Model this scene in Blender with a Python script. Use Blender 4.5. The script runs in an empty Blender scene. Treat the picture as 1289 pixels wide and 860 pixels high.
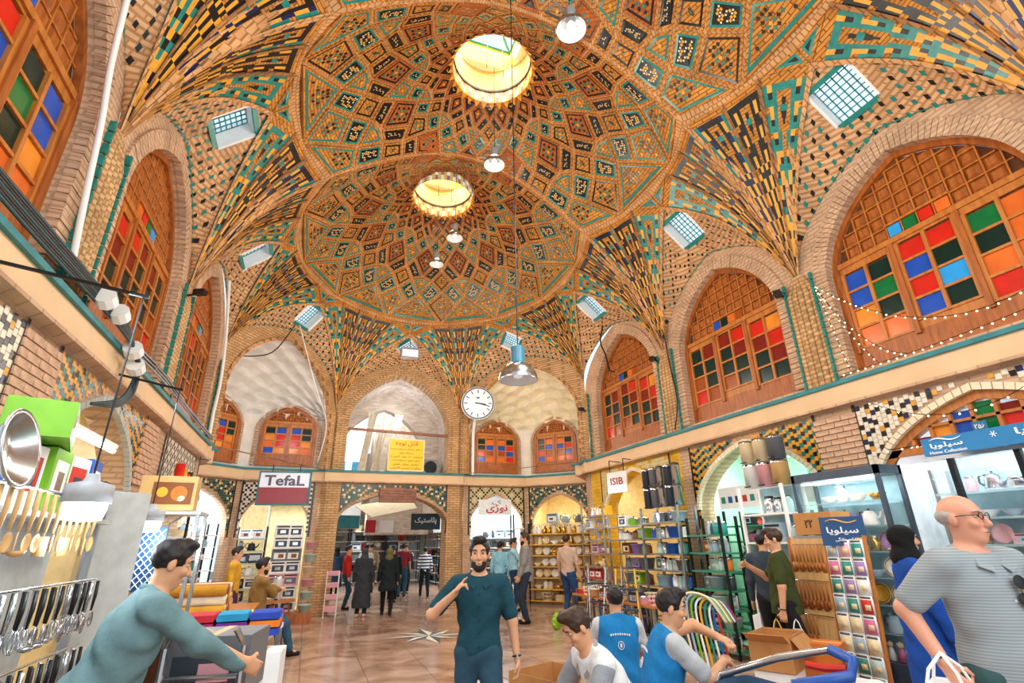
import bpy, math, random
import numpy as np
from mathutils import Vector, Matrix
R = random.Random(7)
S = bpy.context.scene
COL = S.collection
# ------------------------------------------------------------------ camera
def make_camera():
    f, pit, az, roll, h = 641.0, math.radians(21.7), math.radians(20.8), math.radians(0.9), 1.55
    fw = Vector((math.sin(az)*math.cos(pit), math.cos(az)*math.cos(pit), math.sin(pit)))
    r0 = Vector((math.cos(az), -math.sin(az), 0)); u0 = r0.cross(fw)
    up = u0*math.cos(roll)+r0*math.sin(roll); rt = r0*math.cos(roll)-u0*math.sin(roll)
    cd = bpy.data.cameras.new('camera'); cd.sensor_width = 36; cd.lens = 36*f/1289; cd.clip_start = .05; cd.clip_end = 200
    o = bpy.data.objects.new('camera', cd); COL.objects.link(o)
    m = Matrix((rt, up, -fw)).transposed().to_4x4(); m.translation = (0, 0, h); o.matrix_world = m
    S.camera = o
make_camera()
# ------------------------------------------------------------------ world, lights, exposure
def lin(c):
    if isinstance(c, str):
        c = [int(c[i:i+2], 16)/255 for i in (0, 2, 4)]
    return tuple(x/12.92 if x <= .04045 else ((x+.055)/1.055)**2.4 for x in c)
W = bpy.data.worlds.new('sky'); S.world = W; W.use_nodes = True
bg = W.node_tree.nodes['Background']; bg.inputs[0].default_value = (*lin('d9f0ff'), 1); bg.inputs[1].default_value = 1.35
S.view_settings.view_transform = 'Standard'; S.view_settings.look = 'None'; S.view_settings.exposure = 0.0; S.view_settings.gamma = 1
S.view_settings.use_curve_mapping = False
def lamp(kind, loc, energy, color='fff2dc', size=.3, target=None, name='light', spot=None, size_y=None):
    d = bpy.data.lights.new(name, kind); d.energy = energy; d.color = lin(color)
    if kind == 'AREA':
        d.size = size
        if size_y: d.shape = 'RECTANGLE'; d.size_y = size_y
    else: d.shadow_soft_size = size
    if spot: d.spot_size = math.radians(spot); d.spot_blend = .6
    o = bpy.data.objects.new(name, d); COL.objects.link(o); o.location = loc
    if target is not None:
        o.rotation_euler = (Vector(target)-Vector(loc)).to_track_quat('-Z', 'Y').to_euler()
    return o
for y, e in ((0.6, 190), (3.1, 200), (6.3, 200), (9.9, 200), (12.6, 80)):      # added fill lamps along the hall axis, standing in for the pendants
    lamp('POINT', (2.1, y, 5.0), e, 'fff4e4', .45)
for y in (6.29, 10.1):                               # daylight falling through the two eyes of the vault
    lamp('AREA', (2.1, y, 10.6), 90, 'fff6e0', 1.2, (2.1, y, 0))
lamp('AREA', (2.1, -2.4, 4.2), 170, 'fff8f0', 5, (2.1, 8, 2.5), size_y=3)    # added fill lamp in the unseen bay behind the camera
for x in (5.6, -1.4):
    for y in (3.2, 6.3, 9.4):
        lamp('AREA', (x, y, 3.0), 34, 'eaf6ff', 1.6, (x+(-2.5 if x > 2 else 2.5), y, 0.3), size_y=.3)   # added fill lamps before the shop fronts
lamp('POINT', (2.1, 16.2, 5.3), 45, 'eef4ff', .2); lamp('AREA', (2.1, 24, 7.5), 1500, 'e6f2ff', 5, (2.1, 22, 0))                 # added fill lamp in the porch; area lamp as daylight over the lane
lamp('POINT', (5.0, 12.9, 4.3), 30, 'ffeed0', .15); lamp('POINT', (-.8, 12.9, 4.3), 26, 'f2f4ff', .15)   # niches
# ------------------------------------------------------------------ materials
M_ = {}
def nodes_of(m):
    m.use_nodes = True; nt = m.node_tree; return nt, nt.nodes['Principled BSDF']
def mat(name, col=None, rough=.6, metal=0., emit=0., alpha=None, noise=.12, scale=9., trans=0., spec=.4):
    if name in M_: return M_[name]
    m = bpy.data.materials.new(name); M_[name] = m
    nt, b = nodes_of(m); c = lin(col or '808080')
    b.inputs['Roughness'].default_value = rough; b.inputs['Metallic'].default_value = metal
    b.inputs['Specular IOR Level'].default_value = spec
    if noise > 0:
        tc = nt.nodes.new('ShaderNodeTexCoord'); n = nt.nodes.new('ShaderNodeTexNoise'); n.inputs['Scale'].default_value = scale
        n.inputs['Detail'].default_value = 3
        mp = nt.nodes.new('ShaderNodeMapRange'); mp.inputs[1].default_value = .3; mp.inputs[2].default_value = .7
        mp.inputs[3].default_value = 1-noise; mp.inputs[4].default_value = 1+noise
        v = nt.nodes.new('ShaderNodeVectorMath'); v.operation = 'SCALE'; v.inputs[0].default_value = c
        nt.links.new(tc.outputs['Object'], n.inputs['Vector']); nt.links.new(n.outputs[0], mp.inputs[0])
        nt.links.new(mp.outputs[0], v.inputs['Scale']); nt.links.new(v.outputs[0], b.inputs['Base Color'])
    else: b.inputs['Base Color'].default_value = (*c, 1)
    if emit: b.inputs['Emission Color'].default_value = (*c, 1); b.inputs['Emission Strength'].default_value = emit
    if alpha is not None: b.inputs['Alpha'].default_value = alpha
    if trans: b.inputs['Transmission Weight'].default_value = trans
    return m
def H(hexcol, rough=.55, metal=0.):                       # plain coloured material by colour
    return mat('paint_%s_%d_%d' % (hexcol, rough*100, metal*10), hexcol, rough, metal, noise=.08)
def brick_mat(name, c1, c2, mortar, bw, bh, mode='wall', ms=.012, rough=.8, bump=.3):
    m = bpy.data.materials.new(name); M_[name] = m; nt, b = nodes_of(m); N = nt.nodes.new; L = nt.links.new
    b.inputs['Roughness'].default_value = rough; b.inputs['Specular IOR Level'].default_value = .25
    tc = N('ShaderNodeTexCoord'); sp = N('ShaderNodeSeparateXYZ'); L(tc.outputs['Object'], sp.inputs[0]); cb = N('ShaderNodeCombineXYZ')
    if mode == 'wall':
        a = N('ShaderNodeMath'); a.operation = 'ADD'; L(sp.outputs[0], a.inputs[0]); L(sp.outputs[1], a.inputs[1])
        L(a.outputs[0], cb.inputs[0]); L(sp.outputs[2], cb.inputs[1])
    elif mode == 'polar':
        a = N('ShaderNodeMath'); a.operation = 'ARCTAN2'; L(sp.outputs[1], a.inputs[0]); L(sp.outputs[0], a.inputs[1])
        k = N('ShaderNodeMath'); k.operation = 'MULTIPLY'; k.inputs[1].default_value = 2.2; L(a.outputs[0], k.inputs[0])
        l = N('ShaderNodeVectorMath'); l.operation = 'LENGTH'; L(tc.outputs['Object'], l.inputs[0])
        z = N('ShaderNodeMath'); z.operation = 'MULTIPLY'; z.inputs[1].default_value = 1.4; L(sp.outputs[2], z.inputs[0])
        L(k.outputs[0], cb.inputs[0]); L(z.outputs[0], cb.inputs[1])
    else:
        L(sp.outputs[0], cb.inputs[0]); L(sp.outputs[1], cb.inputs[1])
    t = N('ShaderNodeTexBrick'); t.inputs['Color1'].default_value = (*lin(c1), 1); t.inputs['Color2'].default_value = (*lin(c2), 1)
    t.inputs['Mortar'].default_value = (*lin(mortar), 1); t.inputs['Scale'].default_value = 1; t.inputs['Mortar Size'].default_value = ms
    t.inputs['Brick Width'].default_value = bw; t.inputs['Row Height'].default_value = bh; t.inputs['Bias'].default_value = -.1
    L(cb.outputs[0], t.inputs['Vector'])
    n = N('ShaderNodeTexNoise'); n.inputs['Scale'].default_value = 2.5; n.inputs['Detail'].default_value = 4; L(tc.outputs['Object'], n.inputs['Vector'])
    mp = N('ShaderNodeMapRange'); mp.inputs[1].default_value = .3; mp.inputs[2].default_value = .7; mp.inputs[3].default_value = .8; mp.inputs[4].default_value = 1.15
    L(n.outputs[0], mp.inputs[0]); v = N('ShaderNodeVectorMath'); v.operation = 'SCALE'; L(t.outputs['Color'], v.inputs[0]); L(mp.outputs[0], v.inputs['Scale'])
    L(v.outputs[0], b.inputs['Base Color'])
    bp = N('ShaderNodeBump'); bp.inputs['Strength'].default_value = bump; bp.inputs['Distance'].default_value = .01; bp.invert = True
    L(t.outputs['Fac'], bp.inputs['Height']); L(bp.outputs[0], b.inputs['Normal'])
    return m
brick_mat('pier_brick', 'd6ae7e', 'c49464', 'a08058', .21, .062)
brick_mat('pink_brick', 'd4b294', 'c8a284', 'b49678', .20, .06)
brick_mat('vault_brick', 'cc8c40', 'b67430', '7c4c20', .16, .05, 'polar', .006)
brick_mat('vault_brick_pink', 'd3a36c', 'c48c54', 'a8743f', .16, .05, 'polar', .006)
brick_mat('vault_brick_red', 'b86a30', 'a85a26', '8a4a22', .16, .05, 'polar', .006)
brick_mat('vault_rib', 'd4a470', 'c49060', '9a6c44', .05, .16, 'polar', .006)
brick_mat('lunette_brick', 'dcb288', 'cc9c72', 'b08458', .17, .055)
brick_mat('yellow_plaster', 'e8b83c', 'd8a430', 'c08c2c', .25, .08, ms=.004)
mat('black_tile', '1c1a1a', .25, noise=.1); mat('navy_tile', '1c2450', .25, noise=.1); mat('teal_tile', '1f8078', .25, noise=.2, scale=14)
mat('yellow_tile', 'e0a030', .35, noise=.15, scale=14); mat('white_tile', 'e8e0cc', .35, noise=.08); mat('blue_tile', '2a7fa0', .3, noise=.2)
mat('beige_plaster', 'e6c49a', .7, noise=.08, scale=2.); mat('cream_plaster', 'efe2c4', .8, noise=.06); mat('white_plaster', 'e4ddd2', .8, noise=.1, scale=3)
mat('teal_paint', '2c7f88', .5, noise=.2, scale=6)
def wood_mat(name, c1, c2, rough=.42):
    m = bpy.data.materials.new(name); M_[name] = m; nt, b = nodes_of(m); N = nt.nodes.new; L = nt.links.new
    tc = N('ShaderNodeTexCoord'); mp = N('ShaderNodeMapping'); mp.inputs['Scale'].default_value = (14, 14, 2.2); L(tc.outputs['Object'], mp.inputs[0])
    n = N('ShaderNodeTexNoise'); n.inputs['Scale'].default_value = 1.6; n.inputs['Detail'].default_value = 5; L(mp.outputs[0], n.inputs['Vector'])
    r = N('ShaderNodeValToRGB'); r.color_ramp.elements[0].position = .3; r.color_ramp.elements[1].position = .7
    r.color_ramp.elements[0].color = (*lin(c1), 1); r.color_ramp.elements[1].color = (*lin(c2), 1)
    L(n.outputs[0], r.inputs[0]); L(r.outputs[0], b.inputs['Base Color']); b.inputs['Roughness'].default_value = rough
    return m
wood_mat('walnut', '8a4716', 'b8682a'); wood_mat('walnut_light', 'a85f22', 'c98038'); wood_mat('dark_wood', '4a2410', '6e3a18'); wood_mat('pale_wood', 'd0a060', 'e4bc80')
def stained(name, col):
    m = mat(name, col, .22, noise=.14, scale=5, spec=.3); b = m.node_tree.nodes['Principled BSDF']
    b.inputs['Emission Color'].default_value = (*lin(col), 1); b.inputs['Emission Strength'].default_value = .10  # faint glow in the pane's own colour stands in for daylight behind
    return m
GL = {'red': 'c8281c', 'blue': '1f4fb0', 'green': '0f6b38', 'amber': 'e08a30', 'dark': '0d2a24', 'maroon': '7a2018', 'sky': '2f9ae0', 'orange': 'd86a2c', 'brown': '9a4a1c'}
for k, v in GL.items(): stained('glass_'+k, v)
mat('clear_glass', 'ffffff', .02, noise=0, trans=1., alpha=.10); mat('steel', 'c8ccd0', .25, 1., noise=.05); mat('dark_metal', '2a2c30', .4, .6); mat('black_plastic', '141416', .4, noise=.05)
mat('brass', 'c8a050', .3, 1.); mat('lamp_glass', 'f4f6f8', .15, emit=.4, noise=0); mat('tube_light', 'e8f6ff', .3, emit=7., noise=0); mat('warm_bulb', 'ffe6b0', .3, emit=6., noise=0)
mat('cardboard', 'c08850', .8, noise=.08); mat('white_paint', 'f0f0ee', .45, noise=.03); mat('grey_paint', '9a9ca0', .5)
# ------------------------------------------------------------------ mesh builder
class MB:
    def __init__(s): s.v = []; s.f = []; s.m = []; s.mats = []; s.smooth = False
    def mi(s, m):
        if isinstance(m, str): m = M_[m]
        for i, x in enumerate(s.mats):
            if x is m: return i
        s.mats.append(m); return len(s.mats)-1
    def face(s, pts, m):
        k = len(s.v); s.v += [tuple(p) for p in pts]; s.f.append(tuple(range(k, k+len(pts)))); s.m.append(s.mi(m))
    def mesh(s, V, F, m):
        k = len(s.v); i = s.mi(m); s.v += [tuple(p) for p in V]
        for f in F: s.f.append(tuple(a+k for a in f)); s.m.append(i)
    def box(s, c, d, m, rot=None):
        x, y, z = d[0]/2, d[1]/2, d[2]/2
        V = [Vector(p) for p in ((-x,-y,-z),(x,-y,-z),(x,y,-z),(-x,y,-z),(-x,-y,z),(x,-y,z),(x,y,z),(-x,y,z))]
        if rot is not None:
            if not isinstance(rot, Matrix): rot = Matrix.Rotation(rot, 3, 'Z')
            V = [rot@p for p in V]
        s.mesh([p+Vector(c) for p in V], [(0,3,2,1),(4,5,6,7),(0,1,5,4),(1,2,6,5),(2,3,7,6),(3,0,4,7)], m)
    def bar(s, a, b, w, h, m, up=(0,0,1)):
        a, b = Vector(a), Vector(b); d = b-a; L = d.length
        if L < 1e-6: return
        t = d/L; x = t.cross(Vector(up))
        if x.length < 1e-4: x = t.cross(Vector((1,0,0)))
        x.normalize(); y = x.cross(t); V = []
        for p in (a, b):
            for i, j in ((-1,-1),(1,-1),(1,1),(-1,1)): V.append(p+x*i*w/2+y*j*h/2)
        s.mesh(V, [(0,3,2,1),(4,5,6,7),(0,1,5,4),(1,2,6,5),(2,3,7,6),(3,0,4,7)], m)
    def tube(s, pts, r, m, n=8, cap=True):
        pts = [Vector(p) for p in pts]; k = len(pts); rr = r if isinstance(r, (list, tuple)) else [r]*k; V = []; F = []; px = None
        for i, p in enumerate(pts):
            t = (pts[min(i+1, k-1)]-pts[max(i-1, 0)])
            if t.length < 1e-9: t = Vector((0,0,1))
            t.normalize()
            if px is None: px = t.cross(Vector((0,0,1)) if abs(t.z) < .9 else Vector((1,0,0)))
            x = (px-t*px.dot(t)); x.normalize(); px = x; y = t.cross(x)
            for j in range(n):
                a = 2*math.pi*j/n; V.append(p+(x*math.cos(a)+y*math.sin(a))*rr[i])
        for i in range(k-1):
            for j in range(n): F.append((i*n+j, i*n+(j+1)%n, (i+1)*n+(j+1)%n, (i+1)*n+j))
        if cap: F += [tuple(range(n))[::-1], tuple(range((k-1)*n, k*n))]
        s.mesh(V, F, m)
    def lathe(s, prof, m, n=16, c=(0,0,0), M=None, a0=0, a1=2*math.pi):
        V = []; F = []; full = abs(a1-a0-2*math.pi) < 1e-6; nn = n if full else n+1
        for r, z in prof:
            for j in range(nn):
                a = a0+(a1-a0)*j/n; p = Vector((r*math.cos(a), r*math.sin(a), z))
                if M is not None: p = M@p
                V.append(p+Vector(c))
        for i in range(len(prof)-1):
            for j in range(n):
                k = (j+1) % nn; F.append((i*nn+j, i*nn+k, (i+1)*nn+k, (i+1)*nn+j))
        s.mesh(V, F, m)
    def prism(s, fr, poly, d0, d1, m, back=True, front=True):
        n = len(poly); V = [fr.p(a, b, d0) for a, b in poly]+[fr.p(a, b, d1) for a, b in poly]
        F = [(i, (i+1) % n, n+(i+1) % n, n+i) for i in range(n)]
        if back: F.append(tuple(range(n))[::-1])
        if front: F.append(tuple(range(n, 2*n)))
        s.mesh(V, F, m)
    def rect(s, fr, a0, a1, b0, b1, d0, d1, m): s.prism(fr, [(a0,b0),(a1,b0),(a1,b1),(a0,b1)], d0, d1, m)
    def build(s, name, parent=None, label=None, cat=None, group=None, kind=None, loc=None, smooth=None):
        me = bpy.data.meshes.new(name); o3 = Vector(loc) if loc is not None else None
        me.from_pydata([tuple(Vector(p)-o3) for p in s.v] if o3 is not None else s.v, [], s.f)
        for m in s.mats: me.materials.append(m)
        me.polygons.foreach_set('material_index', s.m)
        if smooth if smooth is not None else s.smooth:
            me.polygons.foreach_set('use_smooth', [True]*len(s.f))
        me.update()
        return link(me, name, parent, label, cat, group, kind, loc)
def link(me, name, parent=None, label=None, cat=None, group=None, kind=None, loc=None):
    o = bpy.data.objects.new(name, me); COL.objects.link(o)
    if parent is not None: o.parent = parent
    if loc is not None: o.location = loc
    return tag(o, label, cat, group, kind)
def tag(o, label=None, cat=None, group=None, kind=None):
    if label: o['label'] = label
    if cat: o['category'] = cat
    if group: o['group'] = group
    if kind: o['kind'] = kind
    return o
def empty(name, loc, label=None, cat=None, group=None, kind=None, rz=0., parent=None):
    o = bpy.data.objects.new(name, None); COL.objects.link(o); o.location = loc; o.rotation_euler.z = rz
    o.empty_display_size = .1
    if parent is not None: o.parent = parent
    return tag(o, label, cat, group, kind)
def clone(root, loc=None, rz=None, label=None, group=None, scale=None):
    r = root.copy(); COL.objects.link(r)
    if loc is not None: r.location = loc
    if rz is not None: r.rotation_euler.z = rz
    if label: r['label'] = label
    if group: r['group'] = group
    if scale: r.scale = (scale,)*3
    for ch in [c for c in root.children]:
        c = ch.copy(); COL.objects.link(c); c.parent = r
        for g in [q for q in ch.children]:
            d = g.copy(); COL.objects.link(d); d.parent = c
    return r
class Frame:
    def __init__(s, o, ux, n): s.o = Vector(o); s.u = Vector(ux).normalized(); s.n = Vector(n).normalized()
    def p(s, a, b, d=0.): return s.o+s.u*a+Vector((0,0,b))+s.n*d
FR = Frame((6.3, 0, 0), (0,1,0), (-1,0,0)); FL = Frame((-2.1, 0, 0), (0,1,0), (1,0,0)); FE = Frame((2.1, 14.7, 0), (1,0,0), (0,-1,0))
def rad(d): return math.radians(d)
def g_arch(t):
    t = min(1., abs(t)); return .70*math.sqrt(max(0, 1-t**2.3))+.30*(1-t)
def arch_pts(c, w, zs, za, n=24):
    return [(c-w*math.cos(math.pi*i/n), zs+(za-zs)*g_arch(math.cos(math.pi*i/n))) for i in range(n+1)]
mat('maroon_tile', '8a5a78', .4); mat('lantern_yellow', 'f0c818', .5); brick_mat('eye_lattice', 'f2e2b8', 'd0b080', 'b09060', .07, .06, 'polar', .012)
# ------------------------------------------------------------------ vault
XC = 2.1
TR = [0., .7, 1.1, 1.5, 2.2, 3.0, 3.4, 3.8, 4.2, 4.46, 4.7, 5.2]; TZ = [9.75, 9.4, 9.1, 8.82, 8.25, 7.55, 7.15, 6.65, 5.9, 5.2, 4.4, 3.4]
_r = np.linspace(0, 5.2, 261); _z = np.interp(_r, TR, TZ); _z = np.convolve(np.pad(_z, 8, mode='edge'), np.ones(17)/17, mode='valid')
def D(r): return float(np.interp(r, _r, _z))
PY = [-1.7, 1.5, 4.7, 7.88, 11.3]          # pier axes along both side walls
class Dome:
    def __init__(s, cy, sn, sp, piers, rect, name):
        s.cy = cy; s.sn = sn; s.sp = sp; s.piers = piers; s.rect = rect; s.name = name
    def w(s, u, v, off=0.):
        y = v*(s.sn if v < 0 else s.sp); r = math.hypot(u, v)
        if off:
            dz = (D(r+.02)-D(max(0, r-.02)))/.04; k = 1/math.sqrt(1+dz*dz); n = (-dz*k, k)
            rr = r-off*n[0]; z = D(r)-off*n[1]
            if r > 1e-6: u, y = u*rr/r, y*rr/r
            return Vector((u, y, z))
        return Vector((u, y, D(r)))
def v_clip(poly, a, b, c):                   # keep a*u+b*v<=c
    out = []
    for i in range(len(poly)):
        p, q = poly[i], poly[(i+1) % len(poly)]; dp = a*p[0]+b*p[1]-c; dq = a*q[0]+b*q[1]-c
        if dp <= 0: out.append(p)
        if dp*dq < 0:
            t = dp/(dp-dq); out.append((p[0]+(q[0]-p[0])*t, p[1]+(q[1]-p[1])*t))
    return out
def area2(p): return sum(p[i][0]*p[(i+1) % len(p)][1]-p[(i+1) % len(p)][0]*p[i][1] for i in range(len(p)))/2
def inset(poly, d):
    if area2(poly) < 0: poly = poly[::-1]
    out = poly
    for i in range(len(poly)):
        p, q = poly[i], poly[(i+1) % len(poly)]; ex, ey = q[0]-p[0], q[1]-p[1]; L = math.hypot(ex, ey)
        if L < 1e-5: continue
        nx, ny = ey/L, -ex/L
        out = v_clip(out, nx, ny, nx*p[0]+ny*p[1]-d)
        if len(out) < 3: return []
    o2 = []
    for p in out:
        if not o2 or math.hypot(p[0]-o2[-1][0], p[1]-o2[-1][1]) > 1e-3: o2.append(p)
    return o2 if len(o2) > 2 and abs(area2(o2)) > 1e-4 else []
def inside(poly, p):
    s = 1 if area2(poly) > 0 else -1
    for i in range(len(poly)):
        a, b = poly[i], poly[(i+1) % len(poly)]
        if s*((b[0]-a[0])*(p[1]-a[1])-(b[1]-a[1])*(p[0]-a[0])) < 0: return False
    return True
def subdiv(poly, L=.3):
    out = []
    for i in range(len(poly)):
        p, q = poly[i], poly[(i+1) % len(poly)]; n = max(1, int(math.hypot(q[0]-p[0], q[1]-p[1])/L))
        for k in range(n): out.append((p[0]+(q[0]-p[0])*k/n, p[1]+(q[1]-p[1])*k/n))
    return out
PANELS = []
def poly_face(mb, dm, poly, off, m):
    poly = subdiv(poly, .35)
    if len(poly) <= 5: mb.face([dm.w(*p, off) for p in poly], m); return
    cx = sum(p[0] for p in poly)/len(poly); cy = sum(p[1] for p in poly)/len(poly)
    V = [dm.w(*p, off) for p in poly]+[dm.w(cx, cy, off)]; n = len(poly)
    mb.mesh(V, [(i, (i+1) % n, n) for i in range(n)], m)
def ring(mb, dm, A, B, oa, ob, m):
    if len(A) != len(B): return
    n = len(A)
    V = [dm.w(*p, oa) for p in A]+[dm.w(*p, ob) for p in B]
    mb.mesh(V, [(i, (i+1) % n, n+(i+1) % n, n+i) for i in range(n)], m)
DIAM = [(1,0),(0,1),(-1,0),(0,-1)]
def motif(mb, dm, poly, style, rnd, off):
    cx = sum(p[0] for p in poly)/len(poly); cy = sum(p[1] for p in poly)/len(poly); a = math.atan2(cy, cx); ca, sa = math.cos(a), math.sin(a)
    def q(pts, m):
        P = [(cx+x*ca-y*sa, cy+x*sa+y*ca) for x, y in pts]
        if all(inside(poly, p) for p in P): mb.face([dm.w(*p, off) for p in P], m); return True
    ext = math.sqrt(abs(area2(poly)))
    if style == 'cluster':
        st = .062; k = int(ext/st*.8)+1
        for i in range(-k, k+1):
            for j in range(-k, k+1):
                d = abs(i)+abs(j); h = (abs(i)*3+abs(j)*5) % 7
                if d <= 2: m = ('yellow_tile', 'teal_tile', 'black_tile')[d]
                elif (abs(abs(i)-abs(j)) <= 1 and h < 5) or (d % 3 == 0 and h < 3): m = 'teal_tile' if (i*j) % 3 == 0 else 'black_tile'
                else: continue
                x, y = i*st, j*st; e = .027
                q([(x-e, y), (x, y-e), (x+e, y), (x, y+e)], m)
    elif style == 'cross':
        st = .056
        for i in range(-6, 7):
            for j in range(-6, 7):
                if (i+j) % 2: continue
                d = max(abs(i), abs(j))
                if d <= 1 or (abs(i) == abs(j) and d < 5) or (min(abs(i), abs(j)) == 0 and d < 6):
                    x, y = i*st*.8, j*st*.8; e = .03
                    q([(x-e, y), (x, y-e), (x+e, y), (x, y+e)], ('yellow_tile', 'black_tile', 'teal_tile', 'black_tile')[d % 4])
    elif style == 'tear':
        L = ext*.26
        q([(-L*1.3, 0), (0, -L*.5), (L, 0), (0, L*.5)], 'black_tile')
        p2 = [(-L*.8, 0), (0, -L*.28), (L*.55, 0), (0, L*.28)]
        P = [(cx+x*ca-y*sa, cy+x*sa+y*ca) for x, y in p2]
        mb.face([dm.w(*p, off+.004) for p in P], 'teal_tile' if rnd.random() < .7 else 'vault_brick_pink')
    elif style == 'mosaic':
        st = max(.024, min(.05, ext*.16)); k = int(ext/st)+1
        for i in range(-k, k+1):
            for j in range(-k, k+1):
                x, y = (i+.5*(j % 2))*st, j*st*.9; e = st*.40
                if (i+j*2) % 3 == 0: q([(x-e, y), (x, y-e), (x+e, y), (x, y+e)], 'white_tile')
                elif (i+j) % 2 == 0: q([(x-e, y-e), (x+e, y-e), (x+e, y+e), (x-e, y+e)], 'yellow_tile')
    elif style == 'kufic':
        st = .055; k = int(ext/st)+1; n = 2*k+1
        for i in range(n):
            for j in range(n):
                if i % 2 == 0 or (j % 2 == 0 and rnd.random() < .55) or rnd.random() < .05:
                    if i % 2 == 0 and rnd.random() < .2: continue
                    x, y = (i-k)*st*.72, (j-k)*st*.72; e = st*.37
                    q([(x-e, y-e), (x+e, y-e), (x+e, y+e), (x-e, y+e)], 'yellow_tile')
    elif style == 'chevron':
        st = .075; k = int(ext/st)+2
        for i in range(-k, k+1):
            for j in range(-k, k+1):
                x, y = (i+abs(j)*.8)*st, j*st*.8; e = st*.36
                q([(x-e, y), (x, y-e), (x+e, y), (x, y+e)], ('yellow_tile', 'teal_tile', 'yellow_tile', 'black_tile')[i % 4])
FIELD = {'mosaic': 'black_tile', 'kufic': 'black_tile', 'chevron': 'navy_tile'}
def panel(dm, poly, style, line='black_tile', field='vault_brick', gap=.022, seed=0):
    poly = inset(poly, gap)
    if not poly: return
    if area2(poly) < 0: poly = poly[::-1]
    mb = MB(); big = abs(area2(poly)) > .03; e1, e2 = (.03, .058) if big else (.014, .03)
    P1 = inset(poly, e1); P2 = inset(poly, e2)
    ring(mb, dm, poly, poly, -.03, .018, field)
    if P1 and P2 and len(P1) == len(poly) == len(P2):
        ring(mb, dm, poly, P1, .018, .018, field); ring(mb, dm, P1, P2, .018, .016, line); poly_face(mb, dm, P2, .014, FIELD.get(style, field)); inner = P2
    elif P2:
        poly_face(mb, dm, poly, .014, field); poly_face(mb, dm, P1, .018, line); poly_face(mb, dm, P2, .021, FIELD.get(style, field)); inner = P2
    else:
        poly_face(mb, dm, poly, .016, field); inner = None
    if inner: motif(mb, dm, inset(inner, .008) or inner, style, random.Random(seed), .027)
    PANELS.append((abs(area2(poly)), mb, dm))
def lerp2(a, b, t): return (a[0]+(b[0]-a[0])*t, a[1]+(b[1]-a[1])*t)
def kite(dm, q, k, j):
    """q: inner, left, outer, right corners of one cell of the ribbed net; split the way the brick panels are"""
    lim = None
    def cl(p):
        if dm.rect:
            p = v_clip(p, 0, 1, 1.57); p = v_clip(p, 0, -1, 1.57) if len(p) > 2 else []
        elif True:
            p = v_clip(p, 0, -1, 1.57) if len(p) > 2 else []
        return p if len(p) > 2 and abs(area2(p)) > .006 else None
    def pn(p, *a, **kw):
        p = cl(p)
        if p: panel(dm, p, *a, **kw)
    i_, l_, o_, r_ = q; s = k*7+j*0; ar = abs(area2(list(q)))
    tl = 'teal_tile'; bl = 'black_tile'
    if ar < .09: pn(list(q), ('mosaic', 'tear', 'mosaic')[k % 3], bl, 'vault_brick_red' if k < 3 else 'vault_brick', .014, s); return
    if (j+k) % 4 == 3 and k > 3:
        pn(list(q), 'chevron' if k % 2 else 'cluster', tl, 'vault_brick', .022, s); return
    m1, m2 = lerp2(i_, l_, .62), lerp2(i_, r_, .62); n1, n2 = lerp2(l_, o_, .45), lerp2(o_, r_, .55); c = lerp2(i_, o_, .62)
    if k % 2 == 0:
        pn([i_, m1, c, m2], 'cluster', bl, 'vault_brick' if k > 2 else 'vault_brick_red', .018, s)
        pn([m1, l_, n1, c], 'mosaic' if k < 5 else 'tear', bl, 'vault_brick', .016, s)
        pn([m2, c, n2, r_], 'mosaic' if k < 5 else 'tear', bl, 'vault_brick', .016, s)
        pn([c, n1, o_, n2], 'tear' if ar < .5 else 'cross', tl, 'vault_brick', .016, s)
    else:
        c = lerp2(i_, o_, .4); m1, m2 = lerp2(i_, l_, .45), lerp2(i_, r_, .45); n1, n2 = lerp2(l_, o_, .35), lerp2(r_, o_, .35)
        pn([c, n1, o_, n2], 'cross' if (j % 2) else 'cluster', tl if j % 2 else bl, 'vault_brick', .018, s)
        pn([i_, m1, c, m2], 'tear', bl, 'vault_brick', .016, s)
        pn([m1, l_, n1, c], 'mosaic', tl, 'vault_brick', .016, s)
        pn([m2, c, n2, r_], 'mosaic', tl, 'vault_brick', .016, s)
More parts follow.
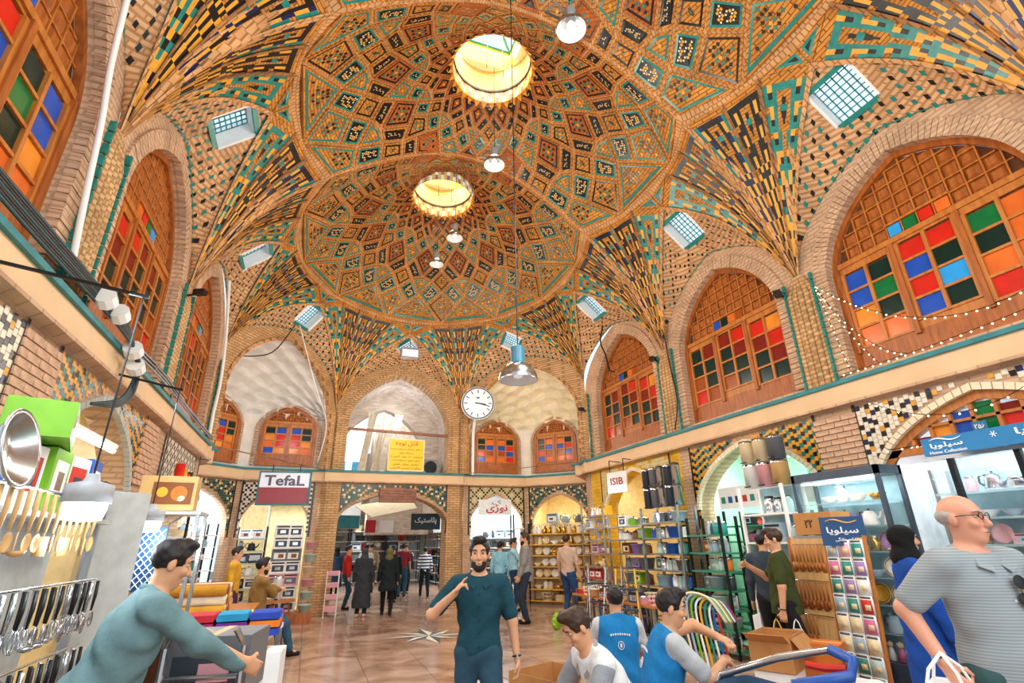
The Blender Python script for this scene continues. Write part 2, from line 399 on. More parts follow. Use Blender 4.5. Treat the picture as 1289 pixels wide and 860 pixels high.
def wedge(dm, P, a, b, style, mbs, rib):
    NB = 27
    def pt(x, y, off=.016):
        y2 = y**.85; base = lerp2(a, b, x); return dm.w(*lerp2(base, P, y2*.985), off)
    gx = .05
    for j in range(NB):
        y0, y1 = j/NB, (j+1)/NB; na = 9 if y0 < .26 else 7 if y0 < .46 else 5 if y0 < .66 else 3 if y0 < .84 else 2; lim = 2.7-3.3*max(0, y0-.18)/.5
        for i in range(na):
            x0, x1 = gx+(1-2*gx)*i/na, gx+(1-2*gx)*(i+1)/na; e = abs(i-(na-1)/2)*9/na; core = e <= lim and j > 0
            if core: m = 'vault_brick' if e+1.0 <= lim and j > 1 else ('black_tile' if style != 1 else 'teal_tile')
            elif i in (0, na-1) and na > 5: m = ('teal_tile' if style else 'black_tile') if j % 4 else 'vault_brick'
            elif style == 1: m = ('teal_tile', 'yellow_tile', 'yellow_tile', 'black_tile')[(j-int(e)) % 4]
            else: m = 'yellow_tile' if ((j+2*i) % 4) in (0, 1) else ('navy_tile' if style == 2 else 'black_tile')
            if j == 0: m = 'vault_brick'
            mbs.face([pt(x0, y0), pt(x1, y0), pt(x1, y1), pt(x0, y1)], m)
        if 3 <= j <= 6:
            w_ = (.05, .10, .07, .03)[j-3]; mbs.face([pt(.5-w_, y0, .02), pt(.5+w_, y0, .02), pt(.5+w_*.8, y1, .02), pt(.5-w_*.8, y1, .02)], 'teal_tile' if j == 4 else 'black_tile')
    # raised rib along both sides
    for j in range(12):
        for (p0, s0) in ((a, 1), (b, -1)):
            A0, A1 = lerp2(p0, P, j/12), lerp2(p0, P, (j+1)/12)
            dx, dy = P[0]-p0[0], P[1]-p0[1]; L = math.hypot(dx, dy); w0 = .028*(1-.7*j/12); w1 = .028*(1-.7*(j+1)/12); nx, ny = -dy/L, dx/L
            q = [(A0[0]+nx*w0, A0[1]+ny*w0), (A0[0]-nx*w0, A0[1]-ny*w0), (A1[0]-nx*w1, A1[1]-ny*w1), (A1[0]+nx*w1, A1[1]+ny*w1)]
            rib.face([dm.w(*p, .035) for p in q], 'vault_rib')
RINGS = [.74, 1.0, 1.36, 1.86, 2.42, 3.04]
def g_w(a): return 5.2+1.42*g_arch(2*a-1)
def lunette_wall_z(a, z0, pk=6.44): return z0+(pk-z0)*g_arch(2*a-1)
SKY = []
def dome(dm, n=12, rows=True):
    shell = MB(); shell.smooth = True; rib = MB(); fans = []
    pr = dm.piers; A = []
    for i in range(len(pr)-1):
        if pr[i] is None or pr[i+1] is None: A.append(None); continue
        mx, my = (pr[i][0]+pr[i+1][0])/2, (pr[i][1]+pr[i+1][1])/2; L = math.hypot(mx, my); A.append((mx/L*3.3, my/L*3.3))
    # boundary polygon (star shaped about the eye of the vault)
    bnd = []
    for i in range(len(pr)):
        if pr[i] is not None: bnd.append(pr[i])
        if i < len(A) and A[i] is not None: bnd.append(A[i])
    def hit(th):
        c, s_ = math.cos(th), math.sin(th); best = 9
        for i in range(len(bnd)):
            p, q = bnd[i], bnd[(i+1) % len(bnd)]; ex, ey = q[0]-p[0], q[1]-p[1]; den = c*ey-s_*ex
            if abs(den) < 1e-9: continue
            t = (p[0]*ey-p[1]*ex)/den; u = (p[0]*s_-p[1]*c)/den
            if t > 0 and -1e-6 <= u <= 1+1e-6: best = min(best, t)
        return best
    ths = sorted(set([round(2*math.pi*k/96, 5) for k in range(96)]+[round(math.atan2(p[1], p[0]) % (2*math.pi), 5) for p in bnd]))
    NR = 14; V = []; F = []
    for th in ths:
        R1 = hit(th)
        for k in range(NR+1):
            r = .7+(R1-.7)*k/NR; V.append(dm.w(r*math.cos(th), r*math.sin(th), -.004))
    T = len(ths)
    for i in range(T):
        for k in range(NR): F.append((i*(NR+1)+k, ((i+1) % T)*(NR+1)+k, ((i+1) % T)*(NR+1)+k+1, i*(NR+1)+k+1))
    shell.mesh(V, F, 'vault_rib')
    root = shell.build('ceiling', kind='structure', label=dm.name, loc=(0,0,0)); root.location = (XC, dm.cy, 0)
    # ribbed net
    st = 2*math.pi/n
    def nd(k, j): a = (j+.5*(k % 2))*st; return (RINGS[k]*math.cos(a), RINGS[k]*math.sin(a))
    for k in range(len(RINGS)-2):
        for j in range(n):
            if k % 2 == 0: q = (nd(k, j), nd(k+1, j-1), nd(k+2, j), nd(k+1, j))
            else: q = (nd(k, j), nd(k+1, j), nd(k+2, j), nd(k+1, j+1))
            kite(dm, q, k, j)
    for j in range(n):
        p = v_clip([nd(0, j), nd(1, j), nd(0, j+1)], 0, -1, 1.57)
        if len(p) > 2: panel(dm, p, 'mosaic', 'black_tile', 'vault_brick_red', .01)
        K = len(RINGS)-1
        p = [nd(K, j), nd(K-1, j), nd(K, j+1)] if K % 2 == 0 else [nd(K, j), nd(K-1, j+1), nd(K, j+1)]
        p = v_clip(p, 0, -1, 1.57); p = v_clip(p, 0, 1, 1.57) if dm.rect and len(p) > 2 else p
        if len(p) > 2 and abs(area2(p)) > .01: panel(dm, p, 'cluster', 'teal_tile', 'vault_brick', .02, j)
    # fans over the piers
    for i, P in enumerate(pr):
        if P is None: continue
        aL = A[i-1] if i > 0 else None; aR = A[i] if i < len(A) else None
        t0 = math.atan2(aL[1], aL[0]) if aL else None; t1 = math.atan2(aR[1], aR[0]) if aR else None
        cr = math.asin(min(1, 1.59/3.05)); tp = math.atan2(P[1], P[0])
        if t0 is None: t0 = {1: -cr, -1: math.pi+cr}[1 if P[0] > 0 else -1] if P[1] < 0 else {1: cr, -1: math.pi-cr}[1 if P[0] > 0 else -1]
        if t1 is None: t1 = {1: cr, -1: math.pi-cr}[1 if P[0] > 0 else -1] if P[1] > 0 else {1: -cr, -1: math.pi+cr}[1 if P[0] > 0 else -1]
        while t1 < t0-math.pi: t1 += 2*math.pi
        while t1 > t0+math.pi: t1 -= 2*math.pi
        full = aL is not None and aR is not None; nw = 5 if full else 3
        arc = [(3.05*math.cos(t0+(t1-t0)*k/nw), 3.05*math.sin(t0+(t1-t0)*k/nw)) for k in range(nw+1)]
        if aL: arc[0] = aL
        if aR: arc[-1] = aR
        fan = MB()
        order = ([1, 0, 2, 0, 1] if full else ([1, 0, 2] if aL is not None else [2, 0, 1]))
        for k in range(nw): wedge(dm, P, arc[k], arc[k+1], order[k], fan, rib)
        fan.build('tile_fan', root, kind='stuff')
        # star panel next to the top of each wall field
        if aL: panel(dm, [(3.07*math.cos(t0), 3.07*math.sin(t0)), arc[1], aL], 'kufic', 'teal_tile', 'vault_brick', .012, i)
        if aR: panel(dm, [(3.07*math.cos(t1), 3.07*math.sin(t1)), aR, arc[-2]], 'kufic', 'teal_tile', 'vault_brick', .012, i)
    rib.build('rib', root, kind='stuff')
    # wall fields (lunettes) with their skylights
    for i in range(len(pr)-1):
        if A[i] is None: continue
        P0, P1, a_ = pr[i], pr[i+1], A[i]
        z0, z1 = D(math.hypot(*P0)), D(math.hypot(*P1))
        def surf(a, b, off=0.):
            e = lerp2(P0, a_, 2*a) if a < .5 else lerp2(a_, P1, 2*a-1); E = dm.w(*e); w_ = lerp2(P0, P1, a); Wp = dm.w(*w_); zz = z0+(z1-z0)*a
            Wp.z = lunette_wall_z(a, zz, 6.62 if (not dm.rect and i in (1, 2, 3)) else 6.44); p = Wp.lerp(E, b)
            if off:
                nrm = Vector((-a_[0], -a_[1], -1.2*3.3)).normalized(); p = p+nrm*off
            return p
        fm = MB(); NAx, NBx = 72, 26; b0, b1, ha = .30, .84, .115
        bs = [k/NBx for k in range(NBx+1)]; as_ = [k/NAx for k in range(NAx+1)]
        cq = surf(.5, .55); ux_ = (surf(.62, .55)-surf(.38, .55)).normalized(); uy_ = surf(.5, .8)-surf(.5, .3); uy_ = (uy_-ux_*uy_.dot(ux_)).normalized(); hs = .31
        if not dm.rect and i in (1, 2): quad = [cq-ux_*.36, cq-uy_*.36, cq+ux_*.36, cq+uy_*.36]
        else: quad = [cq-ux_*hs-uy_*hs, cq+ux_*hs-uy_*hs, cq+ux_*hs+uy_*hs, cq-ux_*hs+uy_*hs]
        def in_hole(p, mg=0.):
            a_1, a_2 = (quad[1]-quad[0]), (quad[3]-quad[0]); w_1 = p-quad[0]; s1, s2 = w_1.dot(a_1)/a_1.length, w_1.dot(a_2)/a_2.length
            return -mg < s1 < a_1.length+mg and -mg < s2 < a_2.length+mg
        for ia in range(len(as_)-1):
            for ib in range(len(bs)-1):
                ac, bc = (as_[ia]+as_[ia+1])/2, (bs[ib]+bs[ib+1])/2
                if in_hole(surf(ac, bc), .0): continue
                fm.face([surf(as_[ia], bs[ib]), surf(as_[ia+1], bs[ib]), surf(as_[ia+1], bs[ib+1]), surf(as_[ia], bs[ib+1])], 'lunette_brick')
        fo = fm.build('lunette_field', root, smooth=True)
        dots = MB(); Lw = math.hypot(P1[0]-P0[0], P1[1]-P0[1]); nc = int(Lw/.066); pat = (i+int(dm.cy)) % 2
        for ca in range(nc):
            a = (ca+.5)/nc; p0, p1 = surf(a, 0), surf(a, 1); Lh = (p1-p0).length; nb = int(Lh/.066)
            for cb in range(nb):
                b = (cb+.5)/max(1, nb)
                if in_hole(surf(a, b), .06): continue
                if pat == 0: on = (ca-cb) % 4 == 0 or (ca+cb) % 8 == 0
                else: on = ca % 2 == 0 and cb % 2 == 0
                if not on: continue
                da, db = .42/nc, .42/max(1, nb)
                if pat: da *= .75; db *= 1.25
                dots.face([surf(a-da, b, .006), surf(a, b-db, .006), surf(a+da, b, .006), surf(a, b+db, .006)] if pat == 0 else
                          [surf(a-da, b-db, .006), surf(a+da, b-db, .006), surf(a+da, b+db, .006), surf(a-da, b+db, .006)],
                          'teal_tile' if ((pat and (ca//2+cb//2) % 2) or (not pat and (ca+cb) % 7 == 0)) else 'black_tile')
        for k in range(64):        # teal edging along the wall field
            a, a2 = k/64, (k+.8)/64
            for bb, w in ((.02, .022),):
                dots.face([surf(a, bb, .008), surf(a2, bb, .008), surf(a2, bb+w, .008), surf(a, bb+w, .008)], 'teal_tile')
            dots.face([surf(a, .965, .008), surf(a2, .965, .008), surf(a2, .995, .008), surf(a, .995, .008)], 'teal_tile')
        dots.build('mosaic_tile', root, kind='stuff')
        SKY.append((dm, root, [p + Vector((-a_[0], -a_[1], -4)).normalized()*.012 for p in quad], i))
    return root
DOMES = []
def mk(k, name):
    c = (PY[k]+PY[k+1])/2; hv = (PY[k+1]-PY[k])/2; s = hv/1.59
    return Dome(c, s, s, [(4.2,-1.59),(4.2,1.59),None,(-4.2,1.59),(-4.2,-1.59)], True, name)
D4 = mk(0, 'ribbed brick vault bay above the camera'); D3 = mk(1, 'ribbed brick vault bay nearest the camera'); D2 = mk(2, 'ribbed brick vault bay with the nearer round eye')
FY = 10.1
sn = (FY-PY[3])/1.59; sp = 1/.887
D1 = Dome(FY, sn, sp, [(4.2,-1.59),(4.2,(PY[4]-FY)/sp),(1.8,4.6/sp),(-1.8,4.6/sp),(-4.2,(PY[4]-FY)/sp),(-4.2,-1.59)], False, 'ribbed brick vault over the octagonal end of the hall')
for d in (D1, D2, D3, D4): DOMES.append((d, dome(d)))
PANELS.sort(key=lambda t: -t[0]); rest = {}; roots = {id(d): r for d, r in DOMES}
cnt = {}
for ar, mb, dm in PANELS:
    k = id(dm); cnt[k] = cnt.get(k, 0)+1
    if cnt[k] <= 270 and dm is not D4: mb.build('brick_panel', roots[k])
    else: rest.setdefault(k, []).append(mb)
for k, L in rest.items():
    a = MB()
    for mb in L:
        for f, mi in zip(mb.f, mb.m): a.face([mb.v[i] for i in f], mb.mats[mi])
    a.build('small_brick_panels', roots[k], kind='stuff')
# skylights
def skylight(root, q, nx=7, ny=8):
    c = sum(q, Vector())/4; ux = (q[1]-q[0]).normalized(); uy = (q[3]-q[0]).normalized(); n = ux.cross(uy)
    if n.z < 0: n = -n
    fr = empty('skylight', (0,0,0), parent=root); rv = MB(); up = n*.28
    for i in range(4): rv.face([q[i], q[(i+1) % 4], q[(i+1) % 4]+up, q[i]+up], 'white_paint')
    for i in range(4): rv.bar(q[i]-n*.01, q[(i+1) % 4]-n*.01, .07, .04, 'white_paint' if i % 2 else 'teal_tile', n)
    rv.build('reveal', fr)
    gr = MB(); t = up*.8
    for i in range(nx+1):
        a, b = q[0].lerp(q[1], i/nx)+t, q[3].lerp(q[2], i/nx)+t; gr.bar(a, b, .014, .014, 'teal_paint', n)
    for i in range(ny+1):
        a, b = q[0].lerp(q[3], i/ny)+t, q[1].lerp(q[2], i/ny)+t; gr.bar(a, b, .014, .014, 'teal_paint', n)
    gr.build('lattice', fr)
    g = MB(); g.face([p+up for p in q], 'clear_glass'); g.build('pane', fr)
for dm, root, q, i in SKY: skylight(root, q)
# eyes of the vault
def eye(root, closed=False):
    r = .7; e = empty('oculus', (0,0,0), parent=root); d = MB(); n = 32
    for lev, (z0, z1) in enumerate(((9.36, 9.5), (9.5, 9.64))):
        for j in range(n*2):
            a0, a1 = math.pi*j/n, math.pi*(j+1)/n
            m = ('yellow_tile', 'white_tile', 'yellow_tile', 'maroon_tile')[(j+lev*2) % 4]
            d.face([(r*math.cos(a0), r*math.sin(a0), z0), (r*math.cos(a1), r*math.sin(a1), z0), (r*math.cos(a1), r*math.sin(a1), z1), (r*math.cos(a0), r*math.sin(a0), z1)], m)
    for j in range(n):      # scalloped lower rim
        a0, a1 = 2*math.pi*j/n, 2*math.pi*(j+1)/n; am = (a0+a1)/2
        d.face([(r*math.cos(a0), r*math.sin(a0), 9.37), ((r+.09)*math.cos(am), (r+.09)*math.sin(am), 9.27), (r*math.cos(a1), r*math.sin(a1), 9.37)], 'yellow_tile')
    d.build('tiled_drum', e)
    w = MB(); w.lathe([(.7, 9.64), (.7, 10.16)], 'eye_lattice', 32); w.build('pierced_wall', e)
    k = MB(); k.lathe([(.72, 9.62), (.68, 9.62), (.68, 9.66), (.72, 9.66)], 'dark_metal', 32); k.build('iron_ring', e)
    ya = MB(); s = .55
    for (a, b) in (((-s,-s),(s,-s)),((s,-s),(s,s)),((s,s),(-s,s)),((-s,s),(-s,-s))):
        ya.face([(*a, 10.16), (*b, 10.16), (*b, 10.66), (*a, 10.66)], 'lantern_yellow')
    ya.lathe([(1.1, 10.16), (.76, 10.16)], 'cream_plaster', 4, M=Matrix.Rotation(math.pi/4, 3, 'Z'))
    ya.build('lantern_wall', e)
    fm = MB()
    cs = [(-s,-s),(s,-s),(s,s),(-s,s)]
    for i in range(4):
        a, b = cs[i], cs[(i+1) % 4]
        fm.bar((*a, 10.66), (*b, 10.66), .04, .04, 'teal_paint'); fm.bar((*a, 10.16), (*a, 10.66), .03, .03, 'teal_paint'); fm.bar((*a, 10.66), (0, 0, 10.95), .035, .035, 'teal_paint')
    fm.build('roof_frame', e)
    for i in range(4):
        a, b = cs[i], cs[(i+1) % 4]; g = MB(); g.face([(*a, 10.67), (*b, 10.67), (0, 0, 10.96)], 'clear_glass'); g.build('pane', e)
    for q in ((-.1, 0), (.22, .1)):
        c = MB(); c.tube([(q[0], q[1], 10.6), (q[0]*1.1, q[1], 9.4)], .008, 'dark_metal', 5); c.build('cable', e)
for d, r in DOMES: eye(r)
# ------------------------------------------------------------------ upper walls, windows, ledge
ZL0, ZL1 = 3.17, 3.45
def voussoirs(mb, fr, c, w, zs, za, band, d0, d1, m, n=64, foot=None):
    w_in = w-.008; pts = arch_pts(c, w_in, zs, za-.008, n); out = arch_pts(c, w+band, zs, za+band*1.15, n)
    if foot is not None:
        k = int((zs-foot)/.075); lo = [(c-w_in, foot+(zs-foot)*i/k) for i in range(k)]; lo2 = [(c-w-band, foot+(zs-foot)*i/k) for i in range(k)]
        pts = lo+pts+[(2*c-a, b) for a, b in lo[::-1]]; out = lo2+out+[(2*c-a, b) for a, b in lo2[::-1]]
    for i in range(len(pts)-1):
        e = .06
        def L(p, q, t): return (p[0]+(q[0]-p[0])*t, p[1]+(q[1]-p[1])*t)
        dd = d1+R.uniform(-.004, .004)
        mb.prism(fr, [L(pts[i], pts[i+1], e), L(pts[i], pts[i+1], 1-e), L(out[i], out[i+1], 1-e), L(out[i], out[i+1], e)], d0, dd, m)
def wall_arch(mb, fr, s0, s1, z0, z1, c, w, zs, za, d, m, sill=None, reveal=.25, rm=None, n=32, ztop=None):
    """wall face from s0..s1, z0..z1 with an arched opening; reveal goes back by `reveal`"""
    A = arch_pts(c, w, zs, za, n); sill = z0 if sill is None else sill
    top = [ztop(a) if ztop else z1 for a, b in A]
    def q(a0, a1, b0, b1): mb.face([fr.p(a0, b0, d), fr.p(a1, b0, d), fr.p(a1, b1, d), fr.p(a0, b1, d)], m)
    def T(a): return ztop(a) if ztop else z1
    for (a0, a1) in ((s0, c-w), (c+w, s1)):
        k = 6
        for i in range(k):
            x0, x1 = a0+(a1-a0)*i/k, a0+(a1-a0)*(i+1)/k
            mb.face([fr.p(x0, z0, d), fr.p(x1, z0, d), fr.p(x1, T(x1), d), fr.p(x0, T(x0), d)], m)
    if sill > z0+1e-4: q(c-w, c+w, z0, sill)
    for i in range(n):
        (a0, b0), (a1, b1) = A[i], A[i+1]
        mb.face([fr.p(a0, b0, d), fr.p(a1, b1, d), fr.p(a1, max(b1, T(a1)), d), fr.p(a0, max(b0, T(a0)), d)], m)
        mb.face([fr.p(a0, b0, d), fr.p(a1, b1, d), fr.p(a1, b1, d-reveal), fr.p(a0, b0, d-reveal)], rm or m)
    for a in (c-w, c+w): mb.face([fr.p(a, sill, d), fr.p(a, zs, d), fr.p(a, zs, d-reveal), fr.p(a, sill, d-reveal)], rm or m)
    mb.face([fr.p(c-w, sill, d), fr.p(c+w, sill, d), fr.p(c+w, sill, d-reveal), fr.p(c-w, sill, d-reveal)], rm or m)
NWIN = [0]
SEQ = 'dark red blue amber brown dark orange blue red dark brown amber green maroon blue red orange dark'.split()
def arch_h(a, c, w, zs, za): return zs+(za-zs)*g_arch((a-c)/w)
def orsi(fr, c, w, sill, zs, za, d, label, seed, nsash=3, rows=4, top=None, lattice=.19, single=True, seq=None, bright=None):
    NWIN[0] += 1
    rt = empty('window_%d' % NWIN[0], (0,0,0), label, None, None, 'structure'); rnd = random.Random(seed)
    seq = seq or SEQ
    fm = MB(); A = [(c-w, sill)]+arch_pts(c, w, zs, za, 24)+[(c+w, sill)]; fb = .07
    B = [(c-w+fb, sill+fb)]+arch_pts(c, w-fb, zs, za-fb*1.2, 24)+[(c+w-fb, sill+fb)]
    for i in range(len(A)):
        j = (i+1) % len(A); fm.prism(fr, [A[i], A[j], B[j], B[i]], d, d+.06, 'walnut')
    zt = top or (sill+(za-sill)*.56); z0 = sill+.30
    W0, W1 = c-w+fb, c+w-fb; sw = (W1-W0)/nsash
    fm.rect(fr, W0, W1, sill+fb, z0, d, d+.035, 'walnut')                     # bottom board
    fm.rect(fr, W0, W1, zt, zt+.07, d, d+.055, 'walnut_light')
    zc = {}
    for i in range(nsash+1): fm.rect(fr, W0+sw*i-.03, W0+sw*i+.03, z0-.05, zt, d, d+.07, 'walnut')
    k = 0
    for i in range(nsash):
        a0, a1 = W0+sw*i+.03, W0+sw*(i+1)-.03; mid = (a0+a1)/2; lift = (.10 if i == nsash//2 and nsash == 3 else 0.)
        b0, b1 = z0+lift, zt-.03-(.0 if lift else .06); 
        fm.rect(fr, a0, a1, z0-.02, b0+.03, d, d+.03, 'walnut_light'); fm.rect(fr, a0, a1, b1, zt, d, d+.03, 'walnut_light')
        for x in (a0, mid-.02, a1-.04): fm.rect(fr, x, x+.04, b0, b1, d, d+.05, 'walnut_light')
        ph = (b1-b0-.03)/rows
        for r in range(rows):
            zz = b0+.03+ph*r; fm.rect(fr, a0, a1, zz-.03, zz, d, d+.045, 'walnut_light')
            for x0, x1 in ((a0+.04, mid-.02), (mid+.02, a1-.04)):
                g = MB(); col = seq[(k*5+r*3+i) % len(seq)] if not bright else bright[(k+r*2+i*3+(x0 > mid-.03)*1) % len(bright)]
                k += 1; g.rect(fr, x0, x1, zz, zz+ph-.03, d+.005, d+.02, 'glass_'+col); g.build('pane', rt)
    # small panes above the middle sash
    lat0 = zt+.07
    if nsash == 3:
        pw = sw/4
        for q, cn in enumerate(('orange', 'red', 'green', 'sky') if seed % 2 else ('brown', 'orange', 'dark', 'blue')):
            x0 = W0+sw+pw*q; g = MB(); g.rect(fr, x0+.02, x0+pw-.02, lat0+.02, lat0+pw-.02, d+.005, d+.03, 'glass_'+cn); g.build('pane', rt)
        fm.rect(fr, W0+sw, W0+2*sw, lat0+pw-.01, lat0+pw+.02, d, d+.05, 'walnut_light')
    # wooden coffer grid filling the head of the arch
    n = max(2, int(round((W1-W0)/lattice))); st = (W1-W0)/n; rest = MB(); nr = int((za-lat0)/st)+1
    for i in range(n):
        for r in range(nr):
            x0, x1, y0 = W0+st*i, W0+st*(i+1), lat0+st*r
            h = min(arch_h(x0+.02, c, w-fb, zs, za-fb), arch_h(x1-.02, c, w-fb, zs, za-fb), arch_h((x0+x1)/2, c, w-fb, zs, za-fb))
            if y0 > h: continue
            if nsash == 3 and r < 1 and W0+sw-.01 < (x0+x1)/2 < W0+2*sw+.01: continue
            y1 = min(y0+st, h+.02)
            if y1-y0 < .05: continue
            g = MB() if single else rest; e = .014; t = .045
            V = [fr.p(x0+e, y0+e, d), fr.p(x1-e, y0+e, d), fr.p(x1-e, y1-e, d), fr.p(x0+e, y1-e, d), fr.p(x0+t, y0+t, d+.03), fr.p(x1-t, y0+t, d+.03), fr.p(x1-t, max(y1-t, y0+t+.005), d+.03), fr.p(x0+t, max(y1-t, y0+t+.005), d+.03)]
            g.mesh(V, [(0,1,5,4),(1,2,6,5),(2,3,7,6),(3,0,4,7),(4,5,6,7)], 'walnut')
            if single: g.build('panel', rt)
    if not single and rest.f: rest.build('coffer_panels', rt, kind='stuff')
    bk = MB(); PL = [(a, b) for a, b in B]
    bk.prism(fr, B, d-.02, d-.005, 'dark_wood'); bk.build('backing', rt)
    grid = MB()
    for i in range(1, n):
        x = W0+st*i; h = arch_h(x, c, w-fb, zs, za-fb)
        if h > lat0: grid.rect(fr, x-.008, x+.008, lat0, h, d-.004, d+.024, 'walnut_light')
    for r in range(1, nr):
        y = lat0+st*r; xs = [W0+(W1-W0)*t/60 for t in range(61) if arch_h(W0+(W1-W0)*t/60, c, w-fb, zs, za-fb) > y]
        if len(xs) > 1: grid.rect(fr, xs[0], xs[-1], y-.008, y+.008, d-.004, d+.023, 'walnut_light')
    grid.build('lattice', rt); fm.build('window_frame', rt)
    return rt
WALLS = {}
for nm, fr in (('right', FR), ('left', FL)):
    wm = MB(); vo = MB()
    for k in range(4):
        s0, s1 = PY[k], PY[k+1]; c = (s0+s1)/2; w = 1.17 if k != 0 else 1.17
        if k == 3: c, w = 9.5, 1.2
        zA = D(4.49)
        top = lambda a, s0=s0, s1=s1: lunette_wall_z(min(1, max(0, (a-s0)/(s1-s0))), zA)+.02
        wall_arch(wm, fr, s0, s1, ZL1, 6.6, c, w, 4.85, 6.12, 0, 'pink_brick', sill=3.52, reveal=.32, ztop=top)
        voussoirs(vo, fr, c, w, 4.85, 6.12, .2, -.05, .035, 'pink_brick', 60, 3.52)
        vo_b = MB()
    wm.box((fr.o.x+(-.16 if nm == 'left' else .16)*0+(.2 if nm == 'right' else -.2), 4.8, 3.3), (.02, 13, .3), 'pink_brick')
    wo = wm.build('wall_'+nm, kind='structure', label='upper brick wall on the %s side of the hall' % nm)
    vo.build('arch_brick', wo, kind='stuff')
    WALLS[nm] = wo
    # pilasters between the bays: bundles of thin brick shafts with a glazed blue line each side
    pm = MB(); ln = MB()
    for k in range(0, 5):
        s = PY[k]; hw = .24
        for j in range(5):
            a = s-hw+2*hw*(j+.5)/5; pm.tube([fr.p(a, ZL1, .02), fr.p(a, 4.85, .02), fr.p(s+(a-s)*.3, D(4.49)+.05, .03)], [.052, .05, .025], 'pier_brick', 8)
        for sd in (-1, 1):
            for t in range(13):
                z0 = ZL1+.02+t*.125; ln.box(fr.p(s+sd*(hw-.01), z0+.055, .06), (.05, .03, .105), 'teal_tile')
    pm.build('pilaster', wo); ln.build('glazed_edging', wo, kind='stuff')
side_lab = {('right', 0): 'stained glass arch window over the wall behind the camera on the shop sign side', }
for nm, fr in (('right', FR), ('left', FL)):
    for k in (1, 2, 3):
        c, w = ((PY[k]+PY[k+1])/2, 1.17) if k < 3 else (9.5, 1.2)
        lab = {1: 'largest and nearest', 2: 'middle', 3: 'farthest'}[k]+' wooden arched window with coloured panes on the '+nm+' wall'
        orsi(fr, c, w, 3.52, 4.85, 6.12, -.16, lab, k*2+(nm == 'left') + (k == 1), single=(k < 3), lattice=.19, top=4.98,
             seq=None if k > 1 else 'red blue orange dark amber red sky orange blue dark orange red green orange blue dark'.split())
# ---------------- end wall, diagonal arches, niches
FD = {}
P1x, P1y, P2x, P2y = 4.2, PY[4], 1.8, 14.7
LD = math.hypot(P1x-P2x, P2y-P1y)
FD['right'] = Frame((XC+P1x, P1y, 0), (P2x-P1x, P2y-P1y, 0), (-(P2y-P1y), -(P1x-P2x), 0))
FD['left'] = Frame((XC-P1x, P1y, 0), (P1x-P2x, P2y-P1y, 0), ((P2y-P1y), -(P1x-P2x), 0))
zP1 = D(math.hypot(4.2, (PY[4]-FY)/sp)); zP2 = D(math.hypot(1.8, 4.6/sp))
em = MB(); vo = MB()
topE = lambda a: lunette_wall_z(min(1, max(0, (a+1.8)/3.6)), zP2, 6.62)+.02
wall_arch(em, FE, -1.8, 1.8, ZL1, 6.6, 0, 1.43, 4.75, 6.3, 0, 'pier_brick', reveal=.5, ztop=topE)
voussoirs(vo, FE, 0, 1.43, 4.75, 6.3, .17, -.05, .04, 'pier_brick', 56, ZL1)
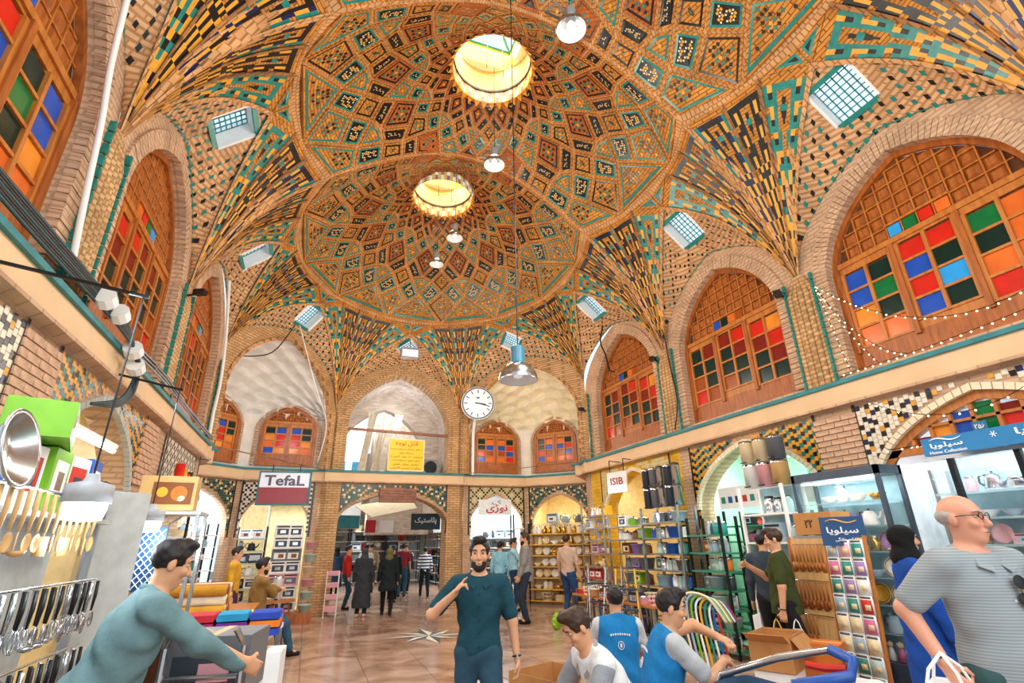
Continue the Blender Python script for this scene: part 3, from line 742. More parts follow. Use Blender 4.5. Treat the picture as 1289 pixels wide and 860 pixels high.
# lower part with the passage arch
wall_arch(em, FE, -1.8, 1.8, 0, ZL1, 0, 1.45, 2.15, 2.92, 0, 'pier_brick', reveal=.6)
voussoirs(vo, FE, 0, 1.45, 2.15, 2.92, .07, -.05, .03, 'pink_brick', 50)
wend = em.build('wall_end', kind='structure', label='brick end wall with the passage arch below and the open arch above'); vo.build('arch_brick', wend, kind='stuff')
pm = MB()
for sx in (-1, 1):
    for j in range(5):
        a = sx*(1.62+.09*j/2.5-.06); pm.tube([FE.p(a, ZL1, .03), FE.p(a, 4.9, .03), FE.p(sx*1.8+(a-sx*1.8)*.3, zP2, .02)], [.04, .04, .02], 'pier_brick', 8)
    for nm in ('right', 'left'):
        pass
pm.build('pilaster', wend)
for nm, sx in (('right', 1), ('left', -1)):
    fr = FD[nm]; dm_ = MB(); vo = MB()
    topD = lambda a: lunette_wall_z(min(1, max(0, a/LD)), zP1+(zP2-zP1)*a/LD, 6.62)+.02
    wall_arch(dm_, fr, 0, LD, ZL1, 6.6, LD/2, LD/2-.24, 4.7, 6.36, 0, 'pier_brick', reveal=.12, ztop=topD)
    voussoirs(vo, fr, LD/2, LD/2-.24, 4.7, 6.36, .07, -.05, .03, 'vault_rib', 70, ZL1)
    ob = dm_.build('wall_diagonal_'+nm, kind='structure', label='diagonal arch framing the plaster niche on the %s of the end wall' % nm); vo.build('arch_brick', ob, kind='stuff')
    pl = MB()
    for s in (.06, .14, LD-.16, LD-.08): pl.tube([fr.p(s, ZL1, .03), fr.p(s, 4.9, .03)], .045, 'pier_brick', 8)
    pl.build('pilaster', ob)
    # niche
    def X(v): return XC+sx*v
    NP = [(X(4.3), 11.75), (X(5.45), 13.1), (X(3.86), 14.75), (X(1.95), 14.78)]
    seg = [math.hypot(NP[i+1][0]-NP[i][0], NP[i+1][1]-NP[i][1]) for i in range(3)]; tot = sum(seg)
    def along(t):
        d = t*tot
        for i in range(3):
            if d <= seg[i] or i == 2: k = d/seg[i]; return NP[i][0]+(NP[i+1][0]-NP[i][0])*k, NP[i][1]+(NP[i+1][1]-NP[i][1])*k
            d -= seg[i]
    nw = MB()
    for i in range(3):
        a, b = NP[i], NP[i+1]; nw.face([(*a, ZL1), (*b, ZL1), (*b, 4.85), (*a, 4.85)], 'white_plaster')
    arch = arch_pts(LD/2, LD/2-.22, 4.7, 6.4, 66)
    def ap(t):
        q = arch[int(round(t*66))]; return fr.p(q[0], q[1], -.1)
    NPH, NT = 66, 42; V = []; F = []
    for it in range(NT+1):
        t = it/NT
        for ip in range(NPH+1):
            ph = ip/NPH; bx = along(ph); top = ap(ph); p = Vector((*bx, 4.75)); q = top
            z = p.z+(q.z-p.z)*math.sin(t*math.pi/2); k = 1-math.cos(t*math.pi/2); x = p.x+(q.x-p.x)*k; y = p.y+(q.y-p.y)*k
            # rows of hollow scalloped cells, stepping forward
            row = t*7; fr_ = row-math.floor(row); col = ph*11+(.5 if int(row) % 2 else 0); fc = col-math.floor(col)
            cell = (math.sin(math.pi*fc)**.6)*(1-fr_)*1.0
            d = .26*cell*min(1, (1-t)*3+.3)
            n = (Vector((p.x, p.y, 0))-Vector((fr.p(LD/2, 0, 0).x, fr.p(LD/2, 0, 0).y, 0))).normalized()
            V.append((x+n.x*d-n.x*.06, y+n.y*d-n.y*.06, z+.16*(1-fr_)*(1 if it else 0)*math.sin(math.pi*fc)))
    for it in range(NT):
        for ip in range(NPH): a = it*(NPH+1)+ip; F.append((a, a+1, a+NPH+2, a+NPH+1))
    mq = MB(); mq.mesh(V, F, 'white_plaster' if nm == 'left' else 'cream_plaster')
    no = nw.build('wall_niche_'+nm, kind='structure', label='white plaster niche with scalloped half dome, %s of the passage' % nm); mq.build('scalloped_vault', no, smooth=True)
    for i in (1, 2):
        a, b = NP[i], NP[i+1]; u = Vector((b[0]-a[0], b[1]-a[1], 0)); L = u.length; u.normalize(); n = Vector((u.y, -u.x, 0)); c3 = Vector((XC, 11, 0))-Vector((*a, 0))
        if n.dot(c3) < 0: n = -n
        wf = Frame((*a, 0), u, n); hw = .68 if i == 1 else .7; cc = L/2+(.12 if i == 1 else 0)
        ar = MB(); voussoirs(ar, wf, cc, hw+.05, 4.45, 5.12, .07, -.02, .05, 'pink_brick', 40, 3.52); ar.build('arch_brick', no, kind='stuff')
        bright = 'blue red amber dark orange blue red dark amber'.split() if nm == 'left' else 'red blue orange dark blue orange brown dark red'.split()
        orsi(wf, cc, hw, 3.52, 4.45, 5.08, .02, ('coloured pane window in the %s niche, ' % nm)+('on its oblique face' if i == 1 else 'on the face beside the passage pier'), i, nsash=2, rows=4, top=4.62, lattice=.14, single=False, bright=bright)
# ---------------- ledge running round the hall
def ledge(pts, name, label, nvec):
    mb = MB()
    for (a, b) in zip(pts[:-1], pts[1:]):
        a, b = Vector((*a, 0)), Vector((*b, 0)); u = (b-a).normalized(); n = Vector((u.y, -u.x, 0))
        if n.dot(Vector((XC, 6, 0))-a) < 0: n = -n
        f = Frame(a, u, n); L = (b-a).length; e = .03
        mb.rect(f, -e, L+e, ZL0, ZL1-.05, -.25, .10, 'beige_plaster'); mb.rect(f, -e, L+e, ZL1-.05, ZL1, -.35, .14, 'teal_paint')
        mb.rect(f, -e, L+e, ZL0-.03, ZL0, -.25, .13, 'pink_brick')
    return mb.build(name, kind='structure', label=label)
def mx(p): return (2*XC-p[0], p[1])
lr = [(6.3, -1.7), (6.3, 11.35)]
ledge(lr, 'trim_1', 'beige ledge with a blue top edge along the right wall', 0)
ledge([mx(p) for p in lr], 'trim_2', 'beige ledge with a blue top edge along the left wall', 0)
lc = [(6.25, 11.3), (6.4, 11.75), (7.55, 13.1), (5.96, 14.72), (3.95, 14.75)]
ledge(lc, 'trim_3', 'beige ledge under the niche windows right of the passage', 0)
ledge([mx(p) for p in lc], 'trim_4', 'beige ledge under the niche windows left of the passage', 0)
ledge([(.25, 14.68), (3.95, 14.68)], 'trim_5', 'beige ledge over the passage arch', 0)
# ---------------- floor
mat('floor_joint', '7a5a44', .5)
def marble():
    m = bpy.data.materials.new('polished_marble'); M_['polished_marble'] = m; nt, b = nodes_of(m); N = nt.nodes.new; L = nt.links.new
    tc = N('ShaderNodeTexCoord'); n = N('ShaderNodeTexNoise'); n.inputs['Scale'].default_value = 1.3; n.inputs['Detail'].default_value = 8; n.inputs['Distortion'].default_value = 1.2
    L(tc.outputs['Object'], n.inputs[0]); r = N('ShaderNodeValToRGB'); e = r.color_ramp.elements
    e[0].position = .32; e[0].color = (*lin('8a6852'), 1); e[1].position = .72; e[1].color = (*lin('d2b09a'), 1); e.new(.5).color = (*lin('b08c74'), 1)
    L(n.outputs[0], r.inputs[0]); L(r.outputs[0], b.inputs['Base Color']); b.inputs['Roughness'].default_value = .16; b.inputs['Specular IOR Level'].default_value = .6
    n2 = N('ShaderNodeTexNoise'); n2.inputs['Scale'].default_value = 5; L(tc.outputs['Object'], n2.inputs[0])
    bp = N('ShaderNodeBump'); bp.inputs['Strength'].default_value = .04; L(n2.outputs[0], bp.inputs['Height']); L(bp.outputs[0], b.inputs['Normal'])
marble()
fb = MB(); fb.face([(-7, -4, -.012), (12, -4, -.012), (12, 46, -.012), (-7, 46, -.012)], 'floor_joint')
fo = fb.build('floor', kind='structure', label='polished brown marble floor of the hall')
far = MB(); ts = .8
for i in range(-8, 12):
    for j in range(-3, 42):
        x0, y0 = XC+i*ts-ts/2, 10.6+(j-12)*ts-ts/2
        if y0 > 45: continue
        near = -2.3 < x0 < 6.3 and 2.5 < y0 < 13.5; mb = MB() if near else far; g = .004; z = R.uniform(-.0012, .0004)
        mb.mesh([(x0+g, y0+g, z), (x0+ts-g, y0+g, z), (x0+ts-g, y0+ts-g, z), (x0+g, y0+ts-g, z), (x0+g, y0+g, -.012), (x0+ts-g, y0+g, -.012), (x0+ts-g, y0+ts-g, -.012), (x0+g, y0+ts-g, -.012)],
                [(0,1,2,3),(0,4,5,1),(1,5,6,2),(2,6,7,3),(3,7,4,0)], 'polished_marble')
        if near: mb.build('floor_slab', fo)
far.build('floor_slabs', fo, kind='stuff')
mat('star_blue', '3c5a68', .25)
# eight pointed star inlaid at the centre of the octagon
sm = MB(); sc = (2.3, 10.62)
for k in range(8):
    a = math.pi*k/4; L = .92 if k % 2 == 0 else .72; tip = (sc[0]+L*math.cos(a), sc[1]+L*math.sin(a), .004)
    for sd in (-1, 1):
        b = a+sd*math.pi/8; q = (sc[0]+.33*math.cos(b), sc[1]+.33*math.sin(b), .004)
        sm.face([(sc[0], sc[1], .004), q, tip] if sd < 0 else [(sc[0], sc[1], .004), tip, q], 'white_tile' if sd < 0 else 'star_blue')
sm.build('star_inlay', fo)
brick_mat('old_brick_pale', 'd8cabb', 'b8a594', 'c8bcb0', .21, .06)
brick_mat('old_brick', 'b49a80', '8e745c', '9a8a78', .21, .065); 
mat('cream_cloth', 'e6dcc8', .9)
mat('rust_metal', '8a5c48', .5, .3, noise=.3)
# ------------------------------------------------------------------ lower walls: shop arches, tiled spandrels, interiors
def spandrel(par, fr, c, hw, w, zs, za, z1, style, d=.012, ts=.052):
    mb = MB(); n = int(2*hw/ts); m = int((z1-zs)/ts)+6; rnd = random.Random(3)
    for i in range(n):
        for j in range(m):
            half = style in ('yb', 'wb'); tw, th = (ts, ts) if not half else (ts*.62, ts*1.5)
            a = c-hw+(i+.5)*ts; b = z1-.03-(j+.5*(1 if (i % 2 and half) else 0)+.5)*ts*(1 if not half else 1.0)
            if b < zs-.35: continue
            h = zs+(za-zs)*g_arch((a-c)/(w)) if abs(a-c) < w else zs-.3
            if b-ts*.6 < h+.05: continue
            if style == 'yb': col = ('yellow_tile', 'yellow_tile', 'black_tile', 'teal_tile')[((i % 6 if (i//6) % 2 else 5-i % 6)+j*2) % 4]
            elif style == 'wb': col = 'black_tile' if (i+2*j) % 5 == 0 else ('yellow_tile' if (i*2+j) % 9 == 0 else ('navy_tile' if (i+j*3) % 7 == 0 else 'white_tile'))
            elif style == 'gw': col = 'black_tile' if (i+j) % 6 in (0,) or (i-j) % 6 == 0 else ('white_tile' if (i % 3 == 0 and j % 3 == 0) else 'yellow_pale')
            elif style == 'green': col = ('teal_dark', 'teal_dark', 'white_tile', 'black_tile', 'yellow_tile')[((i*j+i+j) % 7) % 5]
            elif style == 'lat': col = 'black_tile' if (i+j) % 4 == 0 or (i-j) % 4 == 0 else 'white_tile'
            else: col = 'yellow_tile' if (i+j) % 8 < 2 and (i-j) % 8 < 2 else 'yellow_pale'
            e = ts*.46
            p = [(a-e, b-e), (a+e, b-e), (a+e, b+e), (a-e, b+e)]
            mb.face([fr.p(x, y, d) for x, y in p], col)
    bd = MB()
    for s in (-1, 1): mb.face([fr.p(c+s*hw-.02, zs-.3, d+.003), fr.p(c+s*hw+.02, zs-.3, d+.003), fr.p(c+s*hw+.02, z1, d+.003), fr.p(c+s*hw-.02, z1, d+.003)], 'black_tile')
    mb.build('spandrel_tile', par, kind='stuff')
mat('pink_brick_plain', 'cfa98c', .8, noise=.25, scale=1.2)
mat('yellow_pale', 'd8c890', .4); mat('teal_dark', '2c5a50', .3)
def shop_shell(par, fr, s0, s1, depth, col, h=ZL0, floorz=.1, name='shop_interior'):
    mb = MB(); d0 = -.3
    P = lambda a, b, d: fr.p(a, b, d)
    mb.face([P(s0,0,d0-depth), P(s1,0,d0-depth), P(s1,h,d0-depth), P(s0,h,d0-depth)], col)
    for s in (s0, s1): mb.face([P(s,0,d0), P(s,0,d0-depth), P(s,h,d0-depth), P(s,h,d0)], col)
    mb.face([P(s0,h,d0), P(s1,h,d0), P(s1,h,d0-depth), P(s0,h,d0-depth)], col); mb.face([P(s0,floorz,.0), P(s1,floorz,.0), P(s1,floorz,d0-depth), P(s0,floorz,d0-depth)], col)
    mb.face([P(s0,0,.0), P(s1,0,.0), P(s1,floorz,.0), P(s0,floorz,.0)], 'pink_brick')
    mb.build(name, par)
    c = (s0+s1)/2
    return c
def shop_light(fr, s0, s1, z, d, e, col='eefaff', sy=.25):
    a, b = fr.p((s0+s1)/2, z, d), fr.p((s0+s1)/2, z-1, d-.35)
    lamp('AREA', a, e, col, (s1-s0)*.8, b, size_y=sy)
mat('shop_white', 'eef4f6', .5); mat('shop_green', 'bfe0cc', .4); mat('shop_dark', '4a5a60', .6); mat('shop_tint', '9cc0c8', .5); mat('shop_cream', 'ecd8a8', .6); mat('shop_grey', 'b8bcb8', .6)
for nm, fr in (('right', FR), ('left', FL)):
    wo = WALLS[nm]; lw = MB(); vo = MB()
    for k in range(4):
        s0, s1 = PY[k], PY[k+1]; c = (s0+s1)/2 if k < 3 else 9.5; w = 1.24
        yel = (nm == 'right' and k == 3); m = 'yellow_plaster' if yel else 'pink_brick'
        if nm == 'left' and k == 3:
            wall_arch(lw, fr, s0, s1, 0, ZL0, 9.75, .95, 1.9, 2.62, 0, m, reveal=.3)
            voussoirs(vo, fr, 9.75, .95, 1.9, 2.62, .1, -.03, .03, 'cream_plaster', 30)
            spandrel(wo, fr, 9.75, 1.12, .95, 1.9, 2.66, ZL0-.05, 'lat', ts=.06); shop_shell(wo, fr, 8.7, 10.8, 1.5, 'shop_white'); shop_light(fr, 8.7, 10.8, 2.6, -.4, 22)
            continue
        wall_arch(lw, fr, s0, s1, 0, ZL0, c, w, 2.05, 2.98, 0, m, reveal=.3)
        if k == 0: shop_shell(wo, fr, c-1.3, c+1.3, 1., 'shop_grey'); continue
        voussoirs(vo, fr, c, w, 2.05, 2.98, .06, -.03, .03, 'cream_plaster' if nm == 'right' else 'shop_grey', 44)
        st = {('right', 1): 'wb', ('right', 2): 'yb', ('right', 3): 'dots', ('left', 1): 'wb', ('left', 2): 'yb'}[(nm, k)]
        spandrel(wo, fr, c, 1.3, w, 2.05, 3.02, ZL0-.04, st, ts=.06 if st != 'dots' else .07)
        col = {('right', 1): 'shop_white', ('right', 2): 'shop_green', ('right', 3): 'shop_cream', ('left', 1): 'shop_white', ('left', 2): 'shop_cream'}[(nm, k)]
        shop_shell(wo, fr, c-1.32, c+1.32, 1.5, col)
        shop_light(fr, c-1.2, c+1.2, 2.9, -.35, {('right', 1): 50, ('right', 2): 75, ('right', 3): 30, ('left', 1): 30, ('left', 2): 26}[(nm, k)], 'e4fff4' if col == 'shop_green' else ('fff0cc' if col == 'shop_cream' and nm == 'right' else 'eef8ff'))
    o = lw.build('wall_lower_'+nm, kind='structure', label='brick shop front wall on the %s side of the hall' % nm); vo.build('arch_edge', o, kind='stuff')
    # the two nearest piers are laid brick by brick
    proto = None
    for k, z0, z1 in ((2, 2.2, 3.1), (3, 2.3, 3.1)) if nm == 'left' else ((2, 2.25, 3.1),):
        s = PY[k]; w0 = .31; bh = .072
        row = 0; z = z0
        while z < z1-bh:
            L = .205; a = s-w0-(L/2 if row % 2 else 0)
            while a < s+w0-.02:
                b0, b1 = max(a, s-w0), min(a+L-.012, s+w0)
                if b1-b0 > .03:
                    if proto is None:
                        pb = MB(); pb.box((0,0,0), (1, 1, 1), 'pink_brick_plain'); proto = pb.build('brick', o); bo = proto
                    else: bo = proto.copy(); COL.objects.link(bo)
                    bo.location = fr.p((b0+b1)/2, z+bh/2, .012); bo.scale = (.036+R.uniform(-.004, .004), b1-b0, bh-.012)
                a += L
            z += bh; row += 1
# niche shop fronts
NICHE = {}
for nm, sx in (('right', 1), ('left', -1)):
    X = lambda v: XC+sx*v
    NP = [(X(4.2), 11.35), (X(4.3), 11.75), (X(5.45), 13.1), (X(3.86), 14.75), (X(1.95), 14.78)]
    lw = MB(); fs = []
    for i in range(4):
        a, b = NP[i], NP[i+1]; u = Vector((b[0]-a[0], b[1]-a[1], 0)); L = u.length; u.normalize(); n = Vector((u.y, -u.x, 0))
        if n.dot(Vector((XC, 11, 0))-Vector((*a, 0))) < 0: n = -n
        fs.append((Frame((*a, 0), u, n), L))
    NICHE[nm] = fs
    o = lw
    for i in (0, 1): fr, L = fs[i]; lw.face([fr.p(0,0,0), fr.p(L,0,0), fr.p(L,ZL0,0), fr.p(0,ZL0,0)], 'pink_brick')
    for i in (2, 3):
        fr, L = fs[i]; c = L/2+(-.04 if i == 3 else .1); w = .78 if i == 3 else .86
        wall_arch(lw, fr, 0, L, 0, ZL0, c, w, 2.1, 2.88, 0, 'pink_brick', reveal=.15)
    o = lw.build('wall_lower_niche_'+nm, kind='structure', label='shop front wall in the %s niche beside the passage' % nm)
    for i in (2, 3):
        fr, L = fs[i]; c = L/2+(-.04 if i == 3 else .1); w = .78 if i == 3 else .86
        spandrel(o, fr, c, w+.06, w, 2.1, 2.9, ZL0-.04, ('gw' if i == 3 else 'green') if nm == 'right' else ('lat' if i == 3 else 'green'), ts=.055)
        col = {('right', 3): 'shop_white', ('right', 2): 'shop_cream', ('left', 3): 'shop_cream', ('left', 2): 'shop_white'}[(nm, i)]
        shop_shell(o, fr, c-w-.05, c+w+.05, 1.3, col)
        shop_light(fr, c-w, c+w, 2.75, -.2, {('right', 3): 60, ('right', 2): 34, ('left', 3): 60, ('left', 2): 60}[(nm, i)], 'fff0c4' if col == 'shop_cream' and nm == 'right' else 'eef8ff')
# brick piers either side of the passage, chamfered towards the niches
for sx in (-1, 1):
    pb = MB(); x = lambda v: XC+sx*v
    P = [(x(1.44), 14.66), (x(1.80), 14.66), (x(2.12), 14.98), (x(2.12), 15.3), (x(1.44), 15.3)]
    n = len(P)
    for i in range(n):
        a, b = P[i], P[(i+1) % n]; pb.face([(*a, 0), (*b, 0), (*b, ZL0), (*a, ZL0)], 'pier_brick')
    pb.build('pier_%s' % ('right' if sx > 0 else 'left'), wend)
spandrel(wend, FE, 0, 1.42, 1.45, 2.15, 2.98, ZL0-.04, 'green', d=.015, ts=.06)
# brick band hung over the crown of the passage arch: old roller shutter box
sb = empty('shutter_box', (2.15, 14.57, 2.62), 'weathered brown shutter box over the crown of the passage arch', 'shutter box')
b = MB(); b.box((0, 0, .2), (.98, .16, .36), 'rust_metal'); b.build('housing', sb)
for k in range(5):
    b = MB(); b.box((0, -.085, .06+.07*k), (.98, .015, .055), 'rust_metal'); b.build('slat', sb)
# ------------------------------------------------------------------ the lane beyond the passage
lane = MB(); x0, x1 = .35, 4.6
for y0, y1 in ((15.3, 46),):
    for x in (x0, x1): lane.face([(x, y0, 2.7), (x, y1, 2.7), (x, y1, 5.4), (x, y0, 5.4)], 'old_brick')
    lane.face([(-3, 46, 0), (8, 46, 0), (8, 46, 9), (-3, 46, 9)], 'old_brick')
for x, sg in ((x0, -1), (x1, 1)):
    lane.face([(x+sg*1.4, 15.3, 0), (x+sg*1.4, 46, 0), (x+sg*1.4, 46, 2.7), (x+sg*1.4, 15.3, 2.7)], 'shop_grey')
    lane.face([(x, 15.3, 2.7), (x+sg*1.4, 15.3, 2.7), (x+sg*1.4, 46, 2.7), (x, 46, 2.7)], 'shop_grey')
wl = lane.build('wall_lane', kind='structure', label='old brick walls of the lane beyond the passage')
# vaulted porch right behind the open upper arch
pv = MB(); A0 = arch_pts(0, 1.6, 4.75, 6.35, 24)
for d0, d1, m in ((-.5, -2.2, 'old_brick_pale'),):
    for i in range(24): pv.face([FE.p(*A0[i], d0), FE.p(*A0[i+1], d0), FE.p(*A0[i+1], d1), FE.p(*A0[i], d1)], m)
    for s in (-1.6, 1.6): pv.face([FE.p(s, ZL1, d0), FE.p(s, 4.75, d0), FE.p(s, 4.75, d1), FE.p(s, ZL1, d1)], m)
pv.face([(x0, 15.2, ZL1-.1), (x1, 15.2, ZL1-.1), (x1, 17, ZL1-.1), (x0, 17, ZL1-.1)], 'old_brick')
B0 = arch_pts(.1, 1.1, 4.4, 5.7, 20)
pv2 = Frame((2.1, 16.9, 0), (1,0,0), (0,-1,0)); wall_arch(pv, pv2, -1.7, 1.7, ZL1, 6.5, -.2, 1.3, 4.3, 5.75, 0, 'old_brick_pale', reveal=.4)
pv.build('porch_vault', wl)
bb = empty('building', (2.4, 24, 0), 'pale plastered building with grey windows seen through the open upper arch', 'building')
b = MB(); b.box((-1.6, 1.5, 4.5), (2.4, 3, 4.4), 'white_plaster'); b.build('wall', bb)
b = MB(); b.box((1.2, .4, 5.), (2.6, 1.6, 6), 'old_brick'); b.build('wall', bb)
for k in range(3):
    b = MB(); b.box((-2.3+k*.8, -.02, 4.6), (.5, .05, .9), 'blue_tile'); b.build('window', bb)
ac = empty('air_conditioner', (3.3, 16.2, ZL1-.1), 'grey air conditioner unit behind the open upper arch, on its right', 'air conditioner')
b = MB(); b.box((0, 0, .45), (.5, .35, .5), 'grey_paint'); b.build('casing', ac)
b = MB(); b.lathe([(.0, 0), (.2, 0), (.2, .02)], 'dark_metal', 14, c=(0, -.19, .45), M=Matrix.Rotation(math.pi/2, 3, 'X')); b.build('fan_grille', ac)

for x in (-.2, .2): b = MB(); b.box((x, 0, .1), (.04, .3, .2), 'dark_metal'); b.build('bracket', ac)
tr = MB(); tr.bar(FE.p(-1.5, 4.62, -.1), FE.p(1.5, 4.55, -.1), .07, .07, 'rust_metal'); tr.build('tie_beam', wend)
# curtain strips of canvas hanging in the porch
for i, (x, w) in enumerate(((1.35, .28), (1.75, .3), (2.15, .26))):
    c = MB(); V = []; F = []
    for r in range(9):
        for q in range(7):
            t = r/8; V.append((x+w*(q/6-.5)*(1-.3*math.sin(t*3))+.25*(t-.5), 16.3+.04*math.sin(q*2.2+r*.6), ZL1+.0+2.0*t))
    for r in range(8):
        for q in range(6): F.append((r*7+q, r*7+q+1, r*7+q+8, r*7+q+7))
    c.mesh(V, F, 'cream_cloth'); o = c.build('canvas_curtain', smooth=True)
    tag(o, ('leftmost', 'middle', 'rightmost')[i]+' of three long cream canvas curtains hanging in the open upper arch', 'curtain', 'canvas curtains in the upper arch')
# ------------------------------------------------------------------ goods
CN = {'f2f2ee': 'white', 'c8ccd0': 'silver', '1c1c20': 'black', 'c83028': 'red', 'd86a9a': 'pink', '2a5ab0': 'blue', '2c8c80': 'teal', 'e8b030': 'yellow', '7cb82c': 'green', 'e07a28': 'orange',
      'f0dcb0': 'cream', '8a5028': 'brown', 'a0b8c8': 'pale blue', '9a7ab8': 'lilac', '6a6e74': 'grey', 'd8b070': 'tan', '38404c': 'slate', 'b8d8d0': 'mint', 'e8a8b0': 'rose', 'c8a050': 'brass'}
INV = {v: k for k, v in CN.items()}
PROTO = {}
def gm(c):
    if c in ('silver', 'brass'): return mat('good_'+c, INV[c], .22, 1., noise=.05)
    return mat('good_'+c.replace(' ', '_'), INV[c], .35, noise=.06)
def rotx(a): return Matrix.Rotation(a, 3, 'X')
def proto(kind, col):
    k = (kind, col)
    if k in PROTO: return PROTO[k]
    b = MB(); m = gm(col); st = gm('silver'); bk = M_['black_plastic']; b.smooth = kind not in ('box', 'tall box', 'toaster', 'flat box')
    if kind in ('box', 'tall box', 'flat box'):
        w, d, h = {'box': (.26, .2, .2), 'tall box': (.18, .18, .3), 'flat box': (.32, .22, .1)}[kind]
        b.box((0, 0, h/2), (w, d, h), m); q_ = len(PROTO); other = gm(('white', 'cream', 'pale blue', 'rose', 'grey')[q_ % 5] if col not in ('white', 'cream') else ('red', 'blue', 'slate', 'teal')[q_ % 4])
        b.box((0, -d/2-.001, h*.42), (w*.72, .004, h*.5), other); b.box((w*.08*(q_ % 3-1), -d/2-.003, h*.42), (w*.34, .004, h*(.2+.06*(q_ % 3))), gm(('slate', 'brown', 'silver', 'black')[q_ % 4])); b.box((0, -d/2-.001, h*.85), (w*.8, .004, h*.12), gm('black'))
        b.box((0, 0, h), (w*.2, d, .003), gm('tan'))
    elif kind == 'pot':
        b.lathe([(.0, 0), (.11, 0), (.115, .01), (.115, .12), (.12, .125)], m, 16); b.lathe([(.12, .126), (.1, .14), (.03, .155), (0, .157)], st, 16); b.lathe([(0, .155), (.012, .157), (.018, .175), (0, .185)], bk, 8)
        for s in (-1, 1): b.tube([(s*.112, -.03, .1), (s*.15, -.03, .105), (s*.15, .03, .105), (s*.112, .03, .1)], .007, bk, 6)
    elif kind == 'pan':
        b.lathe([(0, 0), (.1, 0), (.13, .04), (.127, .04), (.098, .008), (0, .008)], m, 18, M=rotx(rad(75)), c=(0, 0, .13)); b.tube([(.0, .0, .26), (0, .01, .42)], .011, bk, 6)
    elif kind == 'jar':
        b.lathe([(0, 0), (.05, 0), (.056, .02), (.056, .12), (.04, .14), (.04, .15)], m, 12); b.lathe([(.044, .15), (.044, .175), (0, .178)], gm('silver' if col != 'silver' else 'black'), 12)
    elif kind == 'bottle':
        b.lathe([(0, 0), (.04, 0), (.042, .02), (.042, .17), (.018, .22), (.016, .26)], m, 12); b.lathe([(.02, .255), (.02, .285), (0, .287)], gm('white' if col != 'white' else 'red'), 10)
    elif kind == 'plate':
        b.lathe([(0, 0), (.07, .0), (.075, .012), (.13, .03), (.131, .025), (.07, -.006), (0, -.006)], m, 22, M=rotx(rad(78)), c=(0, 0, .13)); b.lathe([(.105, .022), (.118, .028)], gm('brass'), 22, M=rotx(rad(78)), c=(0, -.002, .13)); b.box((0, .04, .012), (.1, .06, .024), gm('brown'))
    elif kind == 'bowl': b.lathe([(0, 0), (.05, 0), (.05, .012), (.11, .075), (.105, .075), (.045, .02), (0, .018)], m, 18)
    elif kind == 'kettle':
        b.lathe([(0, 0), (.085, 0), (.09, .02), (.075, .12), (.05, .16), (0, .165)], m, 14); b.tube([(.08, 0, .06), (.13, 0, .1), (.15, 0, .15)], [.018, .013, .009], m, 8)
        b.tube([(-.06, 0, .15), (-.12, 0, .15), (-.13, 0, .08), (-.08, 0, .04)], .01, bk, 6); b.lathe([(0, .165), (.012, .168), (.014, .185), (0, .19)], bk, 8)
    elif kind == 'thermos':
        b.lathe([(0, 0), (.055, 0), (.058, .01), (.058, .22), (.045, .25)], m, 14); b.lathe([(.047, .25), (.045, .3), (0, .302)], gm('black' if col != 'black' else 'silver'), 14); b.tube([(.056, 0, .2), (.1, 0, .19), (.1, 0, .08), (.057, 0, .07)], .008, bk, 6)
    elif kind == 'tub': b.lathe([(0, 0), (.09, 0), (.12, .13), (.128, .13), (.128, .14), (.115, .14), (.088, .01), (0, .01)], m, 16)
    elif kind == 'bin':
        b.lathe([(0, 0), (.1, 0), (.1, .42), (.104, .425)], m, 18); b.lathe([(.104, .425), (.1, .47), (.04, .49), (0, .492)], gm('silver' if col != 'silver' else 'slate'), 18); b.box((0, -.1, .02), (.07, .06, .02), bk)
    elif kind == 'toaster':
        b.box((0, 0, .1), (.26, .15, .17), m); b.box((0, 0, .186), (.2, .03, .004), bk); b.box((0, -.077, .1), (.2, .006, .1), gm('silver')); b.lathe([(0, 0), (.018, 0), (.016, .015), (0, .016)], bk, 8, M=rotx(rad(90)), c=(.09, -.08, .06)); b.box((0, 0, .008), (.24, .13, .016), bk)
    elif kind == 'mixer':
        b.box((0, 0, .03), (.16, .14, .06), m); b.lathe([(.05, .06), (.065, .1), (.07, .24), (.0, .26)], gm('pale blue'), 12); b.lathe([(.0, .255), (.06, .25), (.05, .285), (0, .29)], m, 12); b.tube([(.06, 0, .22), (.11, 0, .2), (.11, 0, .12), (.066, 0, .11)], .01, m, 6)
    elif kind == 'lamp': b.lathe([(0, 0), (.06, 0), (.06, .015), (.015, .02), (.02, .15)], m, 12); b.lathe([(.07, .14), (.04, .26)], gm('cream'), 14)
    elif kind == 'basket':
        for j in range(9): a = j*math.tau/9; b.bar((.1*math.cos(a), .1*math.sin(a), 0), (.13*math.cos(a), .13*math.sin(a), .16), .008, .008, m)
        for z, r in ((.005, .1), (.08, .115), (.16, .13)): b.lathe([(r-.005, z-.006), (r+.005, z-.006), (r+.005, z+.006), (r-.005, z+.006), (r-.005, z-.006)], m, 14)
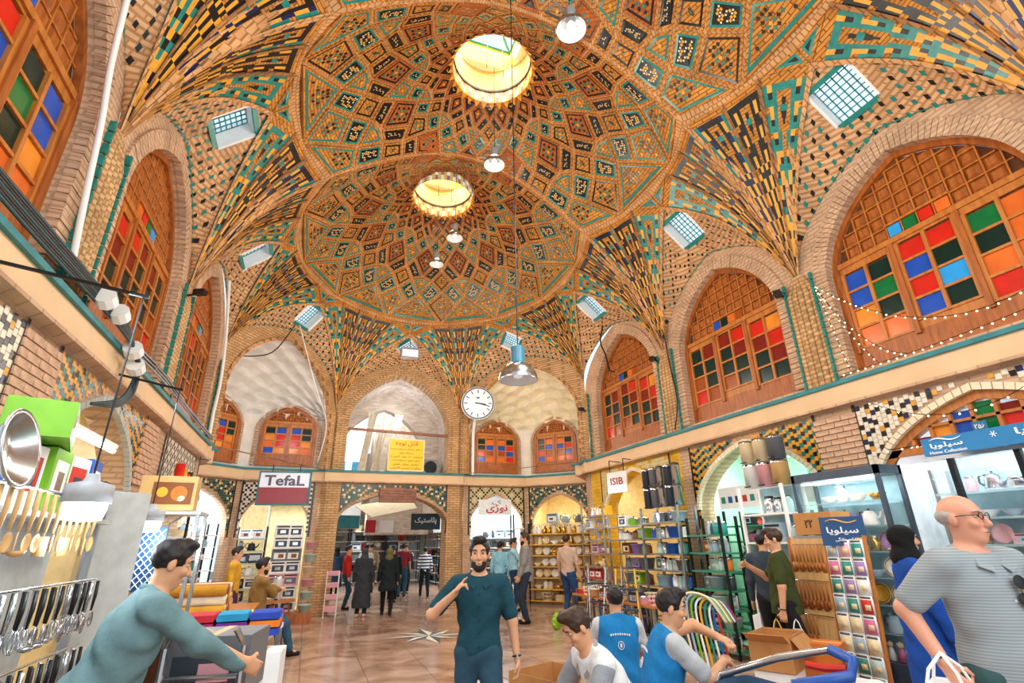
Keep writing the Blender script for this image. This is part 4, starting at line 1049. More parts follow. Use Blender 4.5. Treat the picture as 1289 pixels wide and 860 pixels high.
        b.lathe([(0, .004), (.1, .004)], m, 12)
    elif kind == 'tray': b.lathe([(0, 0), (.12, 0), (.15, .02), (.148, .024), (.118, .008), (0, .008)], m, 20, M=rotx(rad(80)), c=(0, 0, .15))
    elif kind == 'doll': b.lathe([(0, 0), (.05, 0), (.02, .12), (0, .13)], m, 10); b.lathe([(0, .12), (.03, .14), (.03, .17), (0, .19)], gm('cream'), 10)
    elif kind == 'packet': b.box((0, 0, .09), (.13, .02, .18), gm('white')); b.box((0, -.0105, .08), (.115, .004, .13), m); b.box((.01, -.0125, .075), (.06, .004, .05), gm('cream')); b.box((0, -.0105, .165), (.11, .004, .02), gm('grey'))
    elif kind == 'spatula': b.box((0, 0, .05), (.06, .008, .1), m); b.tube([(0, 0, .09), (0, .008, .2), (0, 0, .32)], [.006, .006, .01], gm('black'), 6)
    me = bpy.data.meshes.new(kind.replace(' ', '_')); me.from_pydata([tuple(p) for p in b.v], [], b.f)
    for q in b.mats: me.materials.append(q)
    me.polygons.foreach_set('material_index', b.m)
    if b.smooth: me.polygons.foreach_set('use_smooth', [True]*len(b.f))
    me.update(); PROTO[k] = (me, max(p[0] for p in b.v)-min(p[0] for p in b.v), max(p[2] for p in b.v)); return PROTO[k]
NAMES = {'box': 'boxed_appliance', 'tall box': 'tall_carton', 'flat box': 'flat_carton', 'pot': 'cooking_pot', 'pan': 'frying_pan', 'plate': 'dinner_plate', 'tub': 'plastic_tub', 'bin': 'pedal_bin', 'tray': 'serving_tray', 'doll': 'figurine', 'lamp': 'table_lamp', 'mixer': 'blender_jug'}
ORD = 'first second third fourth fifth sixth seventh eighth ninth tenth eleventh twelfth'.split()+['%dth' % i for i in range(13, 60)]
def rotz_of(fr):     # local -Y of a good faces along the frame normal, local X runs along it
    return math.atan2(-fr.n.x*-1, -fr.n.y) if False else math.atan2(fr.n.y, fr.n.x)+math.pi/2
def good(kind, col, loc, rz, label, group, scale=1.):
    me, w, h = proto(kind, col); o = link(me, NAMES.get(kind, kind.replace(' ', '_')), None, label, kind if kind not in ('box', 'tall box', 'flat box') else 'box', group)
    o.location = loc; o.rotation_euler.z = rz; o.scale = (scale,)*3; return o
LV = 'top second third fourth fifth sixth seventh eighth ninth tenth'.split()
def fill(fr, s0, s1, z, d, kinds, cols, place, level, group, rnd, h=.3, flip=False, gap=.006, scale=1.):
    a = s0; i = 0; items = []
    while True:
        kd, cl = rnd.choice(kinds), rnd.choice(cols); me, w, hh = proto(kd, cl); sc = scale*min(1.3, (h-.02)/hh/scale)*rnd.uniform(.88, 1.)
        if a+w*sc > s1: break
        items.append((a+w*sc/2, kd, cl, sc)); a += w*sc+gap+rnd.uniform(0, .012)
    rz = rotz_of(fr); n = len(items)
    for i, (s, kd, cl, sc) in enumerate(items):
        k = (n-1-i) if flip else i
        good(kd, cl, fr.p(s, z, d), rz+rnd.uniform(-.12, .12), '%s %s on %s shelf of %s, %s from left' % (cl, kd, level, place, ORD[k]), group, sc)
def shelves(name, fr, s0, s1, z0, z1, n, depth, d, board, place, kinds, cols, label, group, seed, flip=False, back=None, h=None, scale=1., skip=(), kbl=None, rails='dark_metal'):
    rnd = random.Random(seed); st = (z1-z0)/n
    rt = empty(name, fr.p((s0+s1)/2, 0, d), label, 'shelving')
    off = rt.location
    for s in (s0, s1):
        for dd in (d-depth/2+.02, d+depth/2-.02):
            m = MB(); m.box(fr.p(s, (z1)/2, dd)-off, (.035, .035, z1), rails); m.build('upright', rt)
    if back:
        m = MB(); q = [fr.p(s0, z0, d-depth/2)-off, fr.p(s1, z0, d-depth/2)-off, fr.p(s1, z1, d-depth/2)-off, fr.p(s0, z1, d-depth/2)-off]; m.face(q, back); m.build('back_panel', rt)
    for k in range(n):
        z = z1-st*(k+1); m = MB(); m.rect(Frame(fr.o-off, fr.u, fr.n), s0, s1, z-.025, z, d-depth/2, d+depth/2, board); m.build('shelf_board', rt)
        if k in skip: continue
        kk = kbl[k] if kbl else kinds
        fill(fr, s0+.03, s1-.03, z, d+.02, kk, cols, place, LV[k], group, rnd, h or st-.03, flip, scale=scale)
    return rt
def tube_lamp(fr, s0, s1, z, d, label):
    o = MB(); a, b = fr.p(s0, z, d), fr.p(s1, z, d); r = empty('strip_lamp', (a+b)/2, label, 'strip lamp'); c = (a+b)/2
    o.tube([a-c, b-c], .018, 'tube_light', 8); o.build('tube', r); o = MB(); o.bar(a-c+Vector((0,0,.03)), b-c+Vector((0,0,.03)), .05, .025, 'white_paint'); o.build('housing', r)
mat('shelf_yellow', 'e0b048', .5); mat('shelf_green', '3a8c6c', .4)
NR, NL = NICHE['right'], NICHE['left']
KW = ['pot', 'pan', 'kettle', 'jar', 'bowl', 'box']
# white appliance shop right of the passage
fr, L = NR[3]
shelves('shelf_unit', fr, .14, L-.3, .12, 2.0, 7, .35, -.75, 'white_paint', 'white shop right of passage', ['kettle', 'mixer', 'toaster', 'box', 'thermos'], ['white', 'black', 'silver', 'slate', 'pale blue'], 'white wall shelving of small appliances in the shop right of the passage', 'appliances in the white shop', 11, back='shop_white', flip=True, rails='white_paint')
shelves('shelf_unit', fr, .10, .42, .1, 2.35, 6, .3, -.05, 'white_paint', 'narrow rack on brick pier', ['box', 'flat box'], ['rose', 'cream', 'red', 'tan'], 'narrow rack of pink boxes against the right hand passage pier', 'boxes on the narrow rack', 12, flip=True)
# cream shop of plates
fr, L = NR[2]
shelves('shelf_unit', fr, .35, L-.12, .1, 2.1, 7, .35, -.05, 'shelf_yellow', 'yellow plate rack', ['plate', 'bowl', 'jar', 'plate'], ['cream', 'white', 'brass', 'cream'], 'yellow lit rack of plates and jars in the shop with the cream arch', 'crockery on the yellow rack', 13, flip=True, back='shop_cream', kbl=[['jar', 'bottle', 'jar'], ['plate', 'bowl', 'jar'], ['plate'], ['plate', 'bowl'], ['plate', 'tray'], ['bowl', 'jar'], ['pot', 'basket']])
fill(fr, .5, L-.3, 2.1, -.05, ['box', 'flat box', 'kettle'], ['pale blue', 'white', 'grey', 'rose'], 'cream arch plate rack', 'uppermost', 'boxes on top of the plate rack', random.Random(5), .28, True)
# ---- right wall, bay with the yellow arch
shelves('shelf_unit', FR, 9.95, 10.9, .1, 2.35, 9, .4, .35, 'steel', 'rack at yellow corner', ['doll', 'box', 'mixer', 'bottle', 'plate', 'bowl'], ['rose', 'white', 'pink', 'yellow', 'cream', 'red'], 'tall rack of pink and yellow goods at the yellow painted corner', 'goods on the corner rack', 21, rails='steel')
shelves('shelf_unit', FR, 8.55, 9.75, .1, 2.1, 8, .4, .35, 'steel', 'rack under yellow arch', ['kettle', 'pot', 'box', 'toaster', 'tub', 'jar'], ['lilac', 'silver', 'rose', 'grey', 'brown', 'green', 'white'], 'open rack of pots and kettles in front of the yellow arch', 'goods on the rack under the yellow arch', 22, rails='steel')
shelves('shelf_unit', FR, 7.35, 8.4, .1, 2.12, 8, .4, .45, 'steel', 'glassware rack', ['jar', 'bottle', 'tub', 'packet', 'thermos'], ['pale blue', 'teal', 'white', 'silver', 'blue', 'mint'], 'steel rack of glassware beside the brick pier with bins on top', 'goods on the glassware rack', 23, rails='steel')
rnd = random.Random(4)
for i in range(10):
    r_, c_ = divmod(i, 5); good('bin', ('silver', 'slate', 'silver', 'grey', 'slate')[i % 5], FR.p(7.5+c_*.22, 2.12+.36*r_, .45), rotz_of(FR), '%s pedal bin in the %s row atop the glassware rack, %s from left' % (('silver', 'slate', 'silver', 'grey', 'slate')[i % 5], ('lower', 'upper')[r_], ORD[4-c_]), 'metal bins on the glassware rack', .74)
# ---- green lit bay
shelves('shelf_unit', FR, 5.75, 7.35, .1, 2.02, 8, .4, -.5, 'shelf_green', 'green lit shelving', ['pan', 'tub', 'pot', 'box', 'bowl'], ['red', 'blue', 'teal', 'pink', 'black', 'green', 'white', 'slate'], 'green lit wall shelving of pans and tubs under the mint arch', 'goods on the green lit shelving', 24, back='shop_green')
shelves('shelf_unit', FR, 6.55, 7.3, .1, 1.9, 7, .36, .35, 'shelf_green', 'bottle rack by mint arch', ['bottle', 'packet', 'spatula', 'jar', 'tub'], ['teal', 'mint', 'slate', 'orange', 'pale blue'], 'narrow rack of bottles standing before the mint arch', 'goods on the bottle rack', 25)
shelves('shelf_unit', FR, 5.2, 5.95, .1, 2.24, 6, .42, .42, 'white_paint', 'white rack with rolls', ['bowl', 'jar', 'mixer', 'box'], ['white', 'mint', 'pale blue', 'silver', 'black'], 'white rack of bowls and jars carrying pale rolls on top', 'goods on the white rack', 26, rails='white_paint', back='shop_tint')
for i in range(6):
    r_, c_ = divmod(i, 3); col = ('white', 'rose', 'tan', 'cream', 'cream', 'grey')[i]
    good('bin', col, FR.p(5.83-c_*.25, 2.24+.335*r_, .42), rotz_of(FR), '%s round bin in the %s row atop the white rack, %s from left' % (col, ('lower', 'upper')[r_], ORD[c_]), 'bins on the white rack', .74).scale = (1.12, 1.12, .68)
# banner boards over the green lit shelving
bn = empty('banner_board', FR.p(6.3, 2.04, -.2), 'long white banner board with small pictures under the mint arch', 'board'); b = MB(); b.box((0, 0, .17), (.03, 1.9, .34), 'white_paint'); b.build('board', bn)
for k in range(7):
    b = MB(); b.box((-.018, .85-k*.16, .14), (.004, .09, .1), gm(('teal', 'blue', 'slate', 'red')[k % 4])); b.build('printed_picture', bn)
# window frame high up in the mint arch
wf = MB(); 
for a in (5.2, 5.75, 6.3): wf.bar(FR.p(a, 2.45, -.6), FR.p(a, 2.85, -.6), .03, .03, 'shelf_green')
wf.bar(FR.p(5.1, 2.45, -.6), FR.p(6.9, 2.45, -.6), .03, .03, 'shelf_green'); wf.bar(FR.p(5.1, 2.72, -.6), FR.p(6.6, 2.78, -.6), .03, .03, 'shelf_green')
wf.build('trim_6', kind='structure', label='green metal bars high in the mint coloured arch')
# ---- dark framed glass vitrine in front of the brick pier
def vitrine(name, fr, s0, s1, d0, d1, z0, z1, label, frame, n, place, group, seed, kinds, cols, legs=True, header=.1):
    o = fr.p((s0+s1)/2, 0, (d0+d1)/2); rt = empty(name, o, label, 'display case'); f2 = Frame(fr.o-o, fr.u, fr.n); t = .045
    for s in (s0, s1-t):
        for d in (d0, d1-t): m = MB(); m.rect(f2, s, s+t, 0, z1, d, d+t, frame); m.build('post', rt)
    m = MB(); m.rect(f2, s0, s1, z1-header, z1, d0, d1, frame); m.build('header', rt)
    m = MB(); m.rect(f2, s0, s1, 0, z0, d0, d1-.01, frame); m.build('base_cabinet', rt)
    st = (z1-header-z0)/n; rnd = random.Random(seed)
    for k in range(n):
        z = z1-header-st*(k+1)
        if k < n-1: m = MB(); m.rect(f2, s0+t, s1-t, z-.008, z, d0+t, d1-t, 'glass_shelf'); m.build('shelf', rt)
        fill(fr, s0+.07, s1-.07, z+.004, (d0+d1)/2+.06, kinds, cols, place, LV[k], group, rnd, st-.03, fr.n.x < 0, scale=.8)
    m = MB(); m.rect(f2, s0+t, s1-t, z0, z1-header, d0+.005, d0+.012, 'shop_tint'); m.build('back_panel', rt)
    m = MB(); m.rect(f2, s0+t, s1-t, z0, z1-header, d1-.012, d1-.008, 'clear_glass'); m.build('glass_front', rt)
    m = MB(); m.tube([f2.p(s0+.08, z1-header-.02, d1-.08), f2.p(s1-.08, z1-header-.02, d1-.08)], .012, 'tube_light', 6); m.build('strip_lamp', rt)
    return rt
mat('case_slate', '4a5560', .35, .3); mat('glass_shelf', 'cfe8e8', .1, noise=0, alpha=.5)
vitrine('display_case', FR, 3.98, 5.12, .1, .5, .35, 2.32, 'dark framed glass display case standing against the brick pier', 'case_slate', 7, 'dark framed display case', 'goods in the dark framed case', 31, ['bowl', 'jar', 'figurine' if False else 'doll', 'plate', 'kettle'], ['silver', 'white', 'pink', 'brass', 'pale blue', 'lilac', 'yellow'])
lamp('AREA', FR.p(4.55, 2.2, .42), 9, 'e8f8ff', .9, FR.p(4.55, 1.0, .2), size_y=.08)
# ---- nearest right shop: wooden lunette, sign, glass shop front
c, w = (PY[1]+PY[2])/2, 1.24
lu = empty('window_21', (0,0,0), 'low wooden fanlight of two rows of coloured panes over the blue shop sign', None, None, 'structure')
fm = MB(); A = arch_pts(c, w, 2.05, 2.98, 32); B = arch_pts(c, w-.09, 2.05, 2.88, 32)
for i in range(32): fm.prism(FR, [A[i], A[i+1], B[i+1], B[i]], -.14, -.04, 'walnut_light')
fm.rect(FR, c-w, c+w, 2.42, 2.50, -.14, -.04, 'walnut_light')
for s in (c-w, c+w-.09): fm.rect(FR, s, s+.09, 0, 2.42, -.14, -.05, 'walnut_light')
colr = 'blue green maroon amber blue green red amber blue maroon green amber'.split(); cols2 = 'blue green red maroon blue green maroon blue amber red green blue'.split()
nx = 11; x0, x1 = c-w+.05, c+w-.05; pw = (x1-x0)/nx
for i in range(nx):
    a0, a1 = x1-pw*(i+1)+.018, x1-pw*i-.018
    for r, (b0, b1, cl) in enumerate(((2.515, 2.69, colr), (2.72, 2.9, cols2))):
        h = min(arch_h(a0, c, w-.09, 2.05, 2.88), arch_h(a1, c, w-.09, 2.05, 2.88)); t = min(b1, h)
        if t-b0 > .03: g = MB(); g.rect(FR, a0, a1, b0, t, -.11, -.09, 'glass_'+cl[i]); g.build('pane', lu)
    h = arch_h((a0-.018), c, w-.09, 2.05, 2.88)
    if h > 2.5: fm.rect(FR, a0-.036, a0, 2.5, h, -.13, -.05, 'walnut_light')
h = [t for t in np.linspace(c-w, c+w, 80) if arch_h(t, c, w-.09, 2.05, 2.88) > 2.7]
fm.rect(FR, h[0], h[-1], 2.69, 2.72, -.13, -.05, 'walnut_light'); fm.build('window_frame', lu)
# glass shop front
sf = empty('glazed_front', FR.p(3.05, 0, -.2), 'glazed shop front of steel mullions under the blue sign', 'shop front'); f2 = Frame(FR.o-sf.location, FR.u, FR.n)
for s in (4.15, 3.55, 2.95, 2.35): m = MB(); m.rect(f2, s, s+.05, 0, 2.42, -.14, -.08, 'dark_metal'); m.build('mullion', sf)
m = MB(); m.rect(f2, 2.0, 4.2, 2.34, 2.42, -.16, -.06, 'steel'); m.build('top_rail', sf)
for s in (3.6, 3.0, 2.4): m = MB(); m.rect(f2, s, s+.55, .1, 2.34, -.12, -.11, 'clear_glass'); m.build('pane', sf)
shelves('shelf_unit', FR, 2.15, 4.1, .1, 2.3, 8, .35, -.75, 'glass_shelf', 'nearest glazed shop', ['bowl', 'plate', 'jar', 'kettle', 'flat box', 'doll', 'tray'], ['white', 'pale blue', 'silver', 'rose', 'cream', 'lilac', 'brass'], 'glass shelving of crockery and pink boxes inside the glazed shop', 'goods in the glazed shop', 33, rails='steel', back='shop_tint', scale=.85)
# ------------------------------------------------------------------ left side
fr, L = NL[3]   # appliance shop below the hanging sign
shelves('shelf_unit', fr, .12, .78, .1, 2.05, 7, .3, -.25, 'shop_grey', 'grey appliance cabinet', ['toaster', 'mixer', 'kettle', 'box'], ['black', 'slate', 'silver', 'white'], 'grey cabinet of black appliances under the red and white sign', 'appliances in the grey cabinet', 41)
shelves('shelf_unit', fr, .98, 1.36, .1, 2.0, 5, .26, -.2, 'white_paint', 'slim white stand', ['bottle', 'kettle', 'thermos', 'packet'], ['red', 'white', 'black', 'yellow'], 'slim white stand of small goods by the appliance shop door', 'goods on the slim stand', 42)
fr, L = NL[2]
shelves('shelf_unit', fr, .35, 1.0, .1, 2.35, 8, .36, .0, 'white_paint', 'bright white rack', ['mixer', 'bowl', 'jar', 'doll', 'bottle', 'plate'], ['white', 'pale blue', 'orange', 'silver', 'white'], 'bright white rack of glassware left of the appliance shop', 'goods on the bright white rack', 43, back='shop_white')
shelves('shelf_unit', fr, 1.1, 1.85, .1, 2.1, 8, .36, -.1, 'white_paint', 'left niche glassware rack', ['jar', 'bottle', 'bowl', 'kettle'], ['white', 'pale blue', 'silver', 'teal'], 'tall rack of pale glassware deep in the left niche', 'goods on the left niche rack', 44, back='shop_white')
# stack of boxed appliances against the passage pier
rnd = random.Random(9)
for k in range(7):
    for j in range(2):
        o = good('box', ('white', 'white', 'rose', 'white', 'grey', 'white', 'white')[k], (-.28-.30*j+rnd.uniform(-.015, .015), 14.1-.05*j, .2+.265*k), rnd.uniform(-.06, .06), '%s boxed appliance, %s stack by left passage pier, %s from bottom' % (('white', 'white', 'rose', 'white', 'grey', 'white', 'white')[k], ('right', 'left')[j], ORD[k]), 'boxed appliances by the passage pier', 1.32)
pl = empty('plinth', (-.9, 13.75, 0), 'low wooden plinth in front of the appliance shop', 'plinth'); b = MB(); b.box((0, .1, .1), (2.3, .9, .2), 'walnut_light'); b.build('platform', pl); b = MB(); b.box((0, -.36, .1), (2.34, .03, .2), 'walnut'); b.build('front_board', pl)
for k in range(6): good('tub', ('mint', 'mint', 'rose', 'cream', 'mint', 'rose')[k], (.1, 13.6, .2+.26*k), 0, '%s plastic tub hanging beside the boxed appliances, %s from the bottom' % (('mint', 'mint', 'rose', 'cream', 'mint', 'rose')[k], ORD[k]), 'tubs beside the boxed appliances', 1.15)
bt = empty('side_table', (-.45, 13.35, 0), 'small round wooden table on the plinth carrying a white bin', 'table'); b = MB(); b.lathe([(0, .46), (.34, .46), (.34, .5), (0, .5)], 'walnut_light', 20); b.build('table_top', bt)
for a in (0, 2.1, 4.2): b = MB(); b.bar((.2*math.cos(a), .2*math.sin(a), .46), (.26*math.cos(a), .26*math.sin(a), .2), .04, .04, 'walnut'); b.build('leg', bt)
good('bin', 'white', (-.5, 13.35, .5), 0, 'white pedal bin standing on the small round table', None, 1.0)
# pink tiered trolley in front of the pier
pt = empty('tiered_trolley', (.68, 14.35, 0), 'pink three tier trolley standing by the left passage pier', 'trolley')
for z in (.12, .38, .64, .9): b = MB(); b.lathe([(0, 0), (.16, 0), (.19, .1), (.18, .1), (.15, .012), (0, .012)], gm('rose'), 4, c=(0, 0, z), M=Matrix.Rotation(math.pi/4, 3, 'Z')); b.build('basket', pt)
for sx in (-1, 1):
    for sy in (-1, 1): b = MB(); b.tube([(.14*sx, .14*sy, 0), (.14*sx, .14*sy, 1.0)], .009, 'white_paint', 6); b.build('upright', pt)
# ------------------------------------------------------------------ people: one continuous body grown from a distance field, clothes and hair as children
def surface_net(F, org, h):
    s = F < 0
    c = [s[i:F.shape[0]-1+i, j:F.shape[1]-1+j, k:F.shape[2]-1+k] for i in (0, 1) for j in (0, 1) for k in (0, 1)]
    a = np.logical_or.reduce(c) & ~np.logical_and.reduce(c); I = np.argwhere(a)
    if len(I) == 0: return None, None
    idx = -np.ones(a.shape, np.int64); idx[a] = np.arange(len(I)); acc = np.zeros((len(I), 3)); n = np.zeros(len(I))
    off = np.array([(i, j, k) for i in (0, 1) for j in (0, 1) for k in (0, 1)])
    val = [F[I[:, 0]+o[0], I[:, 1]+o[1], I[:, 2]+o[2]] for o in off]
    for p in range(8):
        for q in range(p+1, 8):
            if np.abs(off[p]-off[q]).sum() != 1: continue
            m = (val[p] < 0) != (val[q] < 0); t = np.where(m, val[p]/np.where(m, val[p]-val[q], 1), 0)
            acc += np.where(m[:, None], off[p]+t[:, None]*(off[q]-off[p]), 0); n += m
    V = (I+acc/n[:, None])*h+org; Q = []
    for ax in range(3):
        b, c_ = [(1, 2), (2, 0), (0, 1)][ax]
        sl0 = [slice(None)]*3; sl1 = [slice(None)]*3; sl0[ax] = slice(0, -1); sl1[ax] = slice(1, None)
        A, B = s[tuple(sl0)], s[tuple(sl1)]; E = np.argwhere(A != B); E = E[(E[:, b] > 0) & (E[:, c_] > 0)]
        mx = np.array(a.shape); E = E[(E[:, b] < mx[b]) & (E[:, c_] < mx[c_])]
        eb = np.zeros(3, int); eb[b] = 1; ec = np.zeros(3, int); ec[c_] = 1
        g = [idx[tuple((E-x).T)] for x in (eb+ec, ec, 0*eb, eb)]; q = np.stack(g, 1); fl = A[tuple(E.T)]
        q[~fl] = q[~fl][:, ::-1]; Q.append(q)
    return V, np.concatenate(Q)
class SDF:
    def __init__(s, h): s.p = []; s.h = h; s.cuts = []
    def cone(s, a, b, ra, rb=None, k=.02): s.p.append(('c', np.array(a, float), np.array(b, float), ra, ra if rb is None else rb, k)); return s
    def ell(s, c, r, Rm=None, k=.02, sub=False): s.p.append(('s' if sub else 'e', np.array(c, float), np.array(r, float), np.eye(3) if Rm is None else np.array(Rm), 0, k)); return s
    def cut(s, pt, n): s.cuts.append((np.array(pt, float), np.array(n, float)/np.linalg.norm(n))); return s   # drop the side the normal points to
    def mesh(s, name, m, parent, noise=0., nf=9., inflate=0., smooth=1):
        lo = np.full(3, 9.); hi = -lo; bb = []
        for q in s.p:
            if q[0] == 'c': l = np.minimum(q[1]-q[3], q[2]-q[4]); u = np.maximum(q[1]+q[3], q[2]+q[4])
            else: e = np.sqrt(((q[3]*q[2])**2).sum(1)); l, u = q[1]-e, q[1]+e
            bb.append((l-.05-inflate, u+.05+inflate)); lo = np.minimum(lo, l-inflate); hi = np.maximum(hi, u+inflate)
        h = s.h; lo -= 3*h+noise; hi += 3*h+noise; n = np.ceil((hi-lo)/h).astype(int)+1; F = np.full(n, .2, np.float32)
        ax = [lo[i]+h*np.arange(n[i]) for i in range(3)]
        for q, (l, u) in zip(s.p, bb):
            i0 = np.maximum(0, np.floor((l-lo)/h).astype(int)); i1 = np.minimum(n, np.ceil((u-lo)/h).astype(int)+1); sl = tuple(slice(a, b) for a, b in zip(i0, i1))
            X, Y, Z = np.meshgrid(*[ax[i][sl[i]] for i in range(3)], indexing='ij')
            if q[0] == 'c':
                d = q[2]-q[1]; L2 = max(1e-9, d@d); t = np.clip(((X-q[1][0])*d[0]+(Y-q[1][1])*d[1]+(Z-q[1][2])*d[2])/L2, 0, 1)
                D_ = np.sqrt((X-q[1][0]-t*d[0])**2+(Y-q[1][1]-t*d[1])**2+(Z-q[1][2]-t*d[2])**2)-(q[3]+(q[4]-q[3])*t)
            else:
                P = np.stack([X-q[1][0], Y-q[1][1], Z-q[1][2]], -1)@q[3]; k0 = np.sqrt(((P/q[2])**2).sum(-1)); k1 = np.sqrt(((P/q[2]**2)**2).sum(-1))+1e-6; D_ = k0*(k0-1)/k1
            k = max(1e-4, q[5]); G = F[sl]
            if q[0] == 's': hh = np.maximum(k-np.abs(G+D_), 0)/k; F[sl] = np.maximum(G, -D_)+hh*hh*k*.25
            else: hh = np.maximum(k-np.abs(G-D_), 0)/k; F[sl] = np.minimum(G, D_)-hh*hh*k*.25
        F -= inflate
        if noise or s.cuts:
            X, Y, Z = np.meshgrid(*ax, indexing='ij')
            if noise: F += noise*(np.sin(X*nf*2.1+Z*nf*3.1+1.3*np.sin(Y*nf*2))*np.sin(Z*nf*1.3-Y*nf*2.3+X*nf)+.5*np.sin(Z*nf*4.7+X*nf*3.9+Y*nf*1.7))
            for pt, nn in s.cuts: F = np.maximum(F, (X-pt[0])*nn[0]+(Y-pt[1])*nn[1]+(Z-pt[2])*nn[2])
        F[0], F[-1], F[:, 0], F[:, -1], F[:, :, 0], F[:, :, -1] = .1, .1, .1, .1, .1, .1
        V, Q = surface_net(F, lo, h)
        if V is None: return None
        me = bpy.data.meshes.new(name); me.vertices.add(len(V)); me.vertices.foreach_set('co', V.astype(np.float32).ravel()); me.loops.add(Q.size); me.loops.foreach_set('vertex_index', Q.ravel().astype(np.int32))
        me.polygons.add(len(Q)); me.polygons.foreach_set('loop_start', np.arange(0, Q.size, 4, dtype=np.int32)); me.polygons.foreach_set('use_smooth', np.ones(len(Q), bool))
        me.materials.append(M_[m] if isinstance(m, str) else m); me.update(calc_edges=True); me.validate()
        return link(me, name, parent)
def cloth(col, rough=.85):
    k = 'cloth_'+col
    if k in M_: return M_[k]
    m = mat(k, col, rough, noise=.16, scale=7, spec=.2); nt = m.node_tree; b = nt.nodes['Principled BSDF']; n = nt.nodes.new('ShaderNodeTexNoise'); n.inputs['Scale'].default_value = 16; n.inputs['Detail'].default_value = 4
    bp = nt.nodes.new('ShaderNodeBump'); bp.inputs['Strength'].default_value = .35; bp.inputs['Distance'].default_value = .02; nt.links.new(n.outputs[0], bp.inputs['Height']); nt.links.new(bp.outputs[0], b.inputs['Normal']); return m
def striped(name, c1, c2, sc, axis=2, thr=.5):
    m = bpy.data.materials.new(name); M_[name] = m; nt, b = nodes_of(m); N = nt.nodes.new; L = nt.links.new; tc = N('ShaderNodeTexCoord'); sp = N('ShaderNodeSeparateXYZ'); L(tc.outputs['Object'], sp.inputs[0])
    a = N('ShaderNodeMath'); a.operation = 'MULTIPLY'; a.inputs[1].default_value = sc; L(sp.outputs[axis], a.inputs[0]); f = N('ShaderNodeMath'); f.operation = 'FRACT'; L(a.outputs[0], f.inputs[0])
    g = N('ShaderNodeMath'); g.operation = 'GREATER_THAN'; g.inputs[1].default_value = thr; L(f.outputs[0], g.inputs[0]); mx = N('ShaderNodeMix'); mx.data_type = 'RGBA'; L(g.outputs[0], mx.inputs[0])
    mx.inputs[6].default_value = (*lin(c1), 1); mx.inputs[7].default_value = (*lin(c2), 1); L(mx.outputs[2], b.inputs['Base Color']); b.inputs['Roughness'].default_value = .85; return m
mat('skin', 'd09a74', .5, noise=.06, scale=12); mat('skin_dark', 'b57c58', .5, noise=.06, scale=12); mat('skin_pink', 'dc9c80', .45, noise=.07, scale=10)
mat('hair_black', '181414', .5, noise=.2, scale=40); mat('hair_brown', '3a2618', .5, noise=.2, scale=40); mat('beard_dark', '2a1e18', .8, noise=.2, scale=60); mat('lip', 'a05c50', .5); mat('eye_white', 'cfc6bc', .4, noise=0); mat('iris', '2a1a10', .1, noise=0)
def V3(*a): return np.array(a, float)
def unit(v): v = np.array(v, float); return v/max(1e-9, np.linalg.norm(v))
def ik(a, b, l1, l2, pole):
    d = b-a; L = np.linalg.norm(d); L2 = min(L, (l1+l2)*.995); u = d/max(L, 1e-6); x = (l1*l1-l2*l2+L2*L2)/(2*L2); hh = math.sqrt(max(0, l1*l1-x*x)); pl = np.array(pole, float); pl = pl-u*(pl@u); pl = unit(pl)
    return a+u*x+pl*hh, a+u*L2
def rot_zx(yaw, pitch, roll=0):
    c, s_ = math.cos(yaw), math.sin(yaw); Rz = np.array([[c, -s_, 0], [s_, c, 0], [0, 0, 1]]); c, s_ = math.cos(pitch), math.sin(pitch); Rx = np.array([[1, 0, 0], [0, c, -s_], [0, s_, c]]); c, s_ = math.cos(roll), math.sin(roll); Ry = np.array([[c, 0, s_], [0, 1, 0], [-s_, 0, c]])
    return Rz@Rx@Ry
